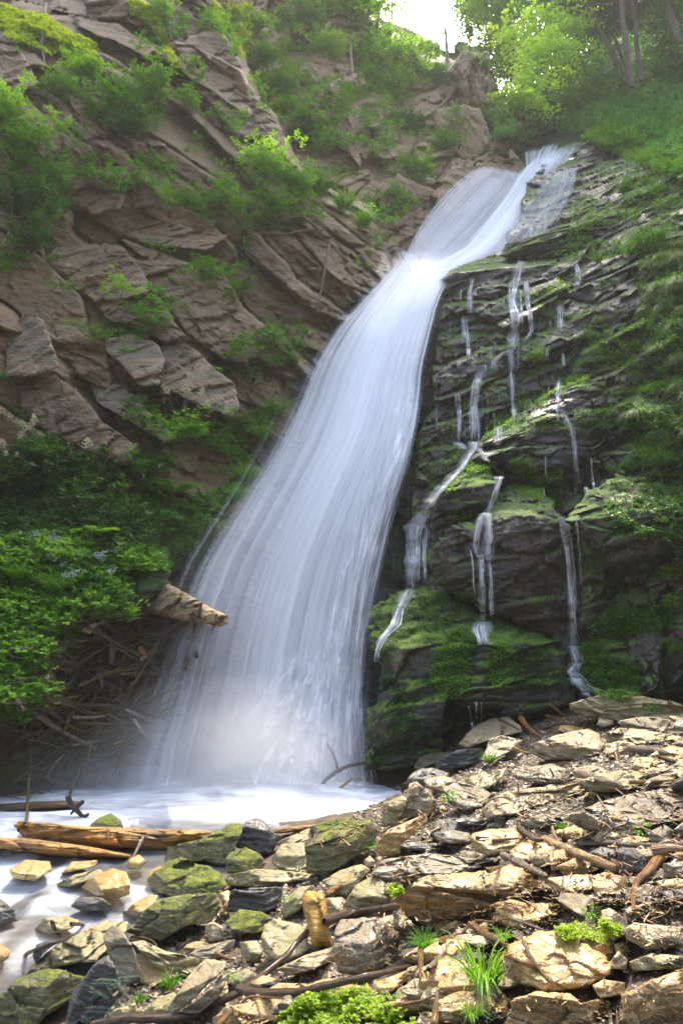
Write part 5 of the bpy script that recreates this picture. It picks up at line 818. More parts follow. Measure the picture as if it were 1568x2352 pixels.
ST_ = [(C7, [(430, 1180), (560, 1150), (740, 1150), (900, 1140), (980, 1085), (1060, 1050), (1140, 1000), (1200, 955), (1320, 855), (1415, 745)], 9, m_stk, 'long brown branch rising from the bottom edge to the standing bark', [([(1095, 1015), (1200, 1035), (1350, 1033), (1568, 985), (1690, 955), (1800, 930), (1905, 905)], 8)]),
 (C7, [(1000, 1182), (1070, 1110), (1140, 1048), (1200, 1050), (1310, 1060)], 5, m_ost, 'thin orange stick under the fork of the long branch', []),
 (C8, [(450, 805), (490, 780), (540, 765), (580, 730), (612, 698), (700, 708), (770, 690)], 5, m_ost, 'kinked orange stick arching over the tall grass', []),
 (C8, [(775, 693), (850, 715), (930, 745)], 3, m_pst, 'thin pale twig over the wet golden slab', []),
 (C8, [(585, 715), (680, 772), (765, 815)], 9, m_ost, 'flat bright orange splinter behind the tall grass', []),
 (C8, [(925, 328), (1000, 362), (1150, 418), (1272, 470)], 11, m_dlog, 'brown driftwood plank lying across the scree', []),
 (C8, [(1090, 345), (1170, 345), (1250, 340), (1300, 350), (1450, 355), (1600, 352)], 6, m_pst, 'long pale splintered stick reaching the right edge', []),
 (C8, [(1430, 385), (1500, 372), (1600, 372)], 17, m_ost, 'thick fibrous orange root at the right edge', []),
 (C8, [(1240, 425), (1285, 460), (1332, 498)], 5, m_ost, 'short orange splinter below the driftwood plank', []),
 (C8, [(1470, 405), (1400, 478), (1352, 525), (1335, 600), (1342, 655)], 12, m_ost, 'thick bent orange brown stick at the right', []),
 (C8, [(735, 400), (800, 425), (900, 478), (940, 500)], 8, m_pst, 'grey stick beside the tan table stone', []),
 (C8, [(790, 248), (850, 305), (905, 340), (925, 330)], 7, m_dst, 'dark stick above the driftwood plank', []),
 (C8, [(832, 795), (870, 870), (920, 940), (985, 1012)], 5, m_ost, 'rust coloured stem across the sloping sunlit slab', []),
 (C8, [(360, 835), (365, 900), (362, 965)], 8, m_ost, 'upright splinter between the boulder and the grass', []),
 (C8, [(400, 925), (440, 880), (478, 842)], 6, m_pst, 'pale splinter leaning left of the grass', []),
 (C8, [(300, 955), (400, 930), (440, 900)], 3, m_pst, 'thin pale stem crossing the splinters', []),
 (C8, [(425, 1190), (432, 1120), (440, 1020)], 9, m_ost, 'orange brown stick at the bottom edge by the moss', []),
 (C8, [(280, 1085), (350, 1075), (440, 1040), (500, 1010)], 4, m_ost, 'thin curved orange stem above the moss', []),
 (C8, [(300, 665), (340, 710), (360, 720)], 7, m_pst, 'short stub behind the blue grey boulder', []),
 (C8, [(350, 685), (430, 690), (470, 705)], 5, m_ost, 'short orange chip under the ledge stone', []),
 (C8, [(-80, 700), (0, 680), (130, 655), (265, 630)], 9, m_stk, 'smooth brown branch end above the blue grey boulder', []),
 (C8, [(1320, 65), (1450, 62), (1600, 52)], 5, m_ost, 'straight orange stick near the right edge, upper scree', []),
 (C8, [(1090, 20), (1180, 50), (1290, 85)], 9, m_pst, 'pale barkless branch on the upper scree', []),
 (C8, [(1390, 235), (1480, 252)], 5, m_ost, 'short orange splinter on the flat grey slab', []),
 (C8, [(615, 320), (680, 318)], 4, m_ost, 'orange chip on the left of the tan table stone', []),
 (C8, [(690, 335), (820, 322)], 5, m_ost, 'orange chip on the right of the tan table stone', []),
 (C8, [(670, 470), (745, 450)], 6, m_ost, 'orange chip on the crest of the orange ledge stone', []),
 (C8, [(660, 205), (690, 245)], 8, m_stk, 'brown stub under the long white slab', []),
 (C6, [(655, 918), (720, 950), (790, 985), (832, 1012)], 3, m_stk, 'thin twig across the pale rounded rock', []),
 (C6, [(820, 940), (850, 985), (915, 1035)], 7, m_ost, 'bright orange splintered wood between the pale rocks', []),
 (C6, [(950, 882), (985, 905), (1030, 942)], 4, m_ost, 'orange splinter sticking up behind the white boulder', []),
 (C6, [(930, 930), (990, 950), (1040, 945)], 5, m_ost, 'short thick orange chunk behind the white boulder', []),
 (C6, [(790, 1080), (830, 1100), (880, 1112)], 4, m_ost, 'orange chip left of the white boulder', []),
 (C6, [(920, 1000), (1000, 970), (1100, 985), (1130, 965)], 3, m_stk, 'thin bowed stem over the orange litter', []),
 (C6, [(740, 990), (735, 1020)], 5, m_dst, 'small dark stub on the pale rounded rock', []),
 (C6, [(1150, 940), (1165, 965)], 5, m_ost, 'yellow wood chunk left of the pointed stone', []),
 (C6, [(1290, 1065), (1400, 1105), (1530, 1145)], 5, m_dst, 'dark stick right of the white boulder', []),
 (C6, [(1310, 1085), (1420, 1092), (1500, 1110)], 9, m_pst, 'pale peeled branch right of the white boulder', []),
 (C6, [(1500, 870), (1540, 920)], 5, m_ost, 'orange brown stub on the layered olive slab', []),
 (C7, [(112, 860), (180, 825), (260, 800), (345, 765)], 4, m_stk, 'thin brown twig beside the yellow olive slab', []),
 (C7, [(240, 708), (255, 745), (280, 780)], 5, m_stk, 'stub of twig standing at the stream edge', []),
 (C7, [(325, 715), (370, 718), (400, 725), (415, 708)], 4, m_stk, 'curved twig at the stream edge', []),
 (C7, [(497, 282), (500, 330)], 4, m_ost, 'pale yellow splinter hanging from the thick log', []),
 (C7, [(660, 315), (635, 365), (612, 410)], 3.5, m_pst, 'yellow straw leaning from the log to the golden cobble', []),
 (C7, [(560, 660), (600, 670), (640, 680)], 4, m_stk, 'short dark twig on the striped stream rock', []),
 (C7, [(600, 778), (650, 775), (700, 790), (725, 820)], 3, m_stk, 'thin curved twig beside the fir sprigs', []),
 (C7, [(985, 848), (1030, 870), (1080, 880)], 7, m_ost, 'short brown stub below the slate flake', []),
 (C7, [(1120, 870), (1130, 930)], 5, m_stk, 'upright stub left of the long branch', []),
 (C7, [(520, 1050), (550, 1020), (578, 1000)], 3, m_pst, 'pale straw below the upright grey stone', []),
 (C7, [(600, 1020), (650, 1050), (690, 1060)], 4, m_stk, 'dark twig among the grass blades bottom left', []),
 (C7, [(0, 392), (50, 385), (100, 378)], 4, m_ost, 'orange twig at the left edge below the logs', [([(60, 380), (72, 420), (70, 440)], 2)]),
 (C5, [(240, 600), (400, 590), (560, 562), (610, 558), (740, 560)], 4, m_pst, 'long pale pole lying across the driftwood pile', []),
 (C5, [(0, 580), (30, 690), (62, 865)], 5, m_ost, 'upright reddish pole at the left edge of the pile', []),
 (C5, [(0, 685), (60, 625), (130, 550), (245, 483)], 5, m_stk, 'slanting branch under the leafy bank', []),
 (C5, [(212, 845), (250, 725), (290, 655)], 5, m_dst, 'thin trunk leaning beside the pale board', []),
 (C5, [(300, 835), (335, 760), (375, 695)], 4, m_mst, 'mossy stick leaning in the dark of the pile', []),
 (C5, [(462, 750), (470, 805)], 5, m_pst, 'short pale peg in the pile', []),
 (C5, [(520, 605), (513, 700)], 9, m_dst, 'thick upright stump end in the pile', []),
 (C5, [(965, 600), (965, 660), (948, 720), (928, 775)], 6, m_ost, 'reddish stick seen through the edge of the waterfall', []),
 (C5, [(848, 596), (890, 608), (942, 622)], 7, m_pst, 'bleached stick end poking into the spray', []),
 (C5, [(790, 560), (815, 590), (830, 605)], 9, m_dst, 'knobby root end at the right of the pile', []),
 (C5, [(640, 620), (690, 690), (758, 755)], 7, m_ost, 'dark red root slanting down through the pile', []),
 (C5, [(175, 1055), (240, 1010), (300, 950), (390, 880)], 6, m_mst, 'long mossy branch at the foot of the pile', []),
 (C5, [(65, 868), (160, 880), (250, 900)], 8, m_mst, 'mossy branch running right from the reddish pole', []),
 (C5, [(90, 900), (150, 915), (210, 960), (300, 1010)], 6, m_pst, 'bleached branch low at the left of the pile', []),
 (C5, [(215, 840), (300, 880), (360, 905)], 8, m_mst, 'mossy forked limb in front of the pale board', [([(215, 840), (205, 865), (230, 850)], 5)]),
 (C5, [(520, 870), (600, 830), (660, 800)], 5, m_mst, 'mossy limb in the middle of the pile', []),
 (C5, [(690, 870), (640, 890), (540, 900), (450, 905)], 5, m_dst, 'low brown limb beside the mossy one', []),
 (C5, [(500, 460), (525, 430), (522, 398)], 5, m_pst, 'pale forked snag on top of the pile', []),
 (C5, [(430, 468), (500, 475), (570, 470), (640, 452)], 5, m_dst, 'dark branch beneath the huge log', []),
 (C5, [(560, 485), (600, 500), (660, 490), (720, 505)], 6, m_dst, 'twisted dark root under the huge log', []),
 (C7, [(132, -5), (100, 40), (90, 90), (92, 120)], 5, m_blk, 'dark curved limb standing at the left of the pool', []),
 (C7, [(310, 128), (325, 160), (350, 195), (385, 225), (410, 210)], 6, m_blk, 'crossed dark twigs standing out of the foam', [([(385, 150), (350, 185), (325, 215)], 5)]),
 (C7, [(1470, 95), (1495, 50), (1540, 20), (1600, -10), (1700, -28), (1800, -5)], 5, m_blk, 'dark bowed limb arching out of the foam at the right', [([(1550, 10), (1540, -40), (1500, -120)], 3)]),
 (C7, [(1550, 100), (1600, 60), (1640, 40), (1680, 60)], 3, m_ost, 'small reddish twig in the spray', [])]
BR = 'sticks of the driftwood pile'
# the driftwood pile rests on a dark heap of earth; the leafy bank is a mound above it
m_heap = rockmat('dark_rotten_litter', (.008, .006, .003), (.022, .016, .009), (.06, .04, .022), .0, ((.012, .03, .005), (.03, .06, .01)), sc=3, bands=.4, upz=.4)
rock([(-90, 1600), (20, 1520), (110, 1440), (250, 1420), (400, 1420), (470, 1500), (470, 1600), (400, 1700), (300, 1790), (150, 1830), (-90, 1850)], 7.9, [(200, 1620, 0, .1, -.9, .5), (300, 1500, .3, .15, -.6, .9)], m_heap, 'driftwood_heap', 'dark heap of rotten litter under the driftwood', kind='stuff', amp=.12, fsc=1.8, thick=1.0, seed=540, rim=.25, edgep=4)
rock([(-120, 1150), (60, 1110), (200, 1150), (310, 1190), (375, 1270), (390, 1350), (330, 1400), (250, 1430), (160, 1450), (120, 1540), (100, 1640), (-120, 1700)], 7.6, [(150, 1400, 0, .15, -.75, .65)], m_bank, 'bank', 'steep earth bank under the leafy plants at the left', kind='structure', amp=.14, fsc=1.4, thick=1.2, seed=541, rim=.25, edgep=4)
for k, (cf, pts, hw, mt, lb, fk) in enumerate(ST_):
    pile = cf is C5; stick(cf, pts, hw, mt, lb, 'stick', 'stick', BR if pile else None, lift=.10 if pile else .012, forks=fk)
g = random.Random(11)
def strands(name, n, region, lmin, lmax, r, mat, seed, label, lift=.05, kind='stuff', sag=.15):
    gg = np.random.default_rng(seed); parts = []; k = 0
    while k < n:
        x, y = gg.uniform(region[0], region[2]), gg.uniform(region[1], region[3])
        if not region[4](x, y): continue
        p = P(np.array(x), np.array(y), zb(x, y, 1) - gg.uniform(0, lift)); L_ = gg.uniform(lmin, lmax); a = gg.choice([-.6, -.3, .2, .6, 1.3]) + gg.normal(0, .35); dv = np.array([math.cos(a), gg.normal(0, .25) - .1, math.sin(a)])
        m_ = p + dv * L_ * .5 + np.array([0, -.02, gg.normal(0, sag) * L_]); parts.append(tube([p, m_, p + dv * L_ + gg.normal(0, .1, 3) * L_], [r, r * .8, r * .4], 3, k % 50, 0, 5)); k += 1
    v, f, u = join(parts); return centred(name, v, f, mat, None, label, None, None, kind, uv=u)
in_pile = lambda x, y: y > np.interp(x, [-60, 100, 200, 420, 470], [1600, 1460, 1420, 1415, 1480]) and y < np.interp(x, [-60, 150, 300, 470], [1830, 1820, 1760, 1600])
strands('twig_tangle', 1500, (-60, 1400, 470, 1830, in_pile), .12, .5, .0045, m_dst, 3, 'tangle of fine dark twigs in the driftwood pile')
strands('root_tangle', 500, (-60, 1400, 520, 1830, lambda x, y: in_pile(min(x, 465), y)), .15, .55, .007, m_mst, 4, 'tangle of mossy roots in the driftwood pile', .12)
for k in range(190):
    while True:
        x, y = g.uniform(-40, 500), g.uniform(1425, 1820)
        if in_pile(min(x, 465), y): break
    a = g.choice([-.5, -.2, .3, .5, .9, 1.4]) + g.gauss(0, .25); l_ = g.uniform(25, 90); lift = g.uniform(.02, .22)
    low = y > 1620; mt = g.choice([m_mst, m_mst, m_dst, m_pst] if low else [m_dst, m_dst, m_stk, m_mst])
    q = [(x - l_ * math.cos(a), y + l_ * math.sin(a)), (x, y + g.uniform(-8, 8)), (x + l_ * math.cos(a), y - l_ * math.sin(a))]
    lbs = {m_mst: 'short mossy stick tangled in the driftwood pile', m_dst: 'short dark stick tangled in the driftwood pile', m_pst: 'short bleached stick tangled in the driftwood pile', m_stk: 'short brown stick tangled in the driftwood pile'}
    stick(lambda z: z, q, g.uniform(1.4, 5.0), mt, lbs[mt], 'driftwood_stick', 'stick', 'short sticks tangled in the driftwood pile', lift)
# dead limbs on the left cliff
for pts, hw, mt, lb in [([(98, 50), (94, 100), (105, 150), (106, 210)], 3.5, m_pst, 'bleached hanging root below the sunlit moss ledge'), ([(108, 8), (103, 40), (99, 90), (92, 130)], 3, m_pst, 'upper bleached root over the sunlit moss'),
    ([(385, 62), (420, 64), (455, 70)], 2.5, m_pst, 'thin pale twig over the grey face near the top'), ([(385, 60), (400, 100), (415, 90), (430, 95)], 2, m_pst, 'crooked pale twig below the thin one'),
    ([(0, 490), (30, 500), (62, 495), (80, 510), (110, 520)], 3, m_pst, 'bare pale branch spreading at the left edge'), ([(30, 450), (28, 500), (20, 540), (5, 560)], 2.5, m_pst, 'second bare branch at the left edge'), ([(0, 335), (18, 355), (22, 370), (8, 385)], 3, m_pst, 'short bare branch at the left edge, higher'),
    ([(595, 535), (650, 540), (700, 528), (745, 528)], 4.5, m_dst, 'dark dead branch on the ledge in the middle'), ([(695, 497), (720, 515), (740, 540), (760, 545)], 5, m_dst, 'forked dark limb at the right of the ledge'),
    ([(757, 560), (742, 640), (728, 720)], 3, m_stk, 'long thin stem hanging beside the waterfall'), ([(560, 545), (565, 580), (590, 605)], 1.6, m_pst, 'thin drooping stem under the ledge'),
    ([(805, 98), (806, 140), (812, 180), (822, 200)], 4, m_pst, 'slender pale trunk on the back cliff'), ([(1049, 200), (1020, 235), (1000, 255)], 6, m_dst, 'dark root running down from the stump'), ([(1036, 285), (1020, 305), (985, 310)], 2.5, m_dst, 'thin root arching below the stump')]:
    stick(lambda z: z, pts, hw, mt, lb, 'branch', 'branch', None, .06)
dp = float(f_back(1025, 150)) + .6
sp = thing('dead_trunk', 'pale broken trunk standing against the bright sky', 'trunk', P(np.array(1027.), np.array(140.), dp))
for nm, pts, r in [('trunk', [(1027, 150), (1025, 100), (1022, 62)], [.062, .055, .05]), ('limb', [(1022, 75), (1014, 78), (1010, 84)], [.03, .026, .022])]:
    q = np.array([P(np.array(a * 1.), np.array(b * 1.), dp) for a, b in pts]); v, f, u = tube(q, r, 9, 4, .1, 14); centred(nm, v, f, m_pst, sp, uv=u)
# ---------------------------------------------------------------- plants
UP = np.array([0, 0, 1.])
def nrmz(a): return a / (np.linalg.norm(a, axis=-1, keepdims=True) + 1e-9)
def leafmesh(p, ld, nr, s, w, tone):
    wd = nrmz(np.cross(ld, nr)); s = s[:, None]; mid = p + ld * s * .45 + nrmz(nr) * s * .06
    v = np.stack([p, mid + wd * s * w, p + ld * s, mid - wd * s * w], 1).reshape(-1, 3); n = len(p)
    return v, np.arange(4 * n).reshape(-1, 4), np.repeat(tone, 4)
def sprays(o, d, L_, m, ls, gg, droop=.35, w=.3, taper=True, jit=.3, up=1.0):
    """twigs with leaves set along both sides; o, d (K,3) origins and directions"""
    K = len(o); t = np.linspace(.12, 1, m)[None, :, None]; L_ = np.asarray(L_)[:, None, None]
    p = o[:, None] + d[:, None] * L_ * t - UP * droop * L_ * t * t
    tg = nrmz(d[:, None] - UP * 2 * droop * t); sg = np.where(np.arange(m) % 2, 1., -1.)[None, :, None]
    sd = nrmz(np.cross(tg, UP + .01)); ld = nrmz(sd * sg * .85 + tg * .55 - UP * .15 + gg.normal(0, jit, p.shape)); nr = nrmz(UP * up + gg.normal(0, jit, p.shape) + np.array([0, -.25, 0]))
    s = np.broadcast_to(ls * (np.sin(t * 2.6 + .35) * .7 + .4 if taper else 1 + 0 * t), (K, m, 1)) * gg.uniform(.7, 1.25, (K, m, 1))
    tone = np.clip(np.repeat(gg.uniform(.0, 1, (K, 1)), m, 1) * .7 + gg.uniform(0, .4, (K, m)), 0, 1)
    return leafmesh(p.reshape(-1, 3), ld.reshape(-1, 3), nr.reshape(-1, 3), s.reshape(-1), w, tone.reshape(-1))
def cat3(parts):
    V, F_, T, o = [], [], [], 0
    for v, f, t in parts: V.append(v); F_.append(f + o); T.append(t); o += len(v)
    return np.concatenate(V), np.concatenate(F_), np.concatenate(T)
def blades(n, gg, L_, w, spread, droop, lean=(0, 0, 0), base=.08):
    a = gg.uniform(0, 6.28, n); o = np.stack([np.cos(a), np.sin(a), 0 * a], -1) * (gg.random(n) ** .5 * base)[:, None]
    d = nrmz(np.stack([np.cos(a), np.sin(a), 0 * a], -1) * (spread * gg.random(n))[:, None] + UP + np.array(lean)); L = L_ * gg.uniform(.45, 1, n)
    t = np.linspace(0, 1, 6)[None, :, None]; c = o[:, None] + d[:, None] * L[:, None, None] * t + (np.stack([np.cos(a), np.sin(a), 0 * a], -1) * .35 - UP)[:, None] * (droop * L * gg.uniform(.5, 1.3, n))[:, None, None] * t ** 2.2
    sdv = nrmz(np.cross(d, UP + gg.normal(0, .4, (n, 3))))[:, None]; ww = w * (1 - t ** 2 * .95) * .5
    v = np.stack([c - sdv * ww, c + sdv * ww], 2).reshape(-1, 3); k = np.arange(5)[None] * 2 + np.arange(n)[:, None] * 12
    f = np.stack([k, k + 1, k + 3, k + 2], -1).reshape(-1, 4); return v, f, np.repeat(gg.random(n), 12)
G = lambda s: np.random.default_rng(s)
def dirs(n, gg, out=(0, -.35, .25), flat=.6): 
    d = gg.normal(size=(n, 3)); d[:, 2] = np.abs(d[:, 2]) * flat; return nrmz(nrmz(d) + np.array(out))
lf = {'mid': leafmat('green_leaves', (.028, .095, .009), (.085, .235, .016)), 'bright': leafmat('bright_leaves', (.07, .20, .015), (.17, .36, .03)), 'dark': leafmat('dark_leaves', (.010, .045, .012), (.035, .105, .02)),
      'yellow': leafmat('yellow_green_leaves', (.14, .24, .015), (.30, .42, .03), .5), 'grass': leafmat('grass_blades', (.03, .11, .008), (.095, .26, .016), .35), 'straw': leafmat('grass_straw', (.07, .10, .02), (.17, .18, .05), .3),
      'fir': leafmat('fir_needles', (.05, .10, .06), (.16, .26, .19), .15, (.1, .2, .1)), 'tree': leafmat('tree_leaves', (.020, .085, .022), (.06, .20, .04), .5), 'sun': leafmat('glow_tinted_leaves', (.20, .46, .015), (.36, .64, .03), .70, (.80, 1.0, .07))}  # last entry: sun glow put into the leaf and translucent colours
m_stem = tonemat('plant_stems', [(.10, .085, .05), (.16, .13, .08)]); m_gstem = tonemat('green_stems', [(.06, .10, .03), (.12, .17, .05)])
m_bark = rockmat('tree_bark', (.035, .025, .018), (.12, .09, .065), (.22, .17, .13), .1, ((.03, .06, .015), (.07, .11, .03)), rot=(R(90), 0, 0), sc=1.2, upz=.9)
m_plume = tonemat('cream_plumes', [(.50, .46, .30), (.72, .68, .50), (.62, .60, .36)], .8); m_white = tonemat('white_florets', [(.62, .64, .60), (.80, .82, .80)], .7)
def stems(n, gg, L_, r, sp=.7, out=(0, -.3, .3)):
    d = dirs(n, gg, out, 1.0); return [tube([np.zeros(3), d[i] * L_ * .5 * gg.uniform(.7, 1.2), d[i] * L_ + np.array([0, 0, -.1 * L_])], [r, r * .7, r * .3], 4, i, 0, 6) for i in range(n)]
PM = {}
def proto(kind, v):
    """unit-size plant meshes: a list of (part name, mesh)"""
    key = (kind, v)
    if key in PM: return PM[key]
    gg = G(hash((v, len(kind))) % 9999 + sum(map(ord, kind))); out = []
    base, _, tintv = kind.partition(':'); mt = lf[tintv or 'mid']
    if base == 'bush':
        K = 110; d = dirs(K, gg); o = gg.normal(0, .28, (K, 3)) * np.array([1.2, .6, .8]); out.append(('foliage', cat3([sprays(o, d, gg.uniform(.35, .75, K), 13, .115, gg, .25, .32)]), mt)); out.append(('stem', stems(6, gg, .8, .012), m_stem))
    elif base == 'airy':
        K = 62; d = dirs(K, gg, (0, -.3, .15), .8); c = dirs(9, gg, (0, -.2, .5)) * gg.uniform(.3, .8, (9, 1)); o = c[gg.integers(0, 9, K)] + gg.normal(0, .10, (K, 3))
        out.append(('foliage', cat3([sprays(o, d, gg.uniform(.25, .5, K), 12, .095, gg, .3, .3)]), mt)); out.append(('stem', [tube([np.zeros(3), c[i] * .5 + [0, 0, -.05], c[i] * 1.05], [.012, .009, .004], 4, i, 0, 7) for i in range(9)], m_stem))
    elif base == 'fern':
        K = 10; a = np.linspace(0, 6.28, K, endpoint=False) + gg.normal(0, .2, K); d = nrmz(np.stack([np.cos(a), np.sin(a) * .7 - .2, .75 + 0 * a], -1)); out.append(('frond', cat3([sprays(np.zeros((K, 3)), d, gg.uniform(.8, 1.1, K), 44, .20, gg, .42, .14, True, .06)]), mt))
    elif base == 'grass': out.append(('blade', blades(170, gg, 1.1, .022, .8, .55, (0, -.25, 0), .16), mt)); 
    elif base == 'hang': out.append(('blade', blades(190, gg, 1.1, .02, .7, 1.25, (0, -.65, -.25), .30), mt)); out.append(('dry_blade', blades(50, gg, 1.0, .016, .8, 1.4, (0, -.6, -.3), .3), lf['straw']))
    elif base == 'tall': out.append(('blade', blades(70, gg, 1.1, .036, .55, .75, (0, -.1, 0), .16), mt))
    elif base == 'plume':
        K = 70; d = dirs(K, gg, (0, -.3, .35)); o = gg.normal(0, .2, (K, 3)) * np.array([1.2, .6, .6]); out.append(('foliage', cat3([sprays(o, d, gg.uniform(.4, .8, K), 12, .12, gg, .35, .34)]), mt)); ps = []; sm = []
        for i in range(5):
            a = nrmz(np.array([gg.normal(0, .35), -.25, 1.])); top = a * gg.uniform(.75, 1.1); sm.append(tube([np.zeros(3), top * .6, top], [.012, .008, .004], 4, i, 0, 6))
            for j in range(12):
                q = top + a * (j - 4) * .022; dd = nrmz(np.stack([np.cos(j * 2.4 + np.arange(2) * 3.1), np.sin(j * 2.4 + np.arange(2) * 3.1), .7 + 0 * np.arange(2)], -1)); ps.append(sprays(np.repeat(q[None], 2, 0), dd, np.full(2, .15 * (1.1 - j / 14)), 9, .035, gg, .1, .45, False, .6))
        out.append(('flower_plume', cat3(ps), m_plume)); out.append(('stem', sm, m_gstem))
    elif base == 'plumeonly':
        ps = []
        for j in range(16): q = UP * (j - 8) * .05; dd = dirs(3, gg, (0, 0, .3), 1); ps.append(sprays(np.repeat(q[None], 3, 0), dd, np.full(3, .55 * (1.1 - abs(j - 6) / 14)), 10, .10, gg, .1, .45, False, .6))
        out.append(('flower_plume', cat3(ps), m_plume)); out.append(('stem', [tube([UP * -1.6, UP * -.6, UP * .4], [.03, .03, .02], 4, 1, 0, 5)], m_gstem))
    elif base == 'umbel':
        ps = []
        for j in range(11): a = j * 2.4; q = np.array([math.cos(a), math.sin(a) * .6, math.sin(a) * .66]) * (.13 * math.sqrt(j)) * 2.2 + UP * gg.uniform(-.08, .06); n_ = 26; o = q + gg.normal(0, .12, (n_, 3)) * np.array([1, .7, .8]); ps.append(leafmesh(o, nrmz(gg.normal(size=(n_, 3)) * np.array([1, 1, .3])), nrmz(gg.normal(0, .3, (n_, 3)) + UP + [0, -1.4, 0]), np.full(n_, .11), .5, gg.random(n_)))
        out.append(('floret', cat3(ps), m_white)); out.append(('stem', [tube([UP * -3.0, UP * -1, UP * -.1], [.05, .04, .03], 4, 1, 0, 6)] + [tube([UP * -.6, np.array([math.cos(a) * .5, math.sin(a) * .4, 0])], [.03, .02], 3, 1, 0, 4) for a in np.linspace(0, 6, 6)], m_gstem))
    elif base == 'broad':
        n_ = 46; d = dirs(n_, gg, (0, -.5, .1), .8); o = d * gg.uniform(.15, .75, (n_, 1)); ld = nrmz(d * .7 + gg.normal(0, .3, (n_, 3)) - UP * .35); out.append(('foliage', leafmesh(o, ld, nrmz(UP * .8 + [0, -.7, 0] + gg.normal(0, .25, (n_, 3))), gg.uniform(.25, .42, n_), .30, gg.random(n_)), mt)); out.append(('stem', [tube([np.zeros(3), o[i] * .6, o[i]], [.012, .008, .005], 3, i, 0, 4) for i in range(0, n_, 2)], m_gstem))
    elif base == 'mat':
        K = 60; d = dirs(K, gg, (0, -.8, 0), .5); o = gg.normal(0, .5, (K, 3)) * np.array([1, .15, .4]); out.append(('foliage', cat3([sprays(o, d, gg.uniform(.12, .28, K), 9, .085, gg, .3, .42)]), mt))
    elif base == 'fir':
        K = 9; a = gg.uniform(-1.2, 1.2, K); d = nrmz(np.stack([np.cos(a), np.full(K, -.2), np.sin(a) * .35], -1)); o = np.stack([gg.uniform(-.6, .2, K), 0 * a, gg.normal(0, .08, K)], -1); out.append(('needle', cat3([sprays(o, d, gg.uniform(.4, .8, K), 64, .075, gg, .1, .075, False, .12), sprays(o, d, gg.uniform(.4, .8, K), 64, .075, gg, .1, .075, False, .5)]), mt)); out.append(('twig', [tube([o[i], o[i] + d[i] * .6], [.012, .006], 4, i, 0, 5) for i in range(K)], m_stem))
    res = []
    for nm, geo, mat in out:
        if isinstance(geo, list): v_, f_, u_ = join(geo); res.append((nm, mkmesh(nm, v_, f_, [mat], u_, np.full(len(v_), .5))))
        else: v_, f_, t_ = geo; res.append((nm, mkmesh(nm, v_, f_, [mat], None, t_, False)))
    PM[key] = res; return res
NM = {'bush': ('shrub', 'shrub'), 'airy': ('shrub', 'shrub'), 'fern': ('fern', 'fern'), 'grass': ('grass_tuft', 'grass'), 'hang': ('grass_tuft', 'grass'), 'tall': ('grass_tuft', 'grass'), 'plume': ('flowering_plant', 'plant'), 'plumeonly': ('flower_plume', 'flower'),
      'umbel': ('white_flower', 'flower'), 'broad': ('broad_leaved_plant', 'plant'), 'mat': ('creeping_plant', 'plant'), 'fir': ('fir_sprig', 'sprig')}
def plant(kind, px, py, rad, label, group=None, var=0, lift=.0, rot=None, sq=(1, 1, 1), d=None):
    d = (zb(px, py) if d is None else d) - lift; s = rad / F * d * (1.15 if kind[:4] == 'hang' else 1.6 if kind[:4] in ('bush', 'airy', 'plum', 'fern', 'gras') and kind[:7] != 'plumeon' else 1.1); p = P(np.array(px * 1.), np.array(py * 1.), d); nm, ct = NM[kind.partition(':')[0]]
    t = thing(nm, label, ct, p, group); t.scale = (s * sq[0], s * sq[1], s * sq[2]); t.rotation_euler = (0, 0, rot if rot is not None else random.uniform(-.5, .5))
    for a, me in proto(kind, var): o = ob(a, me, t)
    return t
GL, GB, GR = 'shrubs growing on the left cliff', 'shrubs on the back cliff', 'tufts on the right rock face'
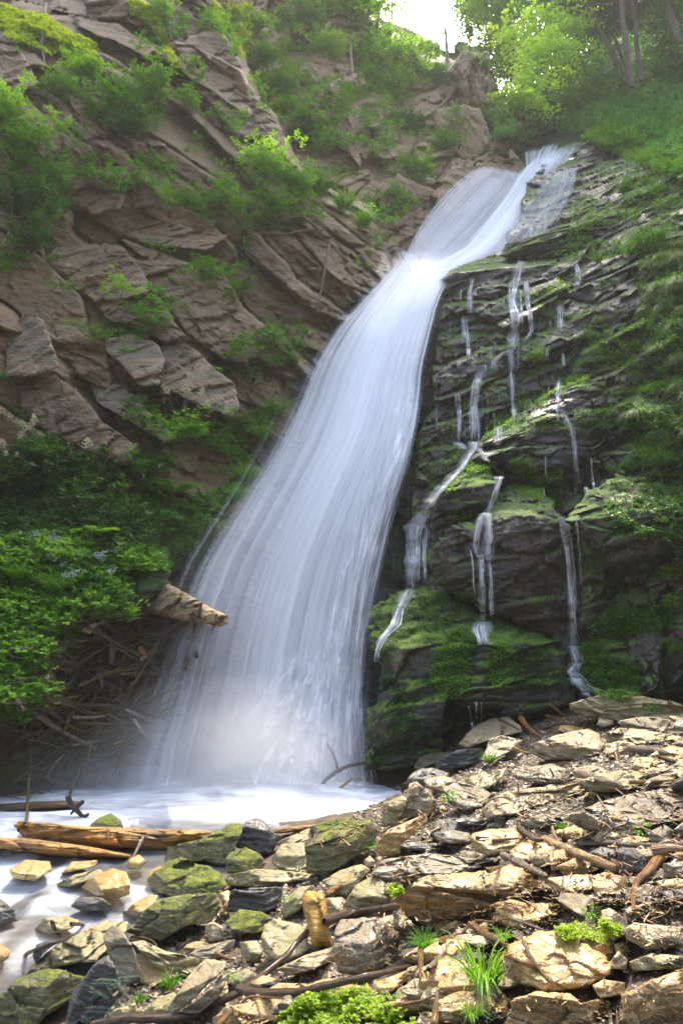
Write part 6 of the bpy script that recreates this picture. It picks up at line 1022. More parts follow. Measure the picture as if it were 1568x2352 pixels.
for kd, x, y, r, lb in [
 ('bush:bright', 200, 168, 50, 'bright shrub just below the sunlit moss ledge, top left'), ('bush:mid', 140, 205, 42, 'green shrub left of the bright one near the top'), ('bush:mid', 272, 245, 62, 'rounded green shrub at mid height of the upper cliff'),
 ('airy:mid', 375, 255, 74, 'airy shrub on thin bare stems, upper cliff'), ('bush:mid', 335, 205, 48, 'small shrub tucked above the airy one'), ('airy:mid', 455, 292, 55, 'drooping shrub right of the airy one on the grey slab edge'), ('bush:dark', 300, 290, 45, 'dark shrub in the shade below the rounded one'),
 ('bush:bright', 15, 255, 62, 'bright leafy shrub at the left edge, upper cliff'), ('bush:mid', 55, 335, 66, 'shrub below the bright one at the left edge'), ('bush:mid', 100, 400, 58, 'shrub hanging right of the left edge, mid height'), ('bush:dark', 60, 460, 70, 'dark dense shrub at the left edge'), ('bush:dark', 75, 545, 52, 'low dark shrub above the shadowed overhang'), ('airy:bright', 135, 300, 40, 'light twiggy shrub in the rough rocks'),
 ('bush:bright', 600, 385, 66, 'vivid green bush standing out on the middle ledge'), ('bush:mid', 665, 425, 55, 'green bush between the vivid bush and the grass'), ('airy:mid', 520, 480, 58, 'airy bush on the left of the middle ledge'), ('airy:mid', 560, 525, 55, 'airy bush below the vivid bush'), ('bush:mid', 430, 470, 42, 'small round bush at the left end of the ledge'), ('airy:mid', 385, 480, 35, 'wispy bush at the far left end of the ledge'), ('bush:mid', 620, 470, 40, 'low bush under the vivid bush'),
 ('grass:grass', 735, 440, 62, 'long grass tuft on the right part of the ledge'), ('grass:grass', 790, 480, 50, 'grass tuft near the waterfall neck'), ('grass:grass', 835, 520, 46, 'grass tuft hanging beside the waterfall neck'), ('mat:mid', 870, 545, 40, 'leafy creeper beside the waterfall neck'),
 ('bush:mid', 640, 200, 50, 'shrub high in the cleft between the two cliffs'), ('bush:mid', 665, 265, 48, 'second shrub down the cleft'), ('bush:dark', 700, 320, 55, 'dark shrub low in the cleft'), ('airy:mid', 745, 355, 45, 'thin shrub at the foot of the cleft'),
 ('bush:yellow', 545, 40, 36, 'sunlit yellow green bush at the top edge'), ('bush:bright', 590, 65, 36, 'sunlit bush right of the yellow one at the top'), ('airy:yellow', 560, 100, 30, 'small sunlit sprays below the yellow bush'), ('bush:mid', 610, 130, 36, 'green bush in the top of the cleft'), ('bush:bright', 370, 18, 28, 'little bright bush on the top rim'), ('airy:mid', 480, 70, 34, 'hazy thin bush over the grey slab'),
 ('airy:bright', 270, 692, 46, 'airy sapling growing out of the great slab'), ('airy:mid', 335, 735, 28, 'small leafy tuft right of the sapling'), ('mat:bright', 195, 752, 40, 'leafy trailing plant left of the great slab'), ('mat:mid', 148, 655, 45, 'creeping plant above the trailing one'), ('mat:mid', 120, 600, 38, 'creeping plant high on the rough left rocks'),
 ('bush:mid', 478, 628, 42, 'green patch of shrub on the slab shoulder'), ('mat:mid', 440, 600, 40, 'creeper beside the slab shoulder'), ('mat:mid', 365, 565, 40, 'mossy creeper on the slab rim'), ('broad:mid', 630, 780, 46, 'broad leaved plant above the waterfall middle'), ('mat:mid', 612, 735, 38, 'creeper climbing above the broad leaved plant'), ('mat:mid', 675, 790, 34, 'creeper right of the broad leaved plant'),
 ('broad:dark', 565, 868, 50, 'dark broad leaved plant hanging below the pale slab'), ('fern:mid', 296, 812, 20, 'tiny fern on the pale slab'), ('grass:grass', 635, 955, 50, 'soft grass tuft at the edge of the waterfall'), ('grass:grass', 600, 1010, 46, 'grass tuft lower at the edge of the waterfall'), ('plume:bright', 425, 1000, 66, 'flowering plant with cream plumes against the pale slab'),
 ('airy:mid', 500, 1035, 46, 'leafy plant right of the plumed one'), ('mat:bright', 550, 1040, 46, 'bright creeper on the ledges near the waterfall'), ('grass:grass', 570, 1110, 55, 'grass tuft halfway down the waterfall edge'), ('mat:mid', 500, 1080, 46, 'creeper below the leafy plant'), ('grass:grass', 545, 1150, 46, 'grass tuft in the spray'),
 ('fern:mid', 410, 1135, 52, 'fern with arching fronds left of the fall'), ('airy:mid', 335, 1120, 60, 'leafy shrub with a pale flower, lower cliff'), ('plume:mid', 185, 1130, 66, 'tall plant with greenish plumes above the bank'), ('bush:mid', 245, 1160, 60, 'dense plant beside the plumed one above the bank'), ('bush:dark', 60, 1090, 80, 'dark dense shrub above the bank at the left edge'),
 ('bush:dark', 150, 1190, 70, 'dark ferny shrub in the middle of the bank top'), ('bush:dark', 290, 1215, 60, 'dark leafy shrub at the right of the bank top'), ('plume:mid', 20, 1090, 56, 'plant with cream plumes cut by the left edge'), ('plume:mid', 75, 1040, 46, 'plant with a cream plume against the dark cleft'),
 ('bush:mid', 355, 1205, 56, 'green shrub above the huge log'), ('fern:bright', 222, 1235, 50, 'bright fern over the bank'), ('fern:bright', 390, 1302, 40, 'bright fern above the huge log'), ('bush:mid', 430, 1205, 48, 'shrub nearest the spray'), ('fern:mid', 440, 1180, 40, 'fern beside the shrub nearest the spray'),
 ('hang:grass', 430, 1255, 66, 'grass hanging down the rock above the log'), ('hang:grass', 485, 1205, 60, 'grass hanging in the spray'), ('grass:grass', 130, 1360, 55, 'long fine grass tuft on the bank'), ('grass:grass', 40, 1330, 46, 'grass tuft on the bank at the left edge'), ('bush:mid', 395, 1250, 40, 'low shrub behind the huge log'), ('mat:mid', 470, 1290, 44, 'creeper in the spray above the log'),
 ('bush:mid', 262, 1365, 30, 'leafy plant leaning over the lip of the bank by the huge log'), ('bush:bright', 285, 1405, 30, 'bright plant hanging over the lip of the bank'), ('airy:bright', 215, 1425, 34, 'loose sprays over the top of the driftwood pile'), ('bush:mid', 160, 1450, 34, 'plant hanging over the left of the driftwood pile'), ('airy:mid', 120, 1520, 36, 'sprays hanging beside the pale board'), ('bush:bright', 90, 1590, 34, 'bright plant low at the left of the driftwood pile'), ('bush:mid', 40, 1640, 32, 'leafy clump at the left edge under the bank'), ('broad:bright', 60, 1250, 34, 'broad light leaves on the bank near the left edge'), ('broad:mid', 240, 1330, 32, 'broad leaves in the middle of the bank'), ('airy:bright', 160, 1300, 40, 'light feathery plant in the middle of the bank'),
 ('bush:dark', 230, 1085, 42, 'dark low shrub at the foot of the great cliff'), ('mat:dark', 20, 960, 50, 'dark plant in the deep cleft at the left edge')]:
    plant(kd, x, y, r, lb, GL, var=random.randrange(2), lift=.28)
for kd, x, y, r, lb in [
 ('airy:bright', 800, 40, 66, 'pale green tree-like shrub on the crest left of the sky'), ('bush:bright', 760, 20, 52, 'light shrub at the top edge, back cliff'), ('airy:mid', 845, 70, 48, 'shrub whose leaves stand out on the sky'), ('airy:mid', 868, 12, 55, 'feathery branch tips against the sky'), ('bush:mid', 700, 40, 46, 'hazy shrub at the top of the back cliff'), ('mat:mid', 680, 110, 40, 'creeper in the hazy rocks near the top'),
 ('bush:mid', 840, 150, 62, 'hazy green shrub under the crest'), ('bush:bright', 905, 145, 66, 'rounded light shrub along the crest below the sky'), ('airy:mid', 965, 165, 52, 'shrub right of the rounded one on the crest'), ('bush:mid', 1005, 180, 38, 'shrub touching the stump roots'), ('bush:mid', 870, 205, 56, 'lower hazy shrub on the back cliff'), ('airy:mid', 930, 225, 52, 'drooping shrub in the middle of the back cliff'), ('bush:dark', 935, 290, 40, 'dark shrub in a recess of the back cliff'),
 ('bush:mid', 1020, 335, 42, 'green bush low on the tan boulder'), ('airy:mid', 1045, 290, 34, 'twiggy plant on the tan boulder'), ('bush:mid', 950, 395, 46, 'bush above the arched veil of water'), ('mat:mid', 920, 440, 28, 'small creeper left of the arched veil'), ('bush:mid', 1128, 285, 36, 'bush on the right shoulder below the stump'), ('fern:mid', 1102, 148, 26, 'ferny tuft growing in the hollow stump'),
 ('airy:mid', 1052, 185, 34, 'sprays hanging at the stump'), ('mat:mid', 795, 395, 46, 'creeper on the left part of the back cliff'), ('grass:grass', 935, 95, 26, 'short grass on the sky line'), ('grass:grass', 980, 118, 24, 'short grass on the sky line near the dead trunk'), ('grass:grass', 895, 80, 24, 'grass on the highest point of the sky line'), ('bush:dark', 1165, 320, 36, 'dark bush beside the upper lip'), ('bush:bright', 750, 110, 44, 'light green bush on the upper back cliff')]:
    plant(kd, x, y, r, lb, GB, var=random.randrange(2), lift=.15)
gr = random.Random(21); RG = []
for cf, x, y, r, k in [(C4, 1460, 150, 46, 'hang'), (C4, 1500, 230, 50, 'hang'), (C4, 1530, 330, 50, 'hang'), (C4, 1180, 300, 32, 'hang'), (C4, 1120, 370, 34, 'hang'), (C4, 1150, 440, 28, 'hang'), (C4, 1120, 260, 24, 'hang'), (C4, 1480, 420, 46, 'hang'), (C4, 1540, 480, 44, 'hang'),
  (C4, 1400, 930, 46, 'grass'), (C4, 1460, 960, 50, 'grass'), (C4, 1330, 980, 34, 'grass'), (C4, 1510, 1010, 46, 'hang'), (C4, 1430, 600, 26, 'hang'), (C4, 1360, 720, 34, 'hang'), (C4, 1440, 820, 36, 'hang'), (C4, 1320, 780, 26, 'hang'), (C4, 1550, 1080, 46, 'hang'), (C4, 1420, 50, 40, 'hang'), (C4, 1180, 30, 26, 'grass'),
  (C4, 1560, 120, 50, 'hang'), (C4, 1540, 20, 40, 'hang'), (C2, 1440, 900, 30, 'grass'), (C2, 1400, 850, 24, 'grass'), (C2, 1450, 1110, 42, 'grass'), (C2, 1530, 1140, 46, 'hang'), (C2, 1320, 1130, 26, 'hang'), (C4, 1390, 640, 30, 'grass'), (C4, 1240, 990, 20, 'grass'), (C4, 1550, 600, 40, 'hang'), (C4, 1560, 760, 40, 'hang'),
  (C6, 890, 425, 14, 'grass'), (C6, 1500, 590, 34, 'hang'), (C6, 1550, 620, 34, 'hang'), (C6, 960, 400, 10, 'grass'), (C2, 1290, 880, 20, 'grass'), (C2, 1480, 1000, 26, 'hang')]:
    q = cf([(x, y)])[0]; plant(k + ':grass', q[0], q[1], r, 'long green grass tuft hanging on the ledges of the right rock face' if k == 'hang' else 'green grass tuft upright on a ledge of the right rock face', GR, var=gr.randrange(2), lift=.08, rot=gr.uniform(-.4, .4))
for cf, kd, x, y, r, lb in [(C4, 'mat:bright', 1240, 470, 24, 'small bright creeper under the grass, right face'), (C4, 'bush:bright', 890, 465, 20, 'little bright clump below the crooked trickle'), (C4, 'mat:bright', 1000, 150, 26, 'green creeper on the upper ledges'), (C4, 'mat:bright', 905, 170, 16, 'tiny creeper beside the crooked trickle top'), (C4, 'mat:bright', 622, 365, 16, 'tiny green plant between the two upper trickles'),
  (C4, 'mat:bright', 738, 620, 12, 'tiny bright plant on the wet wall'), (C4, 'mat:bright', 890, 1015, 32, 'bright mossy plant above the dark boulder'), (C6, 'mat:bright', 555, 20, 36, 'bright leafy fringe on the twin boulder'), (C6, 'mat:bright', 575, 385, 24, 'leafy clump on the top of the mossy mound'), (C6, 'mat:bright', 680, 425, 26, 'leafy sprays right of the clump on the mound'),
  (C6, 'bush:mid', 1245, 540, 34, 'leafy bush at the foot of the right boulder'), (C6, 'bush:mid', 1330, 520, 36, 'second leafy bush at the foot of the right boulder'), (C6, 'mat:mid', 1430, 510, 40, 'creeper under the right boulder'), (C6, 'mat:mid', 1480, 750, 36, 'bright creeper on the low mossy bank'), (C6, 'broad:bright', 1465, 45, 24, 'star leaved plant on the broad boulder'),
  (C6, 'airy:bright', 1530, 340, 46, 'leafy sapling at the right edge beside the boulder'), (C6, 'airy:bright', 1525, 460, 40, 'lower leafy sapling at the right edge'), (C6, 'mat:mid', 1300, 95, 46, 'mossy fringe trailing under the brow of the broad boulder'), (C6, 'mat:mid', 1400, 90, 36, 'mossy fringe, right part, under the brow of the broad boulder'), (C6, 'broad:bright', 1293, 475, 10, 'seedling with two round leaves'),
  (C6, 'mat:dark', 1530, 200, 50, 'dark creeping moss at the right edge'), (C6, 'mat:mid', 1180, 20, 26, 'creeper at the left brow of the broad boulder'), (C4, 'mat:mid', 1280, 690, 36, 'creeper in the middle of the right face'), (C4, 'mat:mid', 1220, 130, 30, 'creeper high on the ledges'), (C4, 'mat:mid', 1120, 500, 30, 'creeper beside the pale ledge rock'), (C4, 'mat:bright', 500, 480, 16, 'tiny plant left of the bright trickle'),
  (C4, 'mat:bright', 830, 940, 22, 'moss sprig above the cleft of the dark boulder'), (C6, 'mat:mid', 560, 270, 12, 'tiny sprig on the wall behind the double trickle'), (C2, 'bush:mid', 1310, 870, 18, 'small leafy clump on the mossy brow'), (C2, 'bush:mid', 1400, 1140, 40, 'leafy clump above the ledges, right edge'), (C4, 'mat:bright', 1300, 620, 32, 'bright creeper by the brown knob')]:
    q = cf([(x, y)])[0]; plant(kd, q[0], q[1], r, lb, 'small plants on the right rock face', var=0, lift=.06)
for x, y, r in [(150, 112, 16), (120, 106, 10), (250, 102, 14), (262, 125, 12), (250, 190, 18), (265, 172, 8), (370, 192, 13), (352, 184, 8), (386, 188, 8), (440, 192, 7), (470, 190, 10), (466, 208, 9), (520, 155, 14), (535, 178, 7), (715, 195, 10), (730, 188, 6), (335, 278, 11), (375, 270, 7), (515, 262, 9), (505, 274, 7), (290, 237, 8), (65, 153, 9), (30, 140, 8), (22, 165, 9), (90, 35, 12), (120, 50, 8), (8, 28, 12), (175, 90, 8), (192, 103, 7), (303, 285, 8)]:
    q = C5([(x, y)])[0]; plant('umbel', q[0], q[1], r * 1.3, 'flat white flower head standing above the leafy bank', 'white flower heads over the bank', lift=.30)
for cf, x, y, r, lb in [(C2, 1368, 408, 14, 'cream plume, left of a pair beside the tree feet'), (C2, 1422, 396, 14, 'cream plume, right of a pair beside the tree feet'), (C2, 1535, 402, 18, 'large cream plume near the right edge on the slope'), (C2, 1506, 262, 16, 'highest cream plume on the wooded slope'), (C2, 1345, 475, 9, 'lowest small cream plume on the wooded slope'), (C2, 1358, 450, 9, 'faint cream plume above the lowest one'),
   (C3, 755, 665, 15, 'cream plume against the pale slab, left'), (C3, 850, 680, 16, 'tan plume against the pale slab, right'), (C3, 790, 690, 9, 'small cream plume between the two on the pale slab'), (C3, 148, 762, 14, 'cream plume before the dark cleft'), (C3, 118, 795, 8, 'small cream plume below the one before the cleft'), (C3, 28, 908, 14, 'cream plume at the left edge'), (C3, 78, 912, 13, 'cream plume right of the one at the left edge'), (C3, 658, 1010, 10, 'small white plume among the shrubs, lower cliff'), (C3, 733, 965, 9, 'small yellowish plume right of the white one'), (C3, 345, 1025, 10, 'green plume above the bank'), (C3, 300, 1100, 10, 'green plume lower above the bank'), (C3, 465, 1160, 10, 'bright green plume over the bank')]:
    q = cf([(x, y)])[0]; plant('plumeonly', q[0], q[1], r, lb, 'plumes of goat-beard flowers', lift=.35)
for cf, kd, x, y, r, lb in [(C8, 'tall:bright', 650, 1000, 150, 'tall bright grass tuft among the sunlit stones'), (C8, 'tall:bright', 740, 800, 50, 'smaller grass tuft behind the tall one'), (C8, 'grass:grass', 380, 830, 40, 'thin grass blades behind the blue grey boulder'), (C8, 'tall:bright', 600, 1150, 60, 'bright grass blades at the bottom edge'), (C7, 'tall:grass', 780, 1010, 56, 'sparse grass blades between the grey slabs'), (C7, 'tall:grass', 640, 1080, 34, 'short grass blades bottom centre left'),
   (C8, 'broad:bright', 1150, 680, 26, 'leafy seedling between the golden slab and the upright stone'), (C8, 'broad:bright', 1385, 300, 26, 'leafy seedling beside the flat grey slab'), (C8, 'broad:bright', 490, 145, 22, 'small plant beside the white pointed rock'), (C6, 'grass:grass', 680, 1150, 26, 'short green blades under the white angular stone'), (C8, 'grass:grass', 1010, 280, 16, 'tiny grass blades in the middle of the scree'), (C7, 'broad:mid', 1545, 260, 12, 'small leaves on the big mossy rock'),
   (C7, 'fir:fir', 860, 770, 64, 'silvery fir sprigs under the green rock'), (C7, 'fir:fir', 1030, 760, 34, 'small fir sprig at the right of the silvery ones'), (C7, 'fir:fir', 500, 1000, 60, 'dark fir sprig hanging by the wedge rock'), (C7, 'fir:fir', 470, 1130, 66, 'fir sprig at the bottom edge'), (C7, 'mat:bright', 1320, 600, 16, 'tiny seedling beside the leaning olive rock'), (C8, 'mat:bright', 210, 1050, 22, 'small weed under the long branch'), (C8, 'fern:bright', 130, 370, 22, 'green sprig below the big mossy rock'), (C7, 'mat:bright', 1060, 960, 26, 'mossy sprig above the long branch')]:
    q = cf([(x, y)])[0]; plant(kd, q[0], q[1] , r, lb, None, var=3, lift=.02, rot=(2.6 if kd.startswith('fir') and x in (1030,) else .2))
# moss cushions and clover at the bottom edge, the leafy cover of the bank, sunlit moss on the top ledges, small growth on the slopes: each one mass
def cover(name, n, box, cond, L_, m_, ls, mat, seed, label, lift=0, droop=.3, out=(0, -.5, .7)):
    gg = G(seed); x = gg.uniform(box[0], box[2], n * 8); y = gg.uniform(box[1], box[3], n * 8); d = zbv(x, y); ok = cond(x, y) & (d < 60); x, y, d = x[ok][:n], y[ok][:n], d[ok][:n]
    p = P(x, y, d - lift * gg.random(len(x))); v, f, t = sprays(p, dirs(len(p), gg, out, 1.0), L_ * gg.uniform(.5, 1.3, len(p)), m_, ls, gg, droop, .42)
    return centred(name, v, f, mat, None, label, None, None, 'stuff', tone=t, smooth=False)
ns = lambda x, y, s, k: vn(np.stack([x * k, y * k, 0 * x], -1), s)
cover('undergrowth', 6500, (-60, 1130, 400, 1700), lambda x, y: ((x < 285) | (y < 1315)) & (y > np.interp(x, [-60, 100, 250, 380], [1150, 1160, 1200, 1290])) & (y < np.interp(x, [-60, 95, 110, 180, 300, 390], [1690, 1620, 1500, 1440, 1400, 1330])) , .15, 10, .042, lf['mid'], 1, 'dense leafy undergrowth covering the bank', .25)
cover('undergrowth', 3200, (-60, 1190, 400, 1660), lambda x, y: ((x < 285) | (y < 1315)) & (y > np.interp(x, [-60, 100, 250, 380], [1230, 1240, 1260, 1310])) & (y < np.interp(x, [-60, 95, 110, 180, 300, 390], [1660, 1600, 1490, 1430, 1395, 1330])) & (ns(x, y, 5, .012) > -.1), .15, 9, .046, lf['bright'], 2, 'brighter green leaves on the top of the undergrowth', .32)
cover('moss_cover', 1500, (640, 2240, 1250, 2400), lambda x, y: (y > np.interp(x, [560, 640, 700, 840, 930, 1000, 1250], [2400, 2335, 2285, 2280, 2325, 2400, 2420]) + 12 * ns(x, y, 3, .03)), .016, 6, .009, lf['yellow'], 3, 'bright yellow green moss and tiny leaves at the bottom edge', .02)
cover('moss_cover', 700, (1280, 2110, 1420, 2180), lambda x, y: np.hypot((x - 1350) / 60, (y - 2145) / 22) < 1 + .5 * ns(x, y, 3, .05), .018, 5, .008, lf['yellow'], 4, 'yellow green moss under the leafy seedling', .02)
cover('moss_cover', 260, (890, 2025, 925, 2062), lambda x, y: np.hypot((x - 907) / 15, (y - 2045) / 17) < 1, .018, 5, .009, lf['yellow'], 6, 'small moss cushion on the left of the ledge stone', .02)
cover('ledge_moss', 2600, (-20, 0, 220, 160), lambda x, y: np.abs(y - np.interp(x, [-20, 60, 130, 200], [25, 55, 95, 145]) - 18 * ns(x, y, 3, .02)) < 34, .10, 7, .05, lf['yellow'], 7, 'sunlit yellow moss and grass draping the top left ledge', .25, .7)
cover('ledge_moss', 900, (300, 0, 410, 160), lambda x, y: np.abs(y - np.interp(x, [300, 350, 380, 405], [0, 40, 90, 160]) - 10 * ns(x, y, 3, .03)) < 22, .09, 7, .045, lf['yellow'], 8, 'sunlit yellow moss on the rib near the top', .2, .7)
cover('ledge_moss', 700, (490, 0, 600, 140), lambda x, y: np.abs(y - np.interp(x, [490, 520, 560, 600], [20, 60, 120, 180])) < 20, .09, 7, .045, lf['yellow'], 9, 'sunlit moss on the edge of the grey slab', .2, .7)
cover('slope_growth', 2600, (1140, 150, 1640, 420), lambda x, y: (y > np.interp(x, [1140, 1300, 1380, 1568, 1640], [290, 230, 190, 120, 100])) & (y < np.interp(x, [1140, 1330, 1420, 1500, 1640], [325, 305, 300, 350, 400])), .5, 10, .13, lf['tree'], 10, 'low leafy growth covering the wooded slope', .6)
cover('slope_growth', 1500, (1340, 300, 1640, 560), lambda x, y: (y < np.interp(x, [1340, 1568, 1640], [330, 420, 470])), .35, 10, .085, lf['mid'], 11, 'grassy green growth on the slope above the rock face', .4)
# plants of the ledges that nobody could count, and raised moss
ip = lambda x, xs, ys: np.interp(x, xs, ys)
cover('cliff_growth', 1700, (-20, 20, 900, 1150), lambda x, y: (y > ip(x, [0, 480, 650, 880, 900], [0, 40, 330, 560, 600])) & (x < ip(y, [0, 600, 700, 900, 1150], [900, 880, 760, 640, 540])) & (ns(x * .75 - y * .62, (x * .62 + y * .75) * 3.2, 31, .0052) + .55 * ns(x, y, 32, .018) > .44 + .2 * (y > 560)), .26, 10, .055, lf['mid'], 21, 'ragged green growth along the cracks and ledges of the left cliff', .15, .5)
cover('cliff_growth', 1100, (400, 0, 1180, 520), lambda x, y: (y < ip(x, [400, 480, 650, 880, 1180], [0, 40, 320, 540, 330])) & (ns(x, y * 1.4, 33, .009) + .5 * ns(x, y, 34, .03) > .16 - .0009 * (300 - y)), .40, 10, .085, lf['mid'], 22, 'hazy green growth over the back cliff', .2, .5)
cover('cliff_growth', 1700, (300, 950, 640, 1330), lambda x, y: (x < ip(y, [950, 1100, 1200, 1330], [640, 570, 520, 470])) & (ns(x, y, 35, .012) > -.1), .18, 10, .045, lf['mid'], 23, 'leafy growth between the bank and the waterfall', .25, .5)
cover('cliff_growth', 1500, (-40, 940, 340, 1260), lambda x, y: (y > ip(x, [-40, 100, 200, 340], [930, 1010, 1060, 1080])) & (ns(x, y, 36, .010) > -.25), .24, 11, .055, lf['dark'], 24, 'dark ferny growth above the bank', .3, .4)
cover('ledge_growth', 2400, (1130, 380, 1640, 1250), lambda x, y: (x > ip(y, [380, 560, 700, 1000, 1250], [1380, 1280, 1240, 1330, 1430])) & (ns(x * 1.0, y * 2.6, 37, .010) + (x - 1400) * .0011 > .16), .13, 10, .032, lf['grass'], 25, 'grassy green growth on the ledges of the right rock face', .12, .5)
cover('ledge_growth', 1700, (1340, 380, 1640, 1180), lambda x, y: x > ip(y, [380, 560, 800, 1000, 1180], [1420, 1480, 1500, 1440, 1380]) + 40 * ns(x, y, 39, .012), .15, 11, .03, lf['grass'], 27, 'thick hanging growth near the right edge', .2, .9)
cover('ledge_growth', 1300, (1330, 1400, 1640, 1640), lambda x, y: ns(x, y, 38, .014) > -.05, .10, 9, .026, lf['mid'], 26, 'leafy growth on the low mossy bank at the right', .08)
gg_ = (0, -.9, .5)
for sd, n_, box, cn, mt, lb in [
 (41, 4200, (860, 1370, 1340, 1780), lambda x, y: (y > ip(x, [860, 960, 1080, 1340], [1380, 1350, 1400, 1500])) & (y < ip(x, [860, 1000, 1150, 1340], [1760, 1700, 1620, 1600])) & (ns(x, y * 1.6, 41, .014) + .5 * ns(x, y, 42, .05) > .02), 'dark', 'soft dark moss cushions over the mound'),
 (43, 2600, (980, 1440, 1200, 1640), lambda x, y: (np.hypot((x - 1035) / 46, (y - 1540) / 70) < 1) | (np.hypot((x - 1150) / 36, (y - 1530) / 56) < 1) | (np.hypot((x - 1060) / 30, (y - 1475) / 30) < 1), 'bright', 'vivid green moss patches on the mound'),
 (44, 3600, (870, 960, 1100, 1330), lambda x, y: (x < ip(y, [960, 1040, 1120, 1330], [1040, 1060, 1000, 930])) & (ns(x, y * 2.0, 43, .02) > -.2), 'mid', 'moss on the shoulder beside the waterfall'),
 (45, 1900, (1020, 1060, 1290, 1180), lambda x, y: (y < ip(x, [1020, 1080, 1130, 1180, 1290], [1140, 1110, 1100, 1130, 1170])) & (ns(x, y * 1.5, 44, .02) > -.3), 'bright', 'moss on the crowns of the twin boulders'),
 (46, 2000, (1010, 590, 1440, 1000), lambda x, y: ns(x * 1.0 + y * .3, y * 4.5 - x * .9, 45, .012) + .4 * ns(x, y, 46, .05) > .28, 'bright', 'moss lips along the stepped ledges'),
 (47, 1500, (1110, 860, 1420, 1010), lambda x, y: np.abs(y - ip(x, [1110, 1200, 1290, 1420], [1000, 930, 885, 820])) < 14 + 8 * ns(x, y, 3, .03), 'bright', 'mossy upper edge of the slanting buttress')]:
    cover('moss_cover', n_, box, cn, .035, 6, .016, lf[mt], sd, lb, .03, .4, gg_)
gr = random.Random(77)
for k in range(34):
    y = gr.uniform(560, 1120); x = gr.uniform(float(np.interp(y, [560, 800, 1000, 1120], [1440, 1480, 1420, 1400])), 1590)
    plant('hang:grass', x, y, gr.uniform(26, 44), 'long green grass tuft hanging on the ledges of the right rock face', GR, var=gr.randrange(2), lift=.12, rot=gr.uniform(-.5, .5))
# trees ------------------------------------------------------------------------------------------
def tree(name, label, foot, d, path, rpx, clumps, mat, leaf, K, m_, seed, crown_r=None, trunkmat=None, group='trees of the wooded slope', droop=.3):
    """path: pixels of the trunk (foot first); clumps: (px, py, distance offset, radius px) masses of foliage, each carried by its limb"""
    gg = G(seed); t = thing(name, label, 'tree', P(np.array(foot[0] * 1.), np.array(foot[1] * 1.), d)); t['group'] = group
    q = np.array([P(np.array(a * 1.), np.array(b * 1.), d) for a, b in path]); r = np.linspace(rpx / F * d, rpx / F * d * .6, len(q)); parts = [tube(q, r, 10, seed, .08, 24)]; lv = []; tot = sum(c[3] ** 2 for c in clumps)
    for i, (cx, cy_, dd, cr) in enumerate(clumps):
        c = P(np.array(cx * 1.), np.array(cy_ * 1.), d + dd); R_ = 1.22 * cr / F * (d + dd); a = q[min(len(q) - 1, int(len(q) * (.35 + .6 * gg.random())))]; mid = (a + c) / 2 + np.array([0, 0, .1 * np.linalg.norm(c - a)])
        parts.append(tube([a, mid, c], [r[-1] * .55, r[-1] * .35, r[-1] * .12], 6, i, .1, 12)); k = max(8, int(K * cr ** 2 / tot)); sub = nrmz(gg.normal(size=(max(3, k // 14), 3))) * gg.random((max(3, k // 14), 1)) ** .45 * R_ * np.array([1, .9, .7])
        for s_ in sub[:6]: parts.append(tube([c, c + s_ * .6 - [0, 0, .05], c + s_], [r[-1] * .15, r[-1] * .1, r[-1] * .04], 4, i, 0, 5))
        o = c + sub[gg.integers(0, len(sub), k)] + gg.normal(0, .13 * R_, (k, 3)); dv = nrmz(gg.normal(size=(k, 3)) * np.array([1, 1, .35]) + np.array([0, -.1, -.1])); lv.append(sprays(o, dv, gg.uniform(.6, 1.2, k) * leaf * 5.5, m_, leaf, gg, droop, .36, True, .35))
    v, f, u = join(parts); centred('trunk', v, f, trunkmat or m_bark, t, uv=u); v, f, tn = cat3(lv); centred('crown', v, f, mat, t, tone=tn, smooth=False); return t
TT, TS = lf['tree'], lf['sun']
tree('leafy_tree', 'tree above the stump, backlit glow put into its bright yellow green leaf colour', (1440, 262), 19.2, [(1440, 268), (1405, 120), (1340, 0), (1290, -120)], 4, [(1225, 70, 0, 48), (1270, 95, -.5, 42), (1180, 90, .5, 30), (1240, 125, -.3, 34), (1290, 50, 0, 36), (1150, 60, .5, 22), (1320, 110, .4, 20), (1255, 30, .2, 34)], TS, .17, 300, 9, 1)
tree('leafy_tree', 'mid green tree around and above the glowing leaves', (1452, 250), 20.6, [(1452, 256), (1425, 120), (1370, 0), (1310, -120)], 4, [(1130, 20, 0, 46), (1190, 20, 0, 52), (1250, -20, 0, 60), (1340, 40, .3, 56), (1390, 60, .3, 44), (1310, 150, .3, 34), (1165, 130, 0, 34), (1110, -20, .3, 46), (1350, -40, 0, 66)], lf['bright'], .15, 800, 10, 21)
tree('leafy_tree', 'small maple spray behind the stump, sunlight put into its leaf colour', (1200, 300), 19.0, [(1200, 310), (1195, 260), (1192, 200)], 2.5, [(1190, 190, 0, 30), (1180, 215, 0, 22), (1205, 175, 0, 18), (1150, 215, 0, 15), (1215, 235, 0, 20)], TS, .20, 90, 10, 2)
tree('leafy_tree', 'tall hazy tree leaning over the gap of sky', (1150, 300), 25, [(1210, 330), (1190, 150), (1160, 0), (1130, -200)], 7, [(1090, 20, 0, 52), (1130, 70, 0, 56), (1110, -40, 0, 66), (1170, 120, 0, 50), (1160, -10, 1, 60), (1070, 60, 0, 28), (1150, 160, 0, 36)], TT, .15, 900, 11, 3)
tree('leafy_tree', 'dark dense tree behind the glowing one', (1260, 320), 24, [(1260, 330), (1270, 160), (1300, -100)], 9, [(1230, 150, 1, 70), (1300, 130, 1, 76), (1370, 90, 1, 80), (1200, 230, 0, 46), (1280, 210, 0, 62), (1350, 180, 0, 66), (1250, 20, 3, 90), (1340, -20, 3, 90)], TT, .15, 1500, 11, 4)
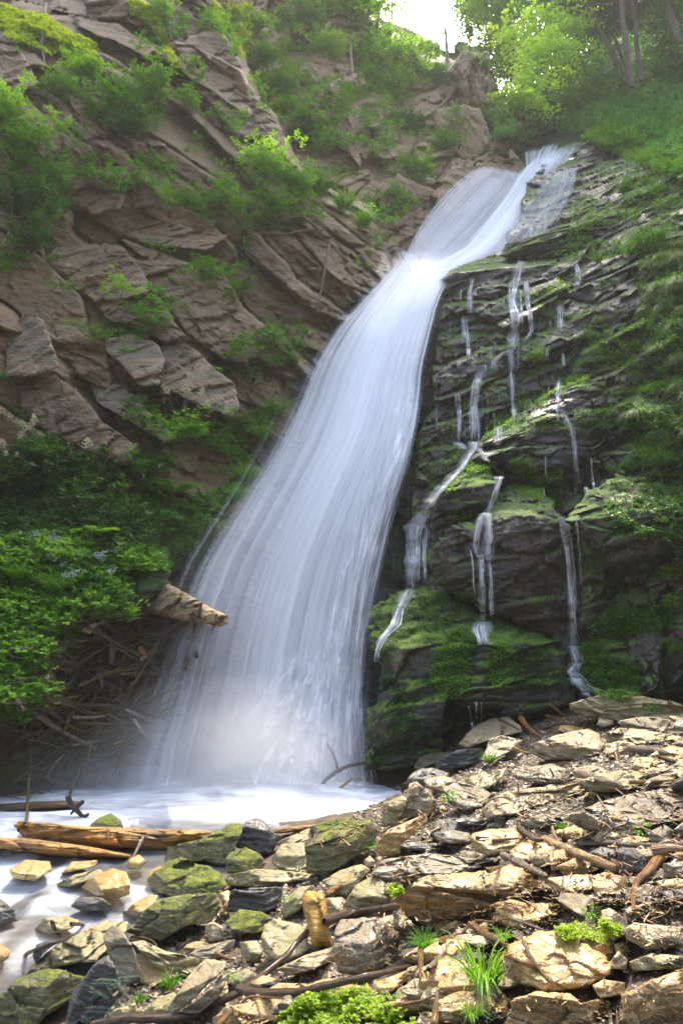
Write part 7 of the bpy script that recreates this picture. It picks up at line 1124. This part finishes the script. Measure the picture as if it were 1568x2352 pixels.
tree('leafy_tree', 'dark tree with a curved slender trunk', (1445, 205), 19, [(1446, 212), (1430, 165), (1412, 130), (1385, 90), (1362, 40), (1340, -40)], 6, [(1420, 40, .6, 60), (1330, 30, .5, 52), (1390, -40, 0, 70), (1300, -60, 0, 70)], TT, .13, 650, 11, 5)
tree('leafy_tree', 'straight trunk, left one of a close pair', (1447, 190), 18, [(1449, 200), (1440, 130), (1430, 50), (1420, -60)], 9, [(1450, -60, .6, 80), (1500, 10, 1, 60), (1480, -120, 0, 90)], TT, .13, 500, 11, 6)
tree('leafy_tree', 'straight trunk, right one of a close pair', (1468, 175), 18.6, [(1470, 185), (1462, 110), (1455, 40), (1446, -60)], 8, [(1540, 60, 2, 70), (1530, -40, 1, 80), (1500, 110, 2.5, 56)], TT, .13, 500, 11, 7)
tree('leafy_tree', 'pale mossy trunk at the top right corner', (1548, 70), 17.5, [(1560, 100), (1545, 50), (1530, 0), (1515, -80)], 10, [(1600, 0, 0, 80), (1590, 120, 1.5, 60), (1620, -120, 0, 120), (1560, 160, 2, 50)], TT, .13, 600, 11, 8)
tree('leafy_tree', 'low green tree over the upper lip of the waterfall', (1300, 330), 20, [(1300, 335), (1290, 290), (1270, 250)], 4, [(1250, 270, 0, 46), (1310, 250, 0, 44), (1195, 275, 0, 36), (1370, 240, 0, 56), (1420, 230, 0, 46), (1180, 260, .5, 34)], lf['mid'], .11, 950, 11, 9)
tree('leafy_tree', 'feathery tree on the crest at the left of the sky', (760, 60), 19.2, [(790, 120), (780, 40), (800, -60), (820, -160)], 4, [(820, -10, 0, 50), (770, -30, 0, 60), (870, -30, 0, 40), (720, -40, 0, 66), (900, 0, 0, 20)], lf['bright'], .12, 480, 11, 10, group='trees on the cliff crest')
# ---------------------------------------------------------------- the hazy air of the gorge
def haze(dens):
    bm = bmesh.new(); bmesh.ops.create_cube(bm, size=1); me = bpy.data.meshes.new('haze'); bm.to_mesh(me); bm.free()
    m = M('haze_air'); v = m.n('VolumePrincipled'); v.inputs['Color'].default_value = (.95, .97, .94, 1); v.inputs['Density'].default_value = dens; v.inputs['Anisotropy'].default_value = .35
    m.l(v.outputs[0], m.out.inputs['Volume']); me.materials.append(m.m)
    xs, ys, zs = (-70, 120), (-70, 110), (-8, 95)
    o = ob('haze', me, label='pale humid air filling the gorge', kind='stuff', loc=(sum(xs) / 2, sum(ys) / 2, sum(zs) / 2)); o.scale = (xs[1] - xs[0], ys[1] - ys[0], zs[1] - zs[0]); o.display_type = 'WIRE'
HAZE = .0011
if HAZE: haze(HAZE)
